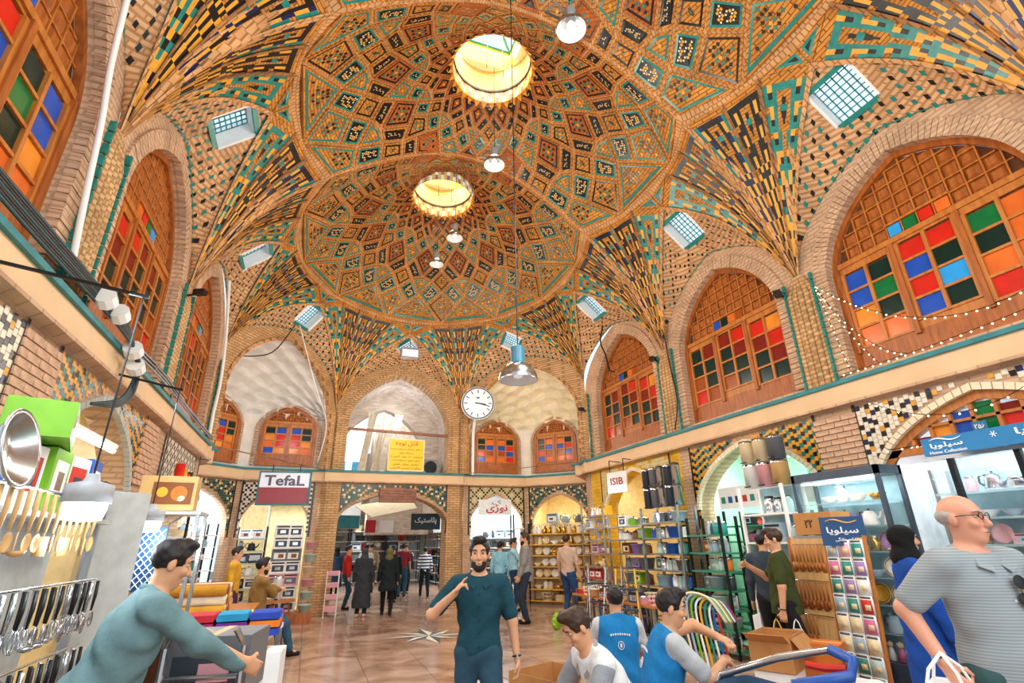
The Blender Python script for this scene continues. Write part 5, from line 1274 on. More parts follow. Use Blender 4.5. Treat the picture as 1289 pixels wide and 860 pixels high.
def person(loc, az, label, Ht=1.75, near=False, lean=0., side=0., pelvis=None, hr=None, hl=None, fr_=None, fl=None, epr=(.6, -.8, -.3), epl=(-.6, -.8, -.3), kp=(0, 1, 0), hyaw=0., hpitch=0., bulk=1.,
           shirt='406080', sleeve='short', trousers='303848', shoes='201c1c', skin='skin', hair='hair_black', hairstyle='short', beard=False, scarf=None, coat=None, skirt=False, vest=None, curl_r=.35, curl_l=.35, group=None, hem=.02, cuffs=None, fold=.004, hl_dir=None, hr_dir=None, collar=None):
    """az: compass heading of the chest, degrees clockwise from +Y. local +Y is forward, +X the person's right."""
    rt = empty('person', loc, label, 'person', group, None, -math.radians(az)); k = Ht/1.75; h = .0085 if near else .017; B = bulk
    pv = V3(0, 0, .93) if pelvis is None else np.array(pelvis, float)/k
    sp = V3(math.sin(side), math.sin(lean)*math.cos(side), math.cos(lean)*math.cos(side)); fw = unit(V3(0, math.cos(lean), -math.sin(lean))); rg = unit(np.cross(fw, sp))
    Rt = np.stack([rg, fw, sp], 1)
    def T(x, y, z): return pv+rg*x+fw*y+sp*z
    neck = T(0, -.01, .53); hd = neck+unit(sp*.75+V3(0, .12, .6))*.155; HR = rot_zx(-math.radians(hyaw), -math.radians(hpitch))
    def Hd(x, y, z): return hd+HR@V3(x, y, z)
    sh = {1: T(.185*(.6+.4*B), 0, .475), -1: T(-.185*(.6+.4*B), 0, .475)}; hp = {1: pv+rg*.09*B+V3(0, 0, -.02), -1: pv-rg*.09*B+V3(0, 0, -.02)}
    S_ = {}
    for s, hv, pole in ((1, hr, epr), (-1, hl, epl)):
        tgt = T(s*.27*B, .06, -.06) if hv is None else np.array(hv, float)/k
        el, wr = ik(sh[s], tgt, .285, .255, pole); S_[s] = (sh[s], el, wr)
    L_ = {}
    for s, fv in ((1, fr_), (-1, fl)):
        ft = V3(s*.1, 0, .075) if fv is None else np.array(fv, float)/k
        kn, an = ik(hp[s], ft, .44, .425, np.array(kp, float)+V3(s*.12, 0, 0)); L_[s] = (hp[s], kn, an)
    sk = SDF(h); sc = lambda *a: np.array(a)
    def torso(q, inf=0., k_=.06):
        q.ell(pv+sp*.02, (.165*B+inf, .118*B+inf, .14+inf), Rt, k_); q.ell(T(0, .012*(B-1)*8, .17), (.148*B+inf, .108*B*B+inf, .17+inf), Rt, k_); q.ell(T(0, .0, .34), (.172*B+inf, .118*B+inf, .19+inf), Rt, k_)
        q.cone(sh[1]-rg*.03, sh[-1]+rg*.03, .058*B+inf, k=k_); q.cone(T(0, -.01, .44), neck, .075+inf, .052+inf, k_)
    torso(sk)
    for s in (1, -1):
        a, e, w = S_[s]; sk.cone(a, e, .05*B, .040*B, .03); sk.cone(e, w, .041*B, .027*B, .03)
        a, kn, an = L_[s]; sk.cone(a, kn, .085*B, .055*B, .04); sk.cone(kn, an, .054*B, .036, .03)
    sk.cone(neck, hd-sp*.03, .053*B**.5, .05, .02)
    # head
    sk.ell(Hd(0, -.005, .035), (.073, .094, .088), HR, .02); sk.ell(Hd(0, .022, -.045), (.058, .068, .075), HR, .03); sk.ell(Hd(0, .055, -.09), (.03, .03, .024), HR, .025)
    if near:
        sk.cone(Hd(0, .092, .018), Hd(0, .112, -.022), .010, .014, .012); sk.ell(Hd(0, .098, -.028), (.019, .012, .010), HR, .008)
        for s in (1, -1):
            sk.ell(Hd(s*.033, .093, .018), (.019, .014, .012), HR, .012, True); sk.cone(Hd(s*.012, .089, .036), Hd(s*.05, .078, .036), .008, .006, .012)
            sk.ell(Hd(s*.044, .07, -.02), (.022, .02, .02), HR, .02)
        sk.cone(Hd(-.02, .088, -.056), Hd(.02, .088, -.056), .008, k=.008); sk.cone(Hd(-.016, .086, -.068), Hd(.016, .086, -.068), .009, k=.006)
    else:
        sk.cone(Hd(0, .088, .015), Hd(0, .106, -.022), .011, .015, .012)
    for s in (1, -1): sk.ell(Hd(s*.077, -.008, -.002), (.011, .021, .034), HR@rot_zx(s*-.3, 0), .008)
    # hands
    for s, cu, dr in ((1, curl_r, hr_dir), (-1, curl_l, hl_dir)):
        a, e, w = S_[s]; d = unit(w-e) if dr is None else unit(dr); n = unit(np.cross(d, V3(0, 1, 0)) if abs(d[1]) < .9 else np.cross(d, V3(1, 0, 0)))*s; u = np.cross(n, d)*1.; u = unit(u)
        if u[1] < 0 and abs(u[1]) > .2: u = -u
        Rh = np.stack([u, n, d], 1); sk.ell(w+d*.045, (.040, .017, .052), Rh, .02)
        if near:
            pal = -n if (n@(pv+sp*.2-w)) < 0 else n
            for i, (o, L) in enumerate(((.030, .072), (.010, .080), (-.010, .074), (-.029, .058))):
                c = cu if not isinstance(cu, (list, tuple)) else cu[i]; b0 = w+d*.085+u*o; a1 = c*1.2; d1 = d*math.cos(a1)+pal*math.sin(a1); p1 = b0+d1*L*.5; a2 = c*2.6; d2 = d*math.cos(a2)+pal*math.sin(a2); p2 = p1+d2*L*.5
                sk.cone(b0-d*.02, p1, .0095, .009, .006); sk.cone(p1, p2, .009, .0075, .004)
            ct = cu if not isinstance(cu, (list, tuple)) else cu[4]; t0 = w+d*.03+u*.03; t1 = t0+unit(u*.8+d*.6+pal*ct)*.045; t2 = t1+unit(u*(.5-ct)+d*.8+pal*ct)*.033; sk.cone(t0, t1, .013, .011, .01); sk.cone(t1, t2, .0105, .0085, .004)
        else: sk.ell(w+d*.10+V3(0, .01, 0), (.032, .016, .045), Rh, .02); sk.cone(w+d*.03+u*.03, w+d*.07+u*.045, .012, .009, .01)
    for s in (1, -1):
        an = L_[s][2]; sk.cone(an, an+V3(0, .11, -.045), .035, .03, .02)
    body = sk.mesh('body', skin, rt)
    # clothes
    if shirt:
        q = SDF(h); inf = .014; torso(q, inf)
        for s in (1, -1):
            a, e, w = S_[s]
            if sleeve == 'short': q.cone(a, a+(e-a)*.78, .066*B, .064*B, .03);
            elif sleeve == 'long': q.cone(a, e, .064*B, .055*B, .03); q.cone(e, w-(w-e)*.06, .054*B, .040*B, .03)
            elif sleeve == 'roll': q.cone(a, e, .064*B, .056*B, .03); q.cone(e, e+(w-e)*.3, .056*B, .052*B, .03)
        if hem > .05: q.cone(T(0, 0, .05), T(0, 0, -hem), .15*B, .165*B, .05)
        q.cut(T(0, 0, -(.08 if hem == .02 else hem)), -sp); q.cut(T(0, .02, .545), sp*1.+fw*.35)
        sh_o = q.mesh('shirt', cloth(shirt) if not shirt in M_ else M_[shirt], rt, fold, 9)
    if vest:
        q = SDF(h); torso(q, .026); q.cut(T(0, 0, -.10), -sp); q.cut(T(0, .02, .525), sp+fw*.5)
        for s in (1, -1): q.cut(T(s*.185*B+s*.012, 0, .4), rg*s+sp*.12)
        q.mesh('vest', cloth(vest), rt, .005, 8)
    if trousers:
        q = SDF(h)
        q.ell(pv+sp*.0, (.172*B, .128*B, .13), Rt, .05)
        for s in (1, -1):
            a, kn, an = L_[s]; q.cone(a, kn, .098*B, .073*B, .05); q.cone(kn, an+(kn-an)*.06, .072*B, .056, .03)
        q.cut(T(0, 0, .075), sp); q.mesh('trousers', cloth(trousers), rt, .004, 8)
    if coat:
        q = SDF(h); torso(q, .026); bot = V3(pv[0], pv[1], coat[1]); q.cone(T(0, 0, .1), V3(pv[0], pv[1], coat[1]+.1), .16, .2, .08)
        q.cone(V3(pv[0]-.06, pv[1], .75), V3(pv[0]-.1, pv[1], coat[1]+.05), .15, .16, .08); q.cone(V3(pv[0]+.06, pv[1], .75), V3(pv[0]+.1, pv[1], coat[1]+.05), .15, .16, .08)
        for s in (1, -1): a, e, w = S_[s]; q.cone(a, e, .068, .06, .03); q.cone(e, w-(w-e)*.05, .06, .048, .03)
        q.cut(V3(0, 0, coat[1]), (0, 0, -1)); q.cut(T(0, .02, .53), sp+fw*.4); q.mesh('coat', cloth(coat[0]) if coat[0] not in M_ else M_[coat[0]], rt, .006, 7)
    for s in (1, -1):
        q = SDF(h); an = L_[s][2]; q.cone(an+V3(0, -.03, -.035), an+V3(0, .13, -.05), .042, .036, .03); q.cone(an+V3(0, 0, .0), an+V3(0, 0, -.03), .044, .045, .03); q.cut(an+V3(0, 0, -.075), (0, 0, -1)); q.mesh('shoe', cloth(shoes, .5), rt)
    # hair, beard, scarf
    if hairstyle == 'short':
        q = SDF(min(h, .012)); q.ell(Hd(0, -.012, .044), (.084, .102, .092), HR, .02); q.ell(Hd(0, .045, .118), (.058, .055, .034), HR, .02)
        q.p = q.p; q.ell(Hd(0, .10, .005), (.078, .07, .082), HR, .01, True); q.cut(Hd(0, -.06, -.05), HR@V3(0, .45, -1)); q.cut(Hd(0, .045, .0), HR@V3(0, .75, -1)); q.mesh('hair', hair, rt, .003, 30)
    elif hairstyle == 'fringe':
        q = SDF(h); q.ell(Hd(0, -.012, .02), (.079, .1, .06), HR, .02); q.cut(Hd(0, 0, .035), HR@V3(0, .35, 1)); q.cut(Hd(0, -.01, 0), HR@V3(0, 1, 0)); q.cut(Hd(0, 0, -.05), HR@V3(0, 0, -1)); q.mesh('hair', 'hair_grey', rt)
    if beard and near:
        q = SDF(h); q.ell(Hd(0, .024, -.05), (.0615, .0715, .079), HR, .02); q.ell(Hd(0, .056, -.092), (.033, .034, .027), HR, .025); q.cone(Hd(-.026, .092, -.046), Hd(.026, .092, -.046), .007, k=.006)
        q.ell(Hd(0, .095, -.062), (.02, .02, .008), HR, .006, True); q.ell(Hd(0, .09, .005), (.05, .06, .045), HR, .01, True); q.cut(Hd(0, 0, -.02), HR@V3(0, .3, 1)); q.mesh('beard', 'beard_dark', rt)
    elif beard:
        q = SDF(.012); q.ell(Hd(0, .025, -.055), (.061, .071, .072), HR, .02); q.cut(Hd(0, 0, -.045), HR@V3(0, .2, 1)); q.mesh('beard', 'beard_dark', rt)
    if scarf:
        q = SDF(h); q.ell(Hd(0, -.012, .03), (.092, .112, .105), HR, .03); q.cone(hd-sp*.05, neck+sp*.02, .085, .10, .04); q.cone(neck, T(0, .02, .42), .11, .14, .05); q.ell(Hd(0, .1, -.01), (.056, .075, .08), HR, .015, True); q.mesh('headscarf', cloth(scarf) if scarf not in M_ else M_[scarf], rt, .004, 12)
    if near:
        for s in (1, -1):
            b = MB(); b.smooth = True; M4 = Matrix([list(r) for r in HR]); c = Hd(s*.033, .0765, .017)
            b.lathe([(0, -.0125), (.008, -.0095), (.0123, -.002), (.0123, .002), (.008, .0095), (.0045, .0117)], 'eye_white', 12, c=c, M=M4@Matrix.Diagonal((1, 1, .62))@Matrix.Rotation(-math.pi/2, 3, 'X')); b.lathe([(.0082, .0108), (.006, .0126), (0, .0137)], 'iris', 10, c=c, M=M4@Matrix.Diagonal((1, 1, .72))@Matrix.Rotation(-math.pi/2, 3, 'X')); b.build('eye', rt)
            b = MB(); b.tube([Hd(s*.014, .094, .036), Hd(s*.034, .094, .043), Hd(s*.055, .08, .038)], [.004, .0055, .003], hair if hairstyle == 'short' else 'hair_grey', 6); b.build('eyebrow', rt)
        b = MB(); b.tube([Hd(-.024, .088, -.062), Hd(0, .099, -.060), Hd(.024, .088, -.062)], [.003, .0055, .003], 'lip', 6); b.build('lips', rt)
    else:
        b = MB()
        for s in (1, -1): b.box(Hd(s*.032, .088, .018), (.026, .008, .010), 'iris')
        b.build('eyes', rt)
    if collar:
        b = MB(); cc = T(0, -.005, .535); rr = .071*B**.6
        b.tube([cc+rg*rr*math.sin(a)+fw*rr*1.0*math.cos(a)+sp*(-.045*math.cos(a)*(1 if math.cos(a) > 0 else .35)) for a in np.linspace(.35, math.tau-.35, 22)], [.018]*22, cloth(collar) if collar not in M_ else M_[collar], 8)
        for s in (1, -1):
            p0 = T(s*.022, .078*B+.012, .478); p1 = T(s*.068*B, .055*B, .522); p2 = T(s*.092*B, .086*B+.012, .468); p3 = T(s*.045, .104*B+.014, .442); q_ = [Vector(p) for p in (p0, p1, p2, p3)]; f_ = Vector(fw)*.012
            b.mesh(q_+[v+f_ for v in q_], [(0,1,2,3),(7,6,5,4),(0,4,5,1),(1,5,6,2),(2,6,7,3),(3,7,4,0)], cloth(collar) if collar not in M_ else M_[collar])
        b.build('collar', rt)
    rt.scale = (k, k, k)
    def world(p): p = np.array(p, float)*k; a = -math.radians(az); return Vector((loc[0]+p[0]*math.cos(a)-p[1]*math.sin(a), loc[1]+p[0]*math.sin(a)+p[1]*math.cos(a), loc[2]+p[2]))
    return dict(root=rt, Hd=Hd, T=T, S=S_, L=L_, world=world, HR=HR, k=k, sp=sp, rg=rg, fw=fw)
mat('hair_grey', 'b0a8a0', .6, noise=.2, scale=40)
def watch(P, s, name='wristwatch', face='dark_metal'):
    a, e, w = P['S'][s]; d = unit(w-e); c = w-d*.02; b = MB(); ring = []
    x = unit(np.cross(d, V3(0, 0, 1)) if abs(d[2]) < .9 else np.cross(d, V3(1, 0, 0))); y = np.cross(d, x)
    b.tube([c+(x*math.cos(t)+y*math.sin(t))*.034 for t in np.linspace(0, math.tau, 15)], .006, face, 6, cap=False); b.box(c+x*s*.036, (.012, .03, .03), 'steel'); return b.build(name, P['root'])
def buttons(P, n=5, col='white_paint'):
    b = MB()
    for i in range(n): p = P['T'](0, .145, .05+.09*i); b.box(p, (.012, .008, .012), col)
    return b.build('buttons', P['root'])
# ------------------------------------------------------------------ the people in the hall
striped('stripe_grey', '9aa4a8', '868e92', 75, 2, .6); striped('stripe_navy', 'e8e8e8', '2a3c58', 9, 2, .5); striped('bag_stripe', 'e8f0f4', '2a90b8', 22, 0, .5); striped('scarf_print', 'c87c78', 'e8d8d0', 14, 2, .4)
def foot(s, y=0., x=.1, z=.075): return (s*x, y, z)
P = person((1.22, 3.97, 0), 196, 'bearded man in a dark teal short sleeved shirt and jeans walking towards the camera', 1.6, True, beard=True, shirt='1c4450', trousers='2c4a5c', hr=(.175, .17, 1.235), epr=(.9, -.1, -.9), hl=(-.27, .04, .80), epl=(-.7, -.6, 0), hr_dir=(-.55, .25, .75), curl_r=(.75, .8, .85, .1, .1), curl_l=.5, hem=.035, fr_=foot(1, -.12), fl=foot(-1, .12), hyaw=4, bulk=.97, collar='1c4450')
watch(P, -1)
buttons(P, 5, 'dark_metal')
# bald man
P = person((3.22, 1.84, 0), 194, 'bald man in glasses and a loose grey striped shirt walking past the glazed shop', 1.77, True, shirt='stripe_grey', trousers='3c5a5c', hairstyle='fringe', skin='skin_pink', bulk=1.12, hyaw=-22, hem=.2, hr=(.31, -.02, .99), hl=(-.34, -.2, .9), curl_r=.9, epr=(.5, -1, 0), collar='stripe_grey', fr_=foot(1, -.2), fl=foot(-1, .22))
watch(P, 1)
def glasses(P, dark=False):
    b = MB(); Hd = P['Hd']
    for s in (1, -1):
        c = Hd(s*.034, .104, .016); b.tube([Vector(c)+Vector(P['HR']@V3(.024*math.cos(t), -.004*abs(math.cos(t)), .016*math.sin(t))) for t in np.linspace(0, math.tau, 13)], .0022, 'dark_metal', 5, cap=False); b.tube([Hd(s*.058, .098, .02), Hd(s*.078, .05, .02), Hd(s*.082, -.01, .015)], .002, 'dark_metal', 5)
    b.tube([Hd(-.01, .106, .02), Hd(.01, .106, .02)], .002, 'dark_metal', 5); b.build('glasses', P['root'])
glasses(P)
b = MB(); c = P['T'](-.03, .155, .40)
for z in (0, -.075): b.lathe([(0, 0), (.03, 0), (.032, .006), (0, .01)], 'black_plastic', 12, c=Vector(c)+Vector((0, .01, z)), M=rotx(rad(-80)))
b.bar(Vector(c)+Vector((0, .012, -.02)), Vector(c)+Vector((0, .012, -.055)), .012, .008, 'brass'); b.build('hanging_sunglasses', P['root'])
buttons(P, 4)
BALD = P
# man in the green t shirt with two carrier bags
P = person((5.05, 4.86, 0), 322, 'man in an olive green t-shirt looking at his phone and holding two carrier bags', 1.68, True, shirt='3c4420', trousers='1c1c22', shoes='20282c', hair='hair_brown', hl=(-.26, .02, .80), hr=(.10, .34, 1.27), epr=(.6, -.3, -.9), curl_l=.95, curl_r=.7, hpitch=10, hyaw=-6, hem=.1, fr_=foot(1, .14), fl=foot(-1, -.32, z=.10), bulk=1.04); GREEN = P
watch(P, -1)
# teal shirt man bending over a trolley on the left
P = person((-.80, 3.5, 0), 66, 'man in a grey teal shirt bending forward over a hand trolley of boxes', 1.74, True, shirt='68868a', sleeve='long', trousers='3a4048', lean=.38, hr=(.24, .50, .98), hl=(-.15, .58, 1.0), hpitch=16, collar='68868a', hem=.16, curl_r=.8, curl_l=.8, fr_=foot(1, -.1), fl=foot(-1, .25), bulk=1.12, pelvis=(0, -.12, .83), fold=.008)
# crouching worker in the white polo shirt
P = person((1.98, 3.5, 0), 272, 'crouching young man in a white polo shirt with grey sleeves reaching into a carton', 1.72, True, shirt='e4e6e8', trousers='38404c', hair='hair_brown', pelvis=(0, -.16, .45), lean=.62, hr=(.30, .42, .48), hl=(-.10, .44, .50), fr_=foot(1, .22, .14), fl=foot(-1, .06, .14), hpitch=34, hyaw=8, collar='9aa0a8', kp=(0, 1, .5), curl_r=.5, curl_l=.5, hem=.1)
for s in (1, -1):
    a, e, w = P['S'][s]; q = SDF(.0085); q.cone(a+(e-a)*.1, a+(e-a)*.8, .070, .068, .02); q.mesh('sleeve', cloth('9aa0a8'), P['root'], .003, 9)
# worker in blue vest with his back turned
P = person((2.92, 4.9, 0), 24, 'seated worker in a blue vest with his back turned, only dark hair showing', 1.72, True, shirt='c8ccd0', vest='1f7ab8', trousers='2a3440', pelvis=(0, 0, .34), lean=.18, fr_=foot(1, .34, .2), fl=foot(-1, .34, .2), kp=(0, .6, 1), hr=(.2, .42, .45), hl=(-.2, .42, .45))
VA = P
P = person((2.37, 3.58, 0), 112, 'seated worker in a blue vest and grey t-shirt, forearms stretched out in front', 1.74, True, shirt='b4b8bc', vest='1f7ab8', trousers='2a3440', pelvis=(0, 0, .44), lean=.30, fr_=foot(1, .45, .2), fl=foot(-1, .42, .2), kp=(0, .6, 1), hr=(.02, .50, .76), hl=(-.05, .52, .90), epr=(.9, -.2, -.9), epl=(-.9, .2, .3), curl_r=.8, curl_l=.6, hpitch=10, hyaw=8)
VB = P
def vest_print(P):          # curved line of white lettering and a round emblem on the back of the vest
    b = MB(); T = P['T']
    for i in range(9):
        t = (i-4)*.022; b.box(T(t, -.155, .385-.9*t*t), (.013, .006, .014 if i % 2 else .018), 'white_paint')
    b.build('back_lettering', P['root']); b = MB(); c = [T(.028*math.cos(a), -.158+.002*abs(math.sin(a)), .29+.033*math.sin(a)) for a in np.linspace(0, math.tau, 17)]; b.tube(c, .003, 'white_paint', 5, cap=False)
    b.box(T(0, -.156, .29), (.018, .006, .03), 'white_paint'); b.build('back_emblem', P['root'])
vest_print(VA); vest_print(VB)
# woman in blue behind the bald man
P = person((4.75, 3.2, 0), 130, 'woman in a black headscarf and a long bright blue coat beside the cutlery stand', 1.66, True, shirt=None, coat=('1c4aa0', .42), trousers='20242c', scarf='181818', hairstyle='none', hl=(-.3, .06, .82), hr=(.25, .1, .82)); BLUEW = P
# seated man with folded arms on the left
person((-.62, 9.6, 0), 72, 'seated bearded man in a brown jumper with folded arms beside the textile stall', 1.72, True, shirt='8a6a3c', sleeve='long', trousers='35586e', beard=True, pelvis=(0, 0, .60), hr=(-.12, .24, .98), hl=(.12, .27, .95), epr=(.8, .2, -.8), epl=(-.8, .2, -.8), fr_=foot(1, .55), fl=foot(-1, .42), kp=(0, 1, .4), hyaw=6, curl_r=.6, curl_l=.6)
far = [
 ((-1.15, 10.9, 0), 95, 'man with black hair in a mustard and purple top behind the textile stall', dict(Ht=1.58, shirt='d09a30', sleeve='long', trousers='503048')),
 ((4.5, 11.24, 0), 285, 'tall bearded man in a grey jumper and dark jeans waiting before the white shop', dict(Ht=1.79, shirt='8a8680', sleeve='long', trousers='2c3440', shoes='181818', beard=True, hair='hair_brown', hem=.14, hr=(.16, .16, .82), hl=(-.16, .18, .84), near=True)),
 ((5.55, 11.3, 0), 60, 'man with brown hair in a beige t-shirt and jeans by the pink goods rack', dict(Ht=1.74, shirt='c8a890', trousers='2c4870', hair='hair_brown')),
 ((4.72, 13.55, 0), 40, 'man in a pale blue shirt seen from behind at the white shop', dict(Ht=1.62, shirt='8cc4d8', sleeve='long', trousers='2c5a78', hem=.14)),
 ((5.02, 13.35, 0), 110, 'shop assistant in a pale blue shirt with dark trousers facing the white shop counter', dict(Ht=1.70, shirt='a0d0e0', sleeve='long', trousers='24405c', hr=(.2, .4, 1.0))),
 ((5.55, 5.55, 0), 60, 'dark haired man in a slate jacket among the green lit shelves', dict(Ht=1.66, shirt='38424c', sleeve='long', trousers='202428', hpitch=-8)),
 ((1.36, 14.0, 0), 20, 'woman in a long charcoal chador walking by the left passage pier', dict(Ht=1.52, shirt=None, coat=('34383c', .22), trousers='202428', scarf='3c4448', hairstyle='none', shoes='d8a890')),
 ((1.95, 13.95, 0), 10, 'woman in a black coat and olive scarf with a green bag, seen from behind', dict(Ht=1.51, shirt=None, coat=('1c2426', .62), trousers='181a1c', scarf='6a6440', hairstyle='none', fr_=foot(1, -.1), fl=foot(-1, .14))),
 ((1.1, 15.9, 0), 95, 'young man in a red top under a black jacket entering by the left pier', dict(Ht=1.58, shirt='c02c24', sleeve='long', trousers='2a4a60')),
 ((3.05, 18.6, 0), 15, 'man in a maroon shirt and jeans with his back turned in the lane', dict(Ht=1.62, shirt='8a2c34', trousers='2c5468', hl=(-.22, -.2, .95))),
 ((3.72, 18.2, 0), 5, 'man in a broad striped navy and white top walking away down the lane', dict(Ht=1.50, shirt='stripe_navy', sleeve='long', trousers='1c242c', lean=.12, fr_=foot(1, -.18), fl=foot(-1, .18))),
 ((4.05, 16.6, 0), 200, 'woman in a rose printed headscarf and black coat at the passage', dict(Ht=1.50, shirt=None, coat=('1e2830', .38), trousers='1a1c20', scarf='scarf_print', hairstyle='none')),
 ((4.12, 15.1, 0), 350, 'woman in a blue shawl over a dusty pink coat under the passage arch', dict(Ht=1.52, shirt=None, coat=('b06464', .3), trousers='302428', scarf='2c58a0', hairstyle='none')),
 ((3.35, 19.8, 0), 180, 'man in a black jacket and cap coming up the lane between the shoppers', dict(Ht=1.56, shirt='1c2830', sleeve='long', trousers='1c2024')),
 ((2.55, 17.2, 0), 190, 'woman in a black coat and dark teal headscarf coming along the lane', dict(Ht=1.5, shirt=None, coat=('182428', .5), trousers='181a1c', scarf='1c3a40', hairstyle='none')),
 ((1.75, 17.6, 0), 30, 'man in a white t-shirt walking away beyond the two women', dict(Ht=1.62, shirt='dcdcd8', trousers='384858')),
 ((.95, 18.9, 0), 10, 'woman in a slate blue coat and black headscarf far down the lane', dict(Ht=1.56, shirt=None, coat=('28384c', .4), trousers='181a1c', scarf='141618', hairstyle='none')),
 ((2.25, 20.8, 0), 0, 'man in a tan jacket far along the lane under the awning', dict(Ht=1.66, shirt='a08868', sleeve='long', trousers='303438')),
]
for loc, az, lab, kw in far: person(loc, az, lab, **kw)
# ------------------------------------------------------------------ writing
mat('sign_yellow', 'f4c818', .5, noise=.03); mat('sign_red', 'b8202c', .5); mat('sign_ink', '2a2420', .5); mat('sign_maroon', '9c4850', .4, emit=.12, noise=.05); mat('sign_light', 'dce0e8', .3, emit=.35, noise=.02); mat('sign_blue', '2070a0', .4, noise=.04); mat('sign_navy', '1c4878', .4, noise=.04); mat('sign_grey', '6a6478', .4)
mat('clock_face', 'eef2f4', .4, emit=.15, noise=0); mat('lens_glass', 'e8eef2', .1, noise=0, alpha=.15)
mat('lamp_blue', '5a90a8', .4, .3)
mat('cable_teal', '2a4a50', .5)
AF = {'ا': 'fe8d fe8e', 'آ': 'fe81 fe82', 'ب': 'fe8f fe90 fe91 fe92', 'پ': 'fb56 fb57 fb58 fb59', 'ت': 'fe95 fe96 fe97 fe98', 'ج': 'fe9d fe9e fe9f fea0', 'ح': 'fea1 fea2 fea3 fea4', 'خ': 'fea5 fea6 fea7 fea8', 'د': 'fea9 feaa', 'ر': 'fead feae', 'ز': 'feaf feb0', 'ژ': 'fb8a fb8b',
      'س': 'feb1 feb2 feb3 feb4', 'ش': 'feb5 feb6 feb7 feb8', 'ص': 'feb9 feba febb febc', 'ط': 'fec1 fec2 fec3 fec4', 'ع': 'fec9 feca fecb fecc', 'ف': 'fed1 fed2 fed3 fed4', 'ق': 'fed5 fed6 fed7 fed8', 'ک': 'fb8e fb8f fb90 fb91', 'گ': 'fb92 fb93 fb94 fb95', 'ل': 'fedd fede fedf fee0', 'م': 'fee1 fee2 fee3 fee4', 'ن': 'fee5 fee6 fee7 fee8', 'ه': 'fee9 feea feeb feec', 'و': 'feed feee', 'ی': 'fbfc fbfd fbfe fbff'}
AF = {k: [chr(int(x, 16)) for x in v.split()] for k, v in AF.items()}
def fa(t):
    if not any(c in AF for c in t): return t[::1]
    out = []
    for w in t.split(' '):
        o = []
        for i, c in enumerate(w):
            if c not in AF: o.append(c); continue
            f = AF[c]; pj = i > 0 and w[i-1] in AF and len(AF[w[i-1]]) == 4; nj = i < len(w)-1 and w[i+1] in AF and len(f) == 4
            o.append(f[3] if pj and nj else f[2] if nj else f[1] if pj else f[0])
        out.append(''.join(o[::-1]))
    return ' '.join(out[::-1])
def text(t, m, height, parent, loc, M3, depth=.003, name='lettering', width=None, bold=0.):
    c = bpy.data.curves.new('t', 'FONT'); c.body = fa(t); c.align_x = 'CENTER'; c.align_y = 'CENTER'; c.size = 1; c.extrude = .02; c.offset = bold; c.resolution_u = 2
    o = bpy.data.objects.new('t', c); COL.objects.link(o); me = bpy.data.meshes.new_from_object(o.evaluated_get(bpy.context.evaluated_depsgraph_get())); bpy.data.objects.remove(o)
    n = len(me.vertices); co = np.empty(n*3); me.vertices.foreach_get('co', co); co = co.reshape(-1, 3); lo, hi = co.min(0), co.max(0); co -= (lo+hi)/2
    s = height/(hi[1]-lo[1]); sx = s if width is None else width/(hi[0]-lo[0]); co = co*[sx, s, depth/.04]; co = co@np.array(M3).T
    me.vertices.foreach_set('co', co.ravel()); me.materials.clear(); me.materials.append(M_[m] if isinstance(m, str) else m); me.name = name; me.update()
    return link(me, name, parent, loc=loc)
def face_m(n, up=(0, 0, 1)):      # columns: right, up, normal of a board facing along n
    n = Vector(n).normalized(); u = Vector(up); r = u.cross(n).normalized(); u = n.cross(r); return np.array([[r.x, u.x, n.x], [r.y, u.y, n.y], [r.z, u.z, n.z]])
def board(name, c, n, w, h, m, label, cat, t=.03, frame=None, up=(0,0,1)):
    rt = empty(name, c, label, cat); F = face_m(n, up); R3 = Matrix([list(r) for r in F]); b = MB(); b.box(R3@Vector((0, 0, -t/2)), (w, h, t), m, R3); b.build('panel', rt)
    if frame:
        for i, (x, y, a, q) in enumerate(((0, h/2, w+.03, .03), (0, -h/2, w+.03, .03), (-w/2, 0, .03, h), (w/2, 0, .03, h))):
            b = MB(); b.box(R3@Vector((x, y, -t/2+.005)), (a, q, t+.014), frame, R3); b.build('frame_bar', rt)
    def at(x, y, z=.004): return R3@Vector((x, y, z))
    return rt, F, at
rt, F, at = board('notice_board', (2.30, 14.52, 3.91), (0, -1, .02), .98, .86, 'sign_yellow', 'yellow notice board with red and black writing standing on the ledge over the passage', 'sign', frame='cream_cloth')
text('قابل توجه', 'sign_red', .16, rt, at(0, .31), F, width=.62, bold=.01)
for i, (l, w) in enumerate((('در طول رسیدگی به سلامت کسبه', .9), ('و مراکز خرید', .4), ('استفاده از مواد آتش زا', .9), ('بدون مجوز ممنوع است', .78), ('سازمان خدمات شهری', .7), ('رعایت ایمنی الزامی', .84))): text(l, 'sign_ink', .068, rt, at(0, .16-.105*i), F, width=w)
rt, F, at = board('shop_sign', (-.66, 13.25, 2.83), (-.12, -1, 0), 1.10, .72, 'sign_light', 'lit shop sign, grey letters over a maroon lower half, hanging at the left niche', 'sign', .10, 'teal_paint')
text('TefaL', 'sign_grey', .24, rt, at(0, .17, .008), F, width=.88, bold=.025, name='lettering'); b = MB(); R3 = Matrix([list(r) for r in F]); b.box(at(0, -.165, .002), (1.07, .36, .006), 'sign_maroon', R3); b.build('lower_panel', rt); b = MB(); b.box(at(0, -.165, .006), (.006, .36, .004), 'sign_grey', R3); b.build('panel_joint', rt)
for x in (-.3, .3): b = MB(); b.bar(at(x, .36, -.05), at(x, .55, -.05), .02, .02, 'dark_metal'); b.build('hanger', rt)
rt, F, at = board('shop_sign', (6.0, 2.72, 2.43), (-1, 0, 0), 1.7, .18, 'sign_blue', 'long blue shop sign with white lettering under the wooden fanlight', 'sign', .05)
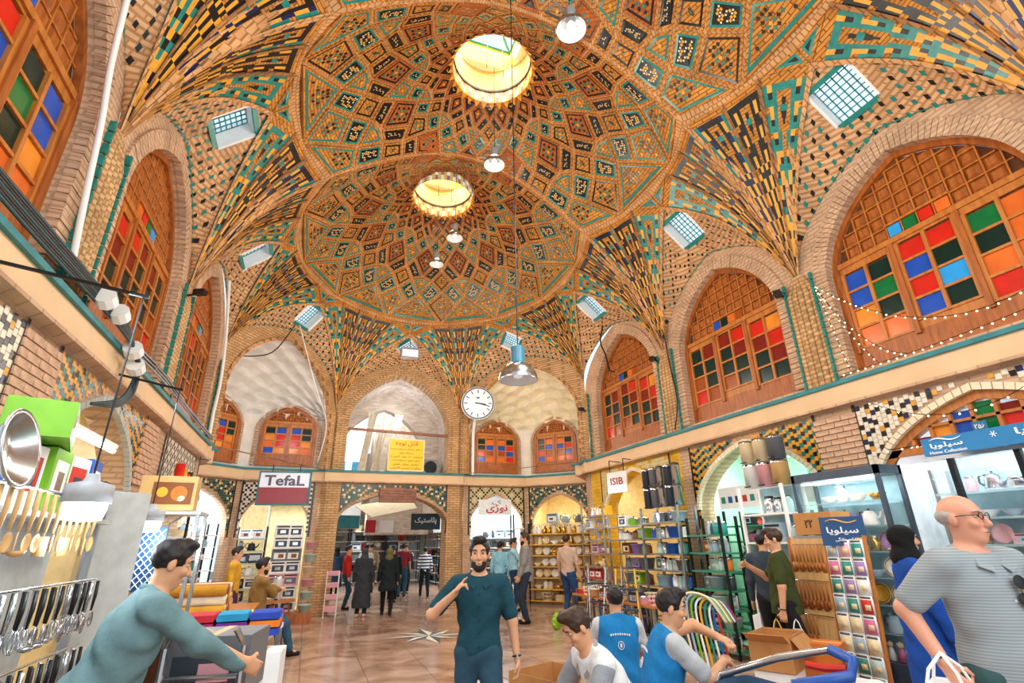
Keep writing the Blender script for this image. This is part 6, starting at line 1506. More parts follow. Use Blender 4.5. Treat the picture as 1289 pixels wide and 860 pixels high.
text('سیلویا', 'white_paint', .062, rt, at(-.62, .0), F, width=.3, bold=.015); text('Home Collection', 'white_paint', .032, rt, at(-.62, -.062), F, width=.34)
text('سیلویا', 'white_paint', .08, rt, at(.18, .015), F, width=.42, bold=.015); text('Home Products', 'white_paint', .032, rt, at(.2, -.062), F, width=.32)
R3 = Matrix([list(r) for r in F])
for cx in (-.62, .2): b = MB(); b.tube([at(cx-.15+.3*t, .06+.016*math.sin(t*6.5), .004) for t in np.linspace(0, 1, 14)], [.003+.005*math.sin(math.pi*t) for t in np.linspace(0, 1, 14)], 'white_paint', 6); b.build('wave_mark', rt)
for k in range(3): b = MB(); a = k*math.pi/3; b.bar(at(-.2-.03*math.cos(a), .03-.03*math.sin(a)), at(-.2+.03*math.cos(a), .03+.03*math.sin(a)), .005, .005, 'white_paint'); b.build('star_mark', rt)
rt, F, at = board('shop_sign', (5.36, 4.22, 1.63), (-.9, -.42, .1), .42, .29, 'sign_navy', 'small blue sign with white writing on top of the utensil stand', 'sign', .02)
text('سیلویا', 'white_paint', .085, rt, at(.0, .0), F, width=.3, bold=.015); text('لوازم خانگی', 'white_paint', .05, rt, at(.02, -.09), F, width=.2, bold=.01); b = MB(); b.tube([at(-.15+.3*t, .1+.018*math.sin(t*6.5), .004) for t in np.linspace(0, 1, 14)], [.003+.005*math.sin(math.pi*t) for t in np.linspace(0, 1, 14)], 'shelf_yellow', 6); b.build('wave_mark', rt)
rt, F, at = board('shop_sign', (5.9, 9.5, 2.72), (-1, -.25, 0), .55, .42, 'white_paint', 'white square sign with dark letters under the yellow arch', 'sign')
for x in (-.2, .2): b = MB(); b.bar(at(x, .2, -.02), at(x, .46, -.02), .015, .015, 'dark_metal'); b.bar(at(x, .46, -.02), at(x, .46, -.56), .015, .015, 'dark_metal'); b.build('hanger', rt)
text('ISIB', 'sign_maroon', .15, rt, at(0, .02), F, width=.36, bold=.02)
rt, F, at = board('shop_sign', (4.95, 14.62, 2.55), (-.2, -1, 0), .95, .42, 'shop_white', 'white sign with red and blue script inside the white shop arch', 'sign', .02); text('نوژی', 'sign_red', .24, rt, at(.05, -.05), F, width=.62, bold=.02); text('ک', 'sign_navy', .12, rt, at(.05, .13), F, width=.28)
rt, F, at = board('number_plate', (6.29, 3.15, 2.60), (-1, 0, 0), .13, .10, 'sign_blue', 'small blue number plate in the coloured fanlight', 'number plate', .01); text('۲۵۶', 'white_paint', .05, rt, at(0, 0), F, width=.09, bold=.02)
# ------------------------------------------------------------------ clock
ck = empty('clock', (4.21, 13.98, 3.45), 'large round white station clock on a post over the ledge', 'clock'); n = Vector((-.24, -1, -.12)).normalized(); F = face_m(n); R3 = Matrix([list(r) for r in F]); c = Vector((0, 0, 1.96)); M4 = R3@Matrix.Identity(3)
b = MB(); b.smooth = True; b.lathe([(0, -.12), (.47, -.12), (.485, -.1), (.485, 0), (.47, .015), (.44, .012)], 'white_paint', 40, c=c, M=R3); b.build('casing', ck)
b = MB(); b.lathe([(.44, .01), (.43, .022), (.455, .022), (.468, .012)], 'sign_navy', 40, c=c, M=R3); b.build('bezel', ck)
b = MB(); b.lathe([(0, .0), (.44, .0)], 'clock_face', 40, c=c, M=R3); b.build('dial', ck)
for k in range(12):
    a = math.pi*k/6; b = MB(); Rk = R3@Matrix.Rotation(-a, 3, 'Z'); b.box(c+Rk@Vector((0, .355, .006)), (.026, .10, .006), 'sign_ink', Rk); b.build('hour_mark', ck)
for nm, ang, L, w in (('hour_hand', 98, .24, .034), ('minute_hand', 104, .36, .024)):
    a = math.radians(ang); b = MB(); Rk = R3@Matrix.Rotation(-a, 3, 'Z'); b.box(c+Rk@Vector((0, L/2-.04, .012)), (w, L+.08, .006), 'sign_ink', Rk); b.build(nm, ck)
b = MB(); b.box(c+R3@Vector((0, .16, .006)), (.09, .05, .004), 'sign_blue', R3); b.build('dial_emblem', ck)
b = MB(); b.tube([(.05, .62, -.02), (.05, .62, 1.2), (.02, .3, 1.75), (0, .1, 1.9)], .045, 'white_paint', 12); b.build('post', ck)
# ------------------------------------------------------------------ pendant lamps on long cords
def pendant(x, y, z, top, label, R_=.175, col='grey_paint'):
    rt = empty('pendant_lamp', (x, y, z), label, 'lamp', None); s = R_/.175; b = MB(); b.smooth = True
    b.lathe([(.175*s, 0), (.178*s, .012), (.165*s, .07), (.12*s, .13), (.065*s, .165), (.06*s, .17)], 'steel', 28); b.lathe([(.172*s, .002), (.16*s, .068), (.11*s, .125)], 'white_paint', 28); b.build('reflector', rt)
    b = MB(); b.lathe([(.062*s, .16), (.066*s, .17), (.066*s, .32), (.05*s, .33), (0, .335)], col, 18); b.build('ballast_housing', rt)
    b = MB(); b.smooth = True; b.lathe([(0, .02), (.04*s, .03), (.05*s, .07), (.03*s, .12), (0, .13)], 'lamp_glass', 14); b.build('bulb', rt)
    b = MB(); b.lathe([(0, -.004), (.165*s, .0)], 'lens_glass', 28); b.build('lens', rt)
    b = MB(); b.tube([(0, 0, .33), (0, 0, top-z)], .006, 'dark_metal', 5); b.build('cord', rt); return rt
pendant(1.62, 4.12, 2.93, 8.6, 'big blue grey bell lamp hanging lowest over the middle of the hall', .175, 'lamp_blue')
for (x, y, z, t), l in zip(((2.1, 3.5, 6.9, 9.0), (2.1, 6.2, 7.2, 9.4), (2.1, 8.75, 7.4, 9.2), (2.1, 10.5, 7.75, 9.7)), ('nearest bell lamp, at the top edge of the view', 'bell lamp hanging below the nearer round eye of the vault', 'upper of the two small bell lamps below the farther eye', 'lower and farther of the two small bell lamps')): pendant(x, y, z, t, l, .17)
# flood lamp box before the end skylight
fl = empty('flood_lamp', (2.12, 13.9, 6.7), 'square flood lamp hanging before the skylight over the end arch', 'lamp'); b = MB(); b.box((0, 0, 0), (.5, .2, .3), 'grey_paint'); b.build('housing', fl); b = MB(); b.box((0, -.105, -.02), (.44, .02, .2), 'lamp_glass'); b.build('lens', fl); b = MB(); b.tube([(0, 0, .15), (0, 0, 1.2)], .008, 'dark_metal', 5); b.build('cord', fl)
# ------------------------------------------------------------------ cables and pipes
def cable(name, pts, r, m, label, cat='cable'):
    P_ = [Vector(p) for p in pts]; out = []
    for i in range(len(P_)-1):
        p0, p1, p2, p3 = P_[max(0, i-1)], P_[i], P_[i+1], P_[min(len(P_)-1, i+2)]
        for k in range(8):
            t = k/8; out.append(.5*((2*p1)+(p2-p0)*t+(2*p0-5*p1+4*p2-p3)*t*t+(3*p1-p0-3*p2+p3)*t**3))
    out.append(P_[-1]); b = MB(); b.smooth = True; b.tube(out, r, m, 7); return tag(b.build(name), label, cat)
for i in range(7):
    o = .022*i; cable('cable', [(-1.9+.01*(i % 3), 2.2, 3.5+o*.5), (-1.94, 3.5, 3.5+o), (-1.93, 4.8, 3.52+o), (-1.9, 5.5, 3.5+o), (-1.84-.004*i, 5.95, 3.36), (-1.84-.006*i, 6.05, 3.05+.02*i), (-1.88, 5.85, 2.85+.012*i), (-1.97, 5.5, 2.78)], .014, 'black_plastic' if i % 3 else 'cable_teal', '%s of seven dark cables bundled along the left ledge, counted from the lowest' % ORD[i])
for i in range(5): cable('cable', [(-1.93, 6.3, 3.49+.02*i), (-1.92, 7.2, 3.5+.02*i+.03*(i % 2)), (-1.93, 8.2, 3.5+.015*i), (-1.95, 9.4, 3.5+.03*(i % 3)), (-1.95, 11.2, 3.5+.015*i)], .012, 'black_plastic' if i % 2 else 'grey_paint', '%s of five cables lying along the far half of the left ledge, from the bottom' % ORD[i])
for k, (y, z) in enumerate(((4.9, 3.56), (5.25, 3.57), (5.82, 3.42), (6.0, 3.3))):
    b = MB(); b.tube([(-1.87, y-.05, z+.02), (-1.87, y+.05, z-.02)], .085, 'white_paint', 10); tag(b.build('cable_clip'), '%s white sleeve clamped round the dark cable bundle, from the near end' % ORD[k], 'clip')
cable('conduit', [(-2.0, 4.52, 3.55), (-2.0, 4.35, 4.2), (-2.0, 4.2, 4.84), (-1.98, 4.0, 5.3), (-1.9, 3.7, 5.9)], .025, 'white_paint', 'white conduit rising up the near left pier past the arched windows', 'conduit')
cable('conduit', [(-1.98, 9.9, 6.3), (-2.0, 10.8, 5.4), (-1.98, 11.0, 4.6), (-2.0, 11.05, 4.0), (-1.98, 11.0, 3.5)], .03, 'white_paint', 'white cable hanging down the far left corner from the skylight', 'conduit')
cable('cable', [(-.9, 12.5, 6.6), (-1.3, 12.4, 5.8), (-1.9, 12.0, 5.5)], .014, 'black_plastic', 'dark cable drooping across the left scalloped niche')
cable('cable', [(-.8, 12.5, 6.6), (-.3, 13.3, 5.4), (.1, 14.3, 4.6), (.0, 14.4, 3.6)], .012, 'white_paint', 'pale cable running down the right edge of the left niche')
cable('cable', [(6.2, 9.95, 6.6), (6.1, 10.0, 6.1), (6.15, 9.9, 5.7), (6.12, 9.75, 5.3), (6.15, 9.6, 5.2)], .018, 'black_plastic', 'black cable dangling over the farthest right arched window')
cable('cable', [(6.1, 7.9, 6.3), (6.18, 7.75, 5.5), (6.2, 7.7, 4.8), (6.18, 7.6, 4.0), (6.2, 7.8, 3.5)], .012, 'black_plastic', 'thin black cable down the pier between the right windows')
# strings of fairy lights over the nearest right window and fanlight
def fairy(pts, label):
    P_ = [Vector(p) for p in pts]; rt = empty('string_lights', P_[0], label, 'string lights'); w = MB(); w.tube([p-P_[0] for p in P_], .004, 'dark_metal', 5); w.build('wire', rt); L = 0; bm_ = MB()
    for a, b in zip(P_[:-1], P_[1:]):
        n_ = max(1, int((b-a).length/.085))
        for k in range(n_): p = a.lerp(b, k/n_)-P_[0]; bm_.lathe([(0, -.012), (.011, 0), (0, .012)], 'warm_bulb', 6, c=p+Vector((0, 0, -.014)))
    bm_.build('bulbs', rt, kind='stuff'); return rt
for i, (a, b, sag) in enumerate((((6.16, 4.38, 4.8), (6.14, 3.84, 3.5), .1), ((6.16, 4.38, 4.8), (6.14, 4.2, 3.5), .02), ((6.16, 4.36, 4.78), (6.12, 1.9, 3.9), .55), ((6.14, 4.3, 3.5), (6.12, 1.8, 3.62), .05), ((6.16, 4.38, 4.75), (6.13, 3.5, 3.5), .25), ((6.17, 4.1, 3.08), (6.17, 2.2, 3.12), .35), ((6.17, 4.05, 2.5), (6.17, 1.9, 2.56), .03))):
    a, b = Vector(a), Vector(b); fairy([a.lerp(b, t)-Vector((0, 0, sag*4*t*(1-t))) for t in np.linspace(0, 1, 14)], 'string of tiny warm bulbs, %s of seven draped over the nearest right window' % ORD[i])
for i, (x, y, z) in enumerate(((6.12, 8.1, 5.0), (6.12, 4.95, 4.95), (6.1, 11.2, 4.7))):
    s = empty('spot_lamp', (x, y, z), 'small black spotlight on a bracket beside the right windows, %s from the far end' % ('second', 'third', 'first')[i], 'lamp'); b = MB(); b.box((0, 0, 0), (.14, .10, .08), 'black_plastic', .5); b.build('housing', s); b = MB(); b.bar((.0, 0, 0), (.16, 0, -.06), .03, .02, 'dark_metal'); b.build('bracket', s)
s = empty('spot_lamp', (-1.92, 7.7, 4.95), 'black spotlight on a bracket between the left arched windows', 'lamp'); b = MB(); b.box((.05, 0, .04), (.16, .1, .07), 'black_plastic', -.4); b.build('housing', s); b = MB(); b.bar((0, 0, 0), (-.14, 0, -.05), .03, .02, 'dark_metal'); b.build('bracket', s)
# ------------------------------------------------------------------ foreground goods and stalls
mat('tape', 'd8b880', .3)
mat('bag_lime', '8cb820', .4); mat('bag_pink', 'b0305c', .4)
mat('orange_card', 'd07028', .7)
mat('bag_yellow', 'e0b020', .35, noise=.15); mat('bag_white', 'f0ece8', .3, noise=.12, scale=16)
mat('sign_dark', '18343a', .4)
def carton(loc, d, rz, label, open_=True, m='cardboard', cat='box', name='cardboard_box', group=None, t=.006):
    w, l, h = d; rt = empty(name, loc, label, cat, group, None, rz)
    for (c, s) in (((0, -l/2, h/2), (w, t, h)), ((0, l/2, h/2), (w, t, h)), ((-w/2, 0, h/2), (t, l, h)), ((w/2, 0, h/2), (t, l, h))): b = MB(); b.box(c, s, m); b.build('side_panel', rt)
    b = MB(); b.box((0, 0, t/2), (w, l, t), m); b.build('bottom_panel', rt)
    if not open_:
        b = MB(); b.box((0, 0, h), (w, l, t), m); b.build('top_panel', rt); b = MB(); b.box((0, 0, h+.004), (.05, l, .002), 'tape'); b.build('tape', rt)
    return rt
bx = carton((2.02, 4.42, 0), (.5, .6, .58), .35, 'empty open cardboard box on the floor before the crouching man')
b = MB(); b.box((0, -.304, .5), (.09, .004, .14), 'tape'); b.build('tape', bx)
# cartons by the man with the carrier bags
o = carton((4.42, 4.46, 0), (.46, .36, .40), .5, 'white printed machine carton at the bottom, beside the man in olive', False, 'white_paint'); b = MB(); b.box((0, -.185, .2), (.34, .004, .28), gm('slate')); b.build('printed_picture', o)
o = carton((4.80, 4.28, 0), (.30, .34, .62), .5, 'orange brown machine carton standing upright before the man in olive', False, 'orange_card'); b = MB(); b.box((-.02, -.175, .3), (.2, .004, .42), gm('brown')); b.build('printed_picture', o)
o = carton((4.42, 4.46, .41), (.50, .38, .30), .5, 'open brown carton with flaps out on top of the white machine carton')
for (c, s, a) in (((-.32, 0, .28), (.18, .36, .006), .5), ((.3, -.02, .2), (.2, .36, .006), 1.0), ((0, -.25, .22), (.5, .16, .006), 0)): b = MB(); b.box(c, s, 'cardboard', Matrix.Rotation(a, 3, 'Y') if a else Matrix.Rotation(.9, 3, 'X')); b.build('flap', o)
b = MB(); b.box((.12, .19, .36), (.22, .005, .14), 'white_paint'); b.build('paper_notice', o)
for i in range(9): cable('plastic_hose', [(4.25-.04*i, 4.95+.02*i, .02), (4.24-.04*i, 4.95+.02*i, .35), (4.2-.04*i, 4.98+.02*i, .8+.02*i), (4.30-.03*i, 4.98, .92+.01*i), (4.42-.02*i, 4.95, .74)], .012, gm(('red', 'blue', 'white', 'teal', 'yellow', 'white', 'green', 'pale blue', 'cream')[i]), '%s garden hose, %s of the looped hoses behind the open cartons' % (('red', 'blue', 'white', 'teal', 'yellow', 'white', 'green', 'pale blue', 'cream')[i], ORD[i]), 'hose')
# utensil stand
us = empty('utensil_stand', (5.4, 4.45, 0), 'slanted tan display stand of wooden utensils and coloured packets', 'display stand'); tilt = Matrix.Rotation(rad(-9), 3, 'Y')
uf = Frame((5.28, 4.02, 0), (0, 1, 0), (-1, 0, .0))
def U(a, z, d=0.): return Vector((5.24+.10*z-d, 4.02+a, z))-us.location
b = MB(); b.mesh([U(0, .1), U(.95, .1), U(.95, 1.56), U(0, 1.56), U(0, .1, -.03), U(.95, .1, -.03), U(.95, 1.56, -.03), U(0, 1.56, -.03)], [(0,1,2,3),(4,7,6,5),(0,4,5,1),(1,5,6,2),(2,6,7,3),(3,7,4,0)], 'pale_wood'); b.build('back_board', us)
for a in (.0, .46, .95): b = MB(); b.bar(U(a, 0), U(a, 1.58), .03, .03, 'walnut_light'); b.build('upright', us)
b = MB(); b.box(U(.48, .06, -.18), (.42, .98, .12), 'walnut_light'); b.build('base', us)
for z in (1.5, 1.12, .78, .42): b = MB(); b.tube([U(.48, z, .02), U(.93, z, .02)], .006, 'steel', 6); b.build('hanging_rail', us)
def wood_tool(i, loc, kind, col, lab):
    rt = empty('wooden_spoon' if kind else 'kitchen_tool', loc, lab, 'utensil', 'utensils on the slanted stand', None, math.pi/2*-1)
    b = MB(); b.smooth = True; b.tube([(0, 0, 0), (0, .002, -.18)], [.007, .009], col, 7); b.build('handle', rt); b = MB(); b.smooth = True
    if kind: b.lathe([(0, -.004), (.02, .0), (.026, .012), (.0, .016)], col, 12, c=(0, 0, -.22), M=Matrix.Rotation(rad(90), 3, 'X')@Matrix.Diagonal((1, 1.7, 1)))
    else: b.box((0, 0, -.23), (.05, .006, .10), col)
    b.build('head', rt)
for r, z in enumerate((1.49, 1.11, .77, .41)):
    for i in range(9 if r != 2 else 5):
        col = ('walnut_light', 'walnut', 'walnut_light', gm('teal') if i < 5 else gm('red'))[r]
        wood_tool(i, us.location+U(.90-.048*i, z, .035), (i+r) % 2, col, '%s kitchen utensil, %s from the left in the %s row of the slanted stand' % ('coloured' if r == 3 else 'wooden', ORD[i], LV[r]))
rnd = random.Random(8)
for r in range(8):
    for i in range(3):
        cl = rnd.choice(['pink', 'white', 'lilac', 'teal', 'yellow', 'rose', 'pale blue', 'cream', 'red', 'mint']); me, w, h = proto('packet', cl)
        o = link(me, 'hanging_packet', None, '%s packet on the slanted stand, %s row from top, %s from left' % (cl, ORD[r], ORD[2-i]), 'packet', 'packets on the slanted stand'); o.location = us.location+U(.075+.145*i, 1.36-.175*r, .02); o.rotation_euler.z = -math.pi/2
cb = carton((5.62, 4.66, 1.60), (.3, .5, .24), 0, 'tan carton numbered in black on top of the utensil stand', False, 'cardboard'); text('۲۲', 'sign_ink', .09, cb, (-.155, .05, .12), face_m((-1, 0, 0)), width=.11, bold=.02)
sup = MB(); sup.box((.22, .22, .8), (.3, .6, 1.58), 'grey_paint'); sup.build('back_cabinet', us)
# carrier bags of the man in olive
def carrier(P, s, m, label, drop=.38, w=.26, off=(0, 0, 0), tk=.09, par=None):
    h = P['world'](P['S'][s][2])+Vector((0, 0, -.08))+Vector(off); rt = empty('carrier_bag', h, label, 'bag'); b = MB(); b.smooth = True; V = []; F = []; n = 20; rows = 9
    for r in range(rows):
        t = r/(rows-1); ww = w*(.25+.85*math.sin(min(1, t*1.25)*math.pi/2)-.12*t*t); th = tk*(.3+1.0*math.sin(min(1, t*1.1)*math.pi*.6))
        for j in range(n): a = math.tau*j/n; V.append((ww/2*math.cos(a)+.012*math.sin(5*a+r), th*math.sin(a)*(1+.15*math.sin(3*a+r*1.3)), -.08-drop*t))
    for r in range(rows-1):
        for j in range(n): F.append((r*n+j, r*n+(j+1) % n, (r+1)*n+(j+1) % n, (r+1)*n+j))
    F.append(tuple(range((rows-1)*n, rows*n))); b.mesh(V, F, m); b.build('bag_body', rt)
    for sy in (-1, 1): b = MB(); b.tube([(-.04, sy*.02, -.09), (-.02, sy*.012, -.02), (0, 0, .01), (.02, sy*.012, -.02), (.04, sy*.02, -.09)], .006, m, 6); b.build('handle', rt)
    rt.rotation_euler.z = rad(-45); return rt
carrier(GREEN, -1, 'bag_yellow', 'yellow plastic carrier bag in the hand of the man in olive', .42, .26, (-.06, .06, 0)); carrier(GREEN, -1, 'bag_white', 'white plastic carrier bag held behind the yellow one by the man in olive', .44, .28, (.09, -.06, 0))
ph = empty('mobile_phone', GREEN['world'](GREEN['S'][1][2])+Vector((.0, .06, .09)), 'black mobile phone held up by the man in olive', 'phone', None, None, .6); b = MB(); b.box((0, 0, 0), (.07, .01, .14), 'black_plastic', Matrix.Rotation(.4, 3, 'X')); b.build('body', ph); b = MB(); b.box((0, -.007, 0), (.06, .003, .12), gm('slate'), Matrix.Rotation(.4, 3, 'X')); b.build('screen', ph)
carrier(BLUEW, -1, 'bag_stripe', 'blue and white striped bag hanging from the woman in blue', .5, .34, (0, 0, .3))
# big printed bag of the bald man
h = BALD['world'](BALD['S'][1][2]); pb = empty('printed_bag', (h.x-.10, h.y-.06, h.z-.56), 'large paper bag printed with flowers held by the bald man', 'bag', None, None, rad(25)); b = MB(); b.box((0, 0, .24), (.56, .2, .46), 'white_paint'); b.build('bag_body', pb)
for i, (x, z, c) in enumerate(((-.2, .36, 'teal'), (-.12, .2, 'teal'), (.02, .3, 'slate'), (.16, .34, 'rose'), (.2, .16, 'tan'), (-.02, .1, 'mint'))):
    b = MB(); b.lathe([(0, .002), (.05, .0)], gm(c), 10, c=(x, -.102, z), M=rotx(rad(90))@Matrix.Diagonal((1, 1.3, 1))); b.build('printed_flower', pb)
for sy in (-1, 1): b = MB(); b.tube([(-.12, sy*.08, .46), (-.08, sy*.05, .56), (0, 0, .62), (.08, sy*.05, .56), (.12, sy*.08, .46)], .007, 'white_paint', 6); b.build('handle', pb)
# loaded hand cart at the feet of the workers
ct = empty('hand_cart', (2.85, 2.75, 0), 'hand cart with a blue wrapped tube handle and a dark blue tarpaulin bundle', 'cart', None, None, rad(-30)); b = MB(); b.smooth = True
lp = [(-.45, .28, .2), (-.5, .25, .55), (-.42, .15, .76), (-.1, .02, .88), (.18, -.06, .94), (.26, -.16, .9), (.2, -.24, .84), (-.1, -.2, .78), (-.42, -.12, .68)]
b.tube([Vector(p) for p in lp], .022, 'steel', 8); b.build('tube_frame', ct); b = MB(); b.smooth = True; b.tube([Vector(p)+Vector((0, 0, .002)) for p in lp[4:8]], .032, gm('blue'), 8); b.build('grip', ct)
b = MB(); b.tube([(.02, -.1, .87), (.1, -.14, .86), (.2, -.2, .87)], .02, gm('red'), 8); b.build('red_strap', ct)
q = SDF(.015); q.ell((-.14, .0, .52), (.40, .26, .2), None, .08); q.ell((-.3, .05, .60), (.26, .22, .16), None, .08); q.ell((.08, -.08, .6), (.22, .2, .16), None, .08); q.mesh('tarpaulin_bundle', cloth('24405c', .5), ct, .02, 7)
b = MB(); b.box((-.1, 0, .2), (.8, .5, .05), 'steel'); b.build('platform', ct)
for sx in (-1, 1):
    for sy in (-1, 1): b = MB(); b.lathe([(0, -.03), (.09, -.03), (.09, .03), (0, .03)], 'black_plastic', 14, c=(-.1+sx*.3, sy*.24, .09), M=rotx(rad(90))); b.build('wheel', ct); b = MB(); b.bar((-.1+sx*.3, sy*.2, .09), (-.1+sx*.3, sy*.2, .2), .03, .03, 'steel'); b.build('fork', ct)
q = SDF(.015); q.ell((3.35, 2.75, .36), (.28, .25, .34), None, .05); q.ell((3.3, 2.65, .62), (.18, .16, .14), None, .08); o = q.mesh('plastic_sack', 'bag_white', None, .015, 9); tag(o, 'clear white plastic sack of goods beside the hand cart', 'sack')
# seats of the workers
for (x, y, h, l) in ((2.92, 4.88, .24, 'seated worker with his back turned'), (2.5, 3.5, .34, 'worker with outstretched arms')):
    s = empty('low_stool', (x, y, 0), 'low plastic stool under the '+l, 'stool'); b = MB(); b.box((0, 0, h-.02), (.3, .3, .04), gm('grey')); b.build('seat', s)
    for sx in (-1, 1):
        for sy in (-1, 1): b = MB(); b.box((sx*.12, sy*.12, h/2-.02), (.035, .035, h-.04), gm('grey')); b.build('leg', s)
# hand trolley of boxes on the left
tr = empty('hand_trolley', (-.42, 3.86, 0), 'grey hand trolley loaded with boxes beside the bending man', 'trolley', None, None, rad(-10))
for sx in (-1, 1): b = MB(); b.tube([(sx*.2, -.22, .1), (sx*.2, -.24, 1.05), (sx*.16, -.3, 1.14)], .018, 'steel', 8); b.build('upright', tr)
for z in (.3, .6, .9): b = MB(); b.tube([(-.2, -.23, z), (.2, -.23, z)], .013, 'steel', 8); b.build('cross_bar', tr)
b = MB(); b.box((0, .02, .1), (.46, .46, .02), 'steel'); b.build('toe_plate', tr)
for sx in (-1, 1): b = MB(); b.lathe([(0, -.025), (.1, -.025), (.1, .025), (0, .025)], 'black_plastic', 14, c=(sx*.22, -.28, .1), M=Matrix.Rotation(math.pi/2, 3, 'Y')); b.build('wheel', tr)
for k, (c, h) in enumerate((('slate', .32), ('white', .34), ('grey', .30))):
    z = .115+sum((.325, .345, .305)[:k]); o = carton((-.42, 3.9, z), (.44, .42, h), rad(-10), '%s printed box, %s on the grey hand trolley' % (c, ('lowest', 'middle', 'topmost')[k]), False, gm(c)); b = MB(); b.box((0, -.214, h*.45), (.34, .004, h*.5), gm(('white', 'tan', 'slate')[k])); b.build('printed_picture', o); b = MB(); b.box((.05, -.217, h*.42), (.16, .004, h*.3), gm(('rose', 'brown', 'rose')[k])); b.build('printed_detail', o)
# towel table with a basin and white carton in front
tt = empty('display_table', (-.55, 5.75, 0), 'white display table of folded towels in the left aisle', 'table', None, None, rad(-6)); b = MB(); b.box((0, 0, .84), (.74, 1.0, .04), 'white_paint'); b.build('table_top', tt)
for sx in (-1, 1):
    for sy in (-1, 1): b = MB(); b.box((sx*.34, sy*.46, .41), (.05, .05, .82), 'steel'); b.build('leg', tt)
rnd = random.Random(2); tc = ['c8303c', '58306c', '2a90b8', 'e0c020', '3048a8', 'a03060', 'd8d0c8', '703088', '2a60b0', 'e07a28']
for r in range(3):
    for cidx in range(3):
        for lv in range(2 if r else 3):
            b = MB(); b.smooth = False; x, y, z = -.76+.25*cidx, 5.42+.32*r, .865+.062*lv; colr_ = tc[(r*3+cidx*2+lv*5) % len(tc)]; V = []; F = []
            for i in range(7):
                t = -1+2*i/6
                for dx, dz in ((-.115, .004), (-.125, .028), (-.112, .055), (.112, .055), (.125, .028), (.115, .004)): V.append((dx*(1-.03*t*t), t*.15, dz+.003*math.sin(t*5+dx*20)))
            for i in range(6):
                for j in range(6): F.append((i*6+j, i*6+(j+1) % 6, i*6+6+(j+1) % 6, i*6+6+j))
            F += [tuple(range(6))[::-1], tuple(range(36, 42))]; b.mesh([Vector(v)+Vector((x, y, z)) for v in V], F, cloth(colr_)); o = b.build('folded_towel')
            cn_ = {'c8303c': 'red', '58306c': 'plum', '2a90b8': 'sky blue', 'e0c020': 'yellow', '3048a8': 'royal blue', 'a03060': 'crimson', 'd8d0c8': 'off white', '703088': 'purple', '2a60b0': 'blue', 'e07a28': 'orange'}[colr_]
            tag(o, '%s folded towel, %s row from the front, %s pile from the left, layer %s' % (cn_, ORD[r], ORD[cidx], ('bottom', 'middle', 'top')[lv]), 'towel', 'towels on the display table')
b = MB(); b.smooth = True; RM = Matrix.Rotation(rad(72), 3, 'X'); b.lathe([(0, 0), (.17, 0), (.25, .17), (.28, .18), (.28, .20), (.24, .19), (.16, .02), (0, .02)], gm('pale blue'), 28, M=RM); b.lathe([(.0, .022), (.15, .022)], gm('teal'), 24, M=RM); o = b.build('wash_basin', loc=None); o.location = (-.62, 5.02, .58); tag(o, 'round blue plastic basin leaning at the front of the towel table', 'basin')
o = carton((-.22, 5.06, .0), (.28, .30, .80), rad(-6), 'tall white carton at the right front corner of the towel table', False, 'white_paint')
o = carton((-.62, 5.0, 0), (.46, .24, .30), rad(-6), 'low white and tan carton under the blue basin', False, 'white_paint'); b = MB(); b.box((0, -.122, .1), (.45, .004, .12), gm('tan')); b.build('printed_band', o)
for i in range(6): good('jar', ('orange', 'yellow', 'cream', 'orange', 'yellow', 'tan')[i], (-.84+.075*i, 4.93, .305), 0, '%s jar in the row before the blue basin, %s from the left' % (('orange', 'yellow', 'cream', 'orange', 'yellow', 'tan')[i], ORD[i]), 'jars before the basin', .6)
# stall of rolled fabrics further back
st = empty('fabric_stall', (-1.25, 8.4, 0), 'stall of rolled yellow fabrics and folded cloths in the left aisle', 'stall'); b = MB(); b.box((0, 0, .38), (1.3, 1.9, .76), 'dark_wood'); b.build('counter', st); b = MB(); b.box((0, 0, .775), (1.36, 1.96, .03), 'walnut_light'); b.build('counter_top', st)
k = 0
for r in range(3):
    for i in range(5-r % 2):
        z = .79+.065+.115*r; y = 7.65+.14*i+.07*(r % 2); c = ['d8a030', 'e8d0a0', 'c89030', '8a5070', 'e0b848', 'f0e0c8', 'b07840'][k % 7]; n_ = {'d8a030': 'golden', 'e8d0a0': 'cream', 'c89030': 'ochre', '8a5070': 'plum', 'e0b848': 'yellow', 'f0e0c8': 'ivory', 'b07840': 'tan'}[c]
        b = MB(); b.smooth = True; b.tube([(-1.78, y, z), (-.85, y, z)], .062, cloth(c), 14); b.lathe([(0, 0), (.02, 0)], 'dark_wood', 8, c=(-.848, y, z), M=Matrix.Rotation(math.pi/2, 3, 'Y')); tag(b.build('fabric_roll'), '%s fabric roll, %s layer, %s from the front of the roll stack' % (n_, ('bottom', 'middle', 'top')[r], ORD[i]), 'fabric roll', 'rolls on the fabric stall'); k += 1
rnd = random.Random(12)
for i in range(14):
    c = rnd.choice(['rose', 'cream', 'orange', 'white', 'tan', 'pink', 'yellow', 'red']); me, w, h = proto('flat box', c); o = link(me, 'fabric_packet', None, '%s flat fabric packet lying on the front of the fabric stall, %s in the spread' % (c, ORD[i]), 'packet', 'packets on the fabric stall'); o.location = (-1.7+.26*(i % 5), 6.9+.23*(i//5), .80); o.rotation_euler = (rad(12), 0, rnd.uniform(-.2, .2)); o.scale = (.7, .9, .5)
tb2 = empty('display_table', (-1.22, 7.1, 0), 'low slanted table of packets before the fabric rolls', 'table'); b = MB(); b.box((0, 0, .77), (1.36, .85, .04), 'walnut_light'); b.build('table_top', tb2)
for sx in (-1, 1):
    for sy in (-1, 1): b = MB(); b.box((sx*.6, sy*.38, .375), (.06, .06, .75), 'dark_wood'); b.build('leg', tb2)
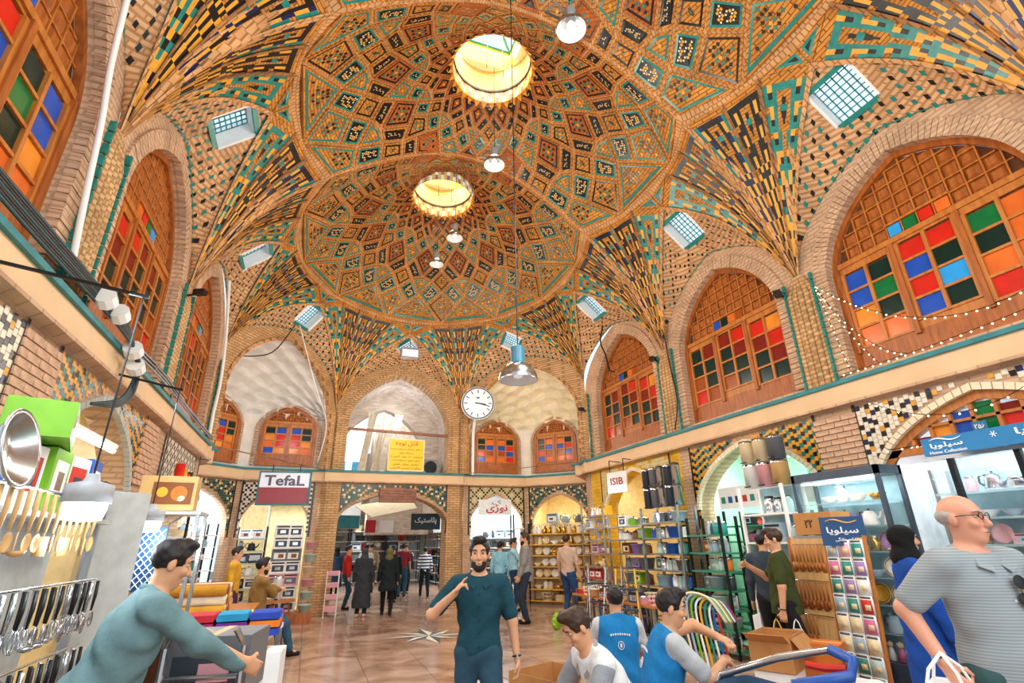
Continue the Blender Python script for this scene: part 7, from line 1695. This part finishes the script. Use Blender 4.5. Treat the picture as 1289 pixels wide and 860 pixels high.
stl = empty('wooden_bench', (-.62, 9.58, 0), 'small wooden bench under the man with folded arms', 'bench'); b = MB(); b.box((0, 0, .46), (.4, .4, .05), 'walnut_light'); b.build('seat', stl)
for sx in (-1, 1):
    for sy in (-1, 1): b = MB(); b.box((sx*.16, sy*.16, .22), (.05, .05, .44), 'walnut'); b.build('leg', stl)
# left kitchenware stall
ks = empty('kitchenware_rack', (-1.75, 3.5, 0), 'grey rack of hanging kitchen utensils on the near left', 'display rack'); ko = ks.location; KF = Frame((-1.45, 0, 0), (0, 1, 0), (1, 0, 0))
for y in (2.3, 3.3, 4.9):
    b = MB(); b.bar(Vector((-1.5, y, 0))-ko, Vector((-1.5, y, 1.75))-ko, .04, .04, 'steel'); b.build('upright', ks)
b = MB(); b.box((-.0, .1, .87), (.04, 2.6, 1.72), 'shop_grey'); b.build('back_panel', ks)
for z in (.55, .95, 1.36): b = MB(); b.tube([Vector((-1.42, 2.3, z))-ko, Vector((-1.42, 4.9, z))-ko], .008, 'steel', 6); b.build('hanging_rail', ks)
b = MB(); b.tube([Vector((-1.30, 2.9, 1.84))-ko, Vector((-1.30, 4.3, 1.84))-ko], .008, 'steel', 6); b.build('hanging_rail', ks)
for y in (2.95, 4.25): b = MB(); b.bar(Vector((-1.30, y, 1.84))-ko, Vector((-1.5, y, 1.74))-ko, .015, .015, 'steel'); b.build('rail_arm', ks)
b = MB(); b.box(Vector((-1.62, 3.6, 1.745))-ko, (.42, 2.6, .03), 'shop_grey'); b.build('top_shelf', ks)
rnd = random.Random(31)
def utensil(kind, m, loc, lab, sc=1.):
    key = ('ut', kind, m if isinstance(m, str) else m.name)
    if key not in PROTO:
        h = MB(); h.smooth = True; h.tube([(0, 0, 0), (.004, 0, -.1), (0, 0, -.2)], [.011, .012, .007], m, 7); hd_ = MB(); hd_.smooth = True; mm = m if m == 'pale_wood' else 'steel'
        if kind == 'ladle': hd_.lathe([(0, -.03), (.03, -.022), (.042, 0), (.038, 0), (.026, -.016), (0, -.024)], mm, 14, c=(.02, 0, -.29)); hd_.tube([(0, 0, -.19), (0, 0, -.3)], .004, mm, 5)
        elif kind == 'spoon': hd_.lathe([(0, -.005), (.02, 0), (.028, .01), (.02, .004), (0, 0)], mm, 14, c=(0, 0, -.255), M=Matrix.Rotation(rad(90), 3, 'Y')@Matrix.Diagonal((1.8, 1, 1)))
        elif kind == 'turner': hd_.box((0, 0, -.27), (.006, .075, .1), mm); hd_.tube([(0, 0, -.19), (0, 0, -.23)], .004, mm, 5)
        elif kind == 'skimmer': hd_.lathe([(0, 0), (.055, .004), (.056, .008), (0, .004)], mm, 16, c=(0, 0, -.28), M=Matrix.Rotation(rad(90), 3, 'Y')); hd_.tube([(0, 0, -.19), (0, 0, -.24)], .004, mm, 5)
        elif kind == 'whisk':
            for k in range(4): a = k*math.pi/4; hd_.tube([(0, 0, -.19)]+[(math.cos(a)*.03*math.sin(t)*1, math.sin(a)*.03*math.sin(t), -.25+.06*math.cos(t)) for t in np.linspace(.3, math.tau-.3, 10)]+[(0, 0, -.19)], .0022, 'steel', 4)
        def mk_(b, n_):
            me = bpy.data.meshes.new(n_); me.from_pydata([tuple(p) for p in b.v], [], b.f); [me.materials.append(q) for q in b.mats]; me.polygons.foreach_set('material_index', b.m); me.polygons.foreach_set('use_smooth', [True]*len(b.f)); return me
        PROTO[key] = (mk_(h, 'handle'), mk_(hd_, 'head'))
    a, b_ = PROTO[key]; rt = empty(kind, loc, lab, 'utensil', 'utensils on the kitchenware rack', None, rnd.uniform(-.5, .5)); rt.scale = (sc,)*3; link(a, 'handle', rt); link(b_, 'head', rt); return rt
for r, z in enumerate((1.84, 1.36, .95, .55)):
    n_ = (14, 42, 42, 24)[r]
    for i in range(n_):
        wood = r == 0; kind = 'spoon' if wood and i % 3 else rnd.choice(['ladle', 'turner', 'skimmer', 'spoon', 'whisk']); m = 'pale_wood' if wood else ('black_plastic' if rnd.random() < .6 else 'steel')
        utensil(kind, m, (-1.40+.03*(i % 2) if r else -1.29, (2.95 if r == 0 else 2.36)+((1.3 if r == 0 else 2.5)/n_)*i, z-.01), '%s %s, %s from near end of %s rail, kitchenware rack' % ('pale wooden' if wood else ('black handled' if m == 'black_plastic' else 'all steel'), kind, ORD[i], LV[r]), .95)
for i, (y, c) in enumerate(((2.62, 'silver'), (3.0, 'silver'))):
    b = MB(); b.smooth = True; RM = Matrix.Rotation(rad(80), 3, 'Y'); b.lathe([(0, 0), (.15, 0), (.24, .10), (.26, .10), (.26, .115), (.23, .11), (.14, .015), (0, .015)], gm(c), 26, M=RM); o = b.build('steel_basin'); o.location = (-1.36 if i else -1.28, y, .95 if i == 0 else 1.98); o.scale = (.7 if i else 1,)*3; tag(o, ('polished steel basin hung low on the near left rack' if i == 0 else 'small steel basin standing on top of the near left rack'), 'basin')
for i in range(4): o = good('pan', ('black', 'brown', 'silver', 'black')[i], (-1.22, 2.75+.3*i, .28), math.pi/2, '%s frying pan propped at the foot of the kitchenware rack, %s from the near end' % (('black', 'brown', 'silver', 'black')[i], ORD[i]), 'pans at the foot of the rack', 1.25)
cl = (('white', .26, .24, .34, 3.62), ('green', .32, .26, .36, 3.95), ('white', .26, .24, .36, 4.26), ('blue', .24, .24, .38, 4.54), ('slate', .30, .26, .26, 4.84))
for i, (c, w, d, h, y) in enumerate(cl):
    o = carton((-1.6, y, 1.765), (d, w, h), rad((-4, 5, -6, 4, 8)[i]), '%s printed appliance box on the kitchenware rack top, %s from the near end' % (c, ORD[i]), False, gm(c)); b = MB(); b.box((d/2+.005, 0, h*.55), (.004, w*.7, h*.55), gm('white' if c != 'white' else 'red')); b.build('printed_picture', o); b = MB(); b.box((d/2+.008, 0, h*.5), (.004, w*.35, h*.3), gm('silver' if i % 2 else 'slate')); b.build('printed_detail', o); b = MB(); b.box((0, -w/2-.005, h*.5), (d*.7, .004, h*.6), gm('white' if c != 'white' else 'blue')); b.build('side_print', o)
o = carton((-1.58, 3.85, 2.14), (.3, .75, .2), rad(18), 'long bright green box lying across the boxes on the kitchenware rack', False, gm('green')); b = MB(); b.box((.152, .1, .1), (.004, .3, .12), gm('white')); b.build('printed_picture', o); b = MB(); b.lathe([(0, .002), (.06, 0)], gm('red'), 12, c=(.154, -.22, .1), M=Matrix.Rotation(math.pi/2, 3, 'Y')); b.build('round_seal', o)
gp = empty('folding_panel', (-1.46, 5.25, 0), 'tall pale grey folding panel behind the bending man', 'panel', None, None, rad(50)); b = MB(); b.box((0, 0, 1.0), (.40, .05, 2.0), 'shop_grey'); b.build('panel', gp); b = MB(); b.box((-.22, 0, 1.0), (.03, .06, 2.0), 'steel'); b.build('edge_rail', gp)
# hooded shop lamps
for i, (x, y, z) in enumerate(((-1.2, 3.66, 1.80), (-1.44, 6.03, 1.80), (-2.03, 10.9, 2.35))):
    l = empty('hooded_lamp', (x, y, z), 'glowing white hooded lamp over the left stalls, %s from the near end' % ORD[i], 'lamp'); b = MB(); b.smooth = True; b.lathe([(.0, .16), (.03, .16), (.04, .12), (.115, .10), (.12, .0), (.11, 0), (.105, .09), (0, .1)], 'grey_paint', 20); b.build('hood', l); b = MB(); b.smooth = True; b.lathe([(0, -.10), (.09, -.09), (.105, -.03), (.10, .05), (0, .07)], 'tube_light', 18); b.build('bulb', l); b = MB(); b.tube([(0, 0, .16), (0, 0, (1.3, 1.3, .8)[i])], .006, 'dark_metal', 5); b.build('cord', l)
    if i < 2: b = MB(); b.bar((.03, 0, 1.3), (-2.02-x, 0, 1.42), .02, .02, 'dark_metal'); b.build('wall_arm', l)
    lamp('POINT', (x+.1, y, z-.2), 14, 'eef8ff', .12)
tube_lamp(Frame((-1.4, 0, 0), (0, 1, 0), (1, 0, 0)), 3.6, 4.5, 2.22, 0, 'green tinted strip lamp on a cord above the kitchenware rack')
# pizza oven carton and lattice screen
ov = carton((-1.42, 6.5, 1.92), (.5, .3, .34), rad(4), 'brown carton with a printed roast chicken picture on the left stall', False, gm('tan')); b = MB(); b.box((.04, -.153, .17), (.36, .004, .22), gm('brown')); b.build('printed_picture', ov)
for (x, z, c, r_) in ((-.05, .18, 'yellow', .05), (.1, .17, 'orange', .075), (.12, .13, 'cream', .04)): b = MB(); b.lathe([(0, .002), (r_, 0)], gm(c), 14, c=(x, -.157, z), M=rotx(rad(90))); b.build('printed_food', ov)
ss = empty('stall_shelf', (-1.55, 6.6, 0), 'pale shelf unit carrying the roast chicken carton and lattice screen', 'shelving'); b = MB(); b.box((.05, .0, 1.9), (.85, .5, .03), 'shop_grey'); b.build('shelf_board', ss)
for sx in (-1, 1):
    for sy in (-1, 1): b = MB(); b.box((.05+sx*.4, sy*.22, .95), (.035, .035, 1.9), 'steel'); b.build('upright', ss)
lt = empty('lattice_screen', (-1.48, 6.24, 1.2), 'navy screen with a white diamond lattice behind the bending man', 'screen'); b = MB(); b.box((0, 0, .27), (.34, .03, .58), 'sign_navy'); b.build('panel', lt)
for x in (-.15, .15): b = MB(); b.box((x, 0, -.61), (.03, .03, 1.18), 'steel'); b.build('leg', lt)
for i in range(-6, 9):
    for sg in (-1, 1):
        pts = [(x, z) for x in np.linspace(-.16, .16, 20) for z in [(.27+sg*x*1.2+i*.075)] if 0 < z < .55]
        if len(pts) > 2: b = MB(); b.bar((pts[0][0], -.02, pts[0][1]), (pts[-1][0], -.02, pts[-1][1]), .010, .006, 'white_paint'); b.build('lattice_strip', lt)
sv = empty('sieve', (-1.80, 6.36, 1.55), 'round steel mesh sieve hanging beside the lattice screen', 'sieve'); b = MB(); b.smooth = True; b.lathe([(.13, .02), (.14, 0), (.13, -.02), (.125, 0), (.13, .02)], 'steel', 24, M=rotx(rad(80))); b.build('rim', sv); b = MB(); b.smooth = True; b.lathe([(0, .06), (.08, .045), (.128, 0)], 'steel', 20, M=rotx(rad(80))); b.build('mesh', sv); b = MB(); b.tube([(0, 0, -.13), (0, -.02, -.32)], .012, 'walnut_light', 8); b.build('handle', sv); b = MB(); b.tube([(0, 0, .13), (0, .03, .34)], .004, 'steel', 5); b.build('hook', sv)
for i, (y, c, h) in enumerate(((8.72, 'd83020', .55), (8.92, 'd0a030', .5), (9.1, 'd83020', .45), (9.28, '3a3430', .5))):
    b = MB(); b.smooth = True; b.tube([(-1.85, y, 2.12), (-1.85, y, 2.15+h)], .065, cloth(c), 12); tag(b.build('carpet_roll'), '%s rolled mat standing in the small left arch, %s from near side' % (('red', 'yellow', 'scarlet', 'black')[i], ORD[i]), 'rolled mat')
b = MB(); sh_ = empty('wall_shelf', (-1.85, 9.0, 2.09), 'small shelf in the left arch carrying rolled mats', 'shelf'); b.box((0, 0, 0), (.3, .9, .04), 'shop_grey'); b.build('board', sh_)
for y in (-.35, .35): b = MB(); b.bar((-.12, y, -.2), (.1, y, -.02), .03, .03, 'steel'); b.build('bracket', sh_)
shelves('shelf_unit', FL, 9.3, 10.8, .1, 2.0, 7, .4, .2, 'white_paint', 'lit left shop rack', ['jar', 'bowl', 'bottle', 'plate', 'mixer'], ['white', 'pale blue', 'orange', 'silver', 'cream'], 'rack of pale crockery along the farthest left shop', 'goods on the lit left rack', 51)
# ironing boards and ladders leaning out on the right
for i, (x, y, c) in enumerate(((5.0, 8.4, 'silver'), (4.85, 7.8, 'yellow'), (5.05, 9.1, 'silver'))):
    l = empty('step_ladder', (x, y, 0), '%s folding step ladder standing out in the right aisle, %s from the near end' % (c, ('second', 'first', 'third')[i]), 'ladder', None, None, rad(-60+20*i))
    for sx in (-1, 1): b = MB(); b.tube([(sx*.2, -.22, 0), (sx*.15, 0, 1.15)], .014, gm(c), 8); b.build('front_rail', l); b = MB(); b.tube([(sx*.2, .25, 0), (sx*.15, .02, 1.1)], .012, gm('silver'), 8); b.build('rear_rail', l)
    for k in range(3): t = .25+.25*k; b = MB(); b.box((0, -.22*(1-t), 1.15*t), (.36, .12, .025), gm('slate')); b.build('step', l)
for i in range(3):
    bd = empty('goods_table', (5.3, 7.75+.95*i, 0), 'small goods table before the right racks, %s from the near end' % ORD[i], 'table'); b = MB(); b.box((0, 0, .62), (.6, .8, .03), 'walnut_light'); b.build('table_top', bd)
    for sx in (-1, 1):
        for sy in (-1, 1): b = MB(); b.box((sx*.26, sy*.36, .3), (.04, .04, .6), 'steel'); b.build('leg', bd)
    rnd = random.Random(60+i); kinds = ['box', 'flat box', 'basket', 'pot', 'tub']
    for r in range(2):
        for q_ in range(3):
            kd, cc = rnd.choice(kinds), rnd.choice(['tan', 'cream', 'rose', 'silver', 'brown', 'slate', 'red']); good(kd, cc, (5.15+.28*r, 7.5+.95*i+.25*q_, .636), -math.pi/2+rnd.uniform(-.2, .2), '%s %s on the %s goods table, %s row, %s from the near side' % (cc, kd, ORD[i], ('front', 'back')[r], ORD[q_]), 'goods on the right tables', .8)
            kd, cc = rnd.choice(['basket', 'tub', 'box', 'pot']), rnd.choice(['tan', 'silver', 'teal', 'slate', 'brown', 'red', 'green']); good(kd, cc, (5.0+.3*r, 7.5+.95*i+.27*q_, 0), -math.pi/2+rnd.uniform(-.3, .3), '%s %s on floor under %s goods table, %s row, %s from near side' % (cc, kd, ORD[i], ('front', 'back')[r], ORD[q_]), 'goods under the right tables', 1.1)
# ------------------------------------------------------------------ lane shops, awning, signs
rnd = random.Random(77)
for i, (x, y, z, n, w, h, m, lab, t) in enumerate(((.95, 18.2, 2.3, (.5, -1, 0), 1.3, .4, 'teal_paint', 'teal shop board high on the left side of the lane', ''), (3.55, 17.6, 2.28, (-.3, -1, 0), .95, .5, 'sign_dark', 'dark shop sign with white writing and a red dot in the lane', 'پلاستیک'), (2.0, 19.5, 2.2, (0, -1, 0), .35, .42, 'sign_red', 'small red sign hanging in the middle of the lane', ''), (2.55, 19.6, 2.2, (0, -1, 0), .5, .42, 'white_paint', 'small white sign beside the red one in the lane', ''), (4.75, 20, 2.3, (-1, -.6, 0), 1.2, .6, 'shop_white', 'white shop board on the right side of the lane', ''))):
    rt, F, at = board('shop_sign', (x, y, z), n, w, h, m, lab, 'sign')
    if t: text(t, 'white_paint' if m in ('teal_paint', 'sign_dark') else 'sign_ink', h*.45, rt, at(0, .02), F, width=w*.75, bold=.015)
aw = MB(); V = [(1.5, 21, 3.0), (3.6, 21, 3.3), (3.4, 18.4, 2.75), (1.9, 18.4, 2.45)]; aw.mesh(V+[(a, b_, c-.02) for a, b_, c in V], [(0,1,2,3),(7,6,5,4),(0,4,5,1),(1,5,6,2),(2,6,7,3),(3,7,4,0)], cloth('b89c74')); tag(aw.build('awning'), 'cream canvas awning stretched across the lane', 'awning')
for sg, x in ((1, 5.85), (-1, -.9)):
    f = Frame((x, 0, 0), (0, 1, 0), (-sg, 0, 0))
    for k in range(3):
        y0 = 17.0+3.2*k; shelves('shelf_unit', f, y0, y0+2.6, .1, 2.5, 7, .5, .35, 'white_paint', '%s lane rack %s' % ('right' if sg > 0 else 'left', 'abc'[k]), ['box', 'tub', 'kettle', 'plate', 'bottle', 'bin', 'basket', 'doll'], ['white', 'silver', 'pale blue', 'cream', 'red', 'teal', 'yellow', 'black', 'rose'], 'packed shop rack on the %s side of the lane, %s along' % ('right' if sg > 0 else 'left', ORD[k]), 'goods in the lane', 90+k+10*(sg > 0), scale=1.25)
    lamp('AREA', (x-sg*.9, 19.5, 2.65), 240, 'f4faff', 5, (x, 19.5, .8), size_y=.4)
f = Frame((0, 26, 0), (1, 0, 0), (0, -1, 0))
for k in range(3): shelves('shelf_unit', f, .2+1.6*k, 1.7+1.6*k, .1, 2.6, 6, .5, .3, 'white_paint', '%s lane end rack' % ('left', 'middle', 'right')[k], ['box', 'tub', 'bin', 'basket', 'plate'], ['white', 'silver', 'cream', 'pale blue', 'black', 'red'], 'bright shop rack closing the view down the lane, %s from the left' % ORD[k], 'goods at the lane end', 110+k, scale=1.5)
lamp('AREA', (2.4, 24.5, 2.7), 260, 'f4faff', 4, (2.4, 26, 1.2), size_y=.4)

for i, (x, y, c, m) in enumerate(((4.72, 10.2, 'lime green', 'bag_lime'), (4.98, 10.15, 'dark pink', 'bag_pink'))):
    rt = empty('shopping_bag', (x, y, 0), 'small %s shopping bag standing on the marble floor by the goods tables' % c, 'bag', None, None, .4); q = SDF(.012); q.ell((0, 0, .13), (.13, .07, .13), None, .03); q.ell((0, 0, .22), (.09, .03, .08), None, .05); q.mesh('bag_body', m, rt, .008, 14)
    b = MB(); b.tube([(-.05, 0, .27), (-.03, 0, .34), (.03, 0, .34), (.05, 0, .27)], .008, m, 6); b.build('handle', rt)
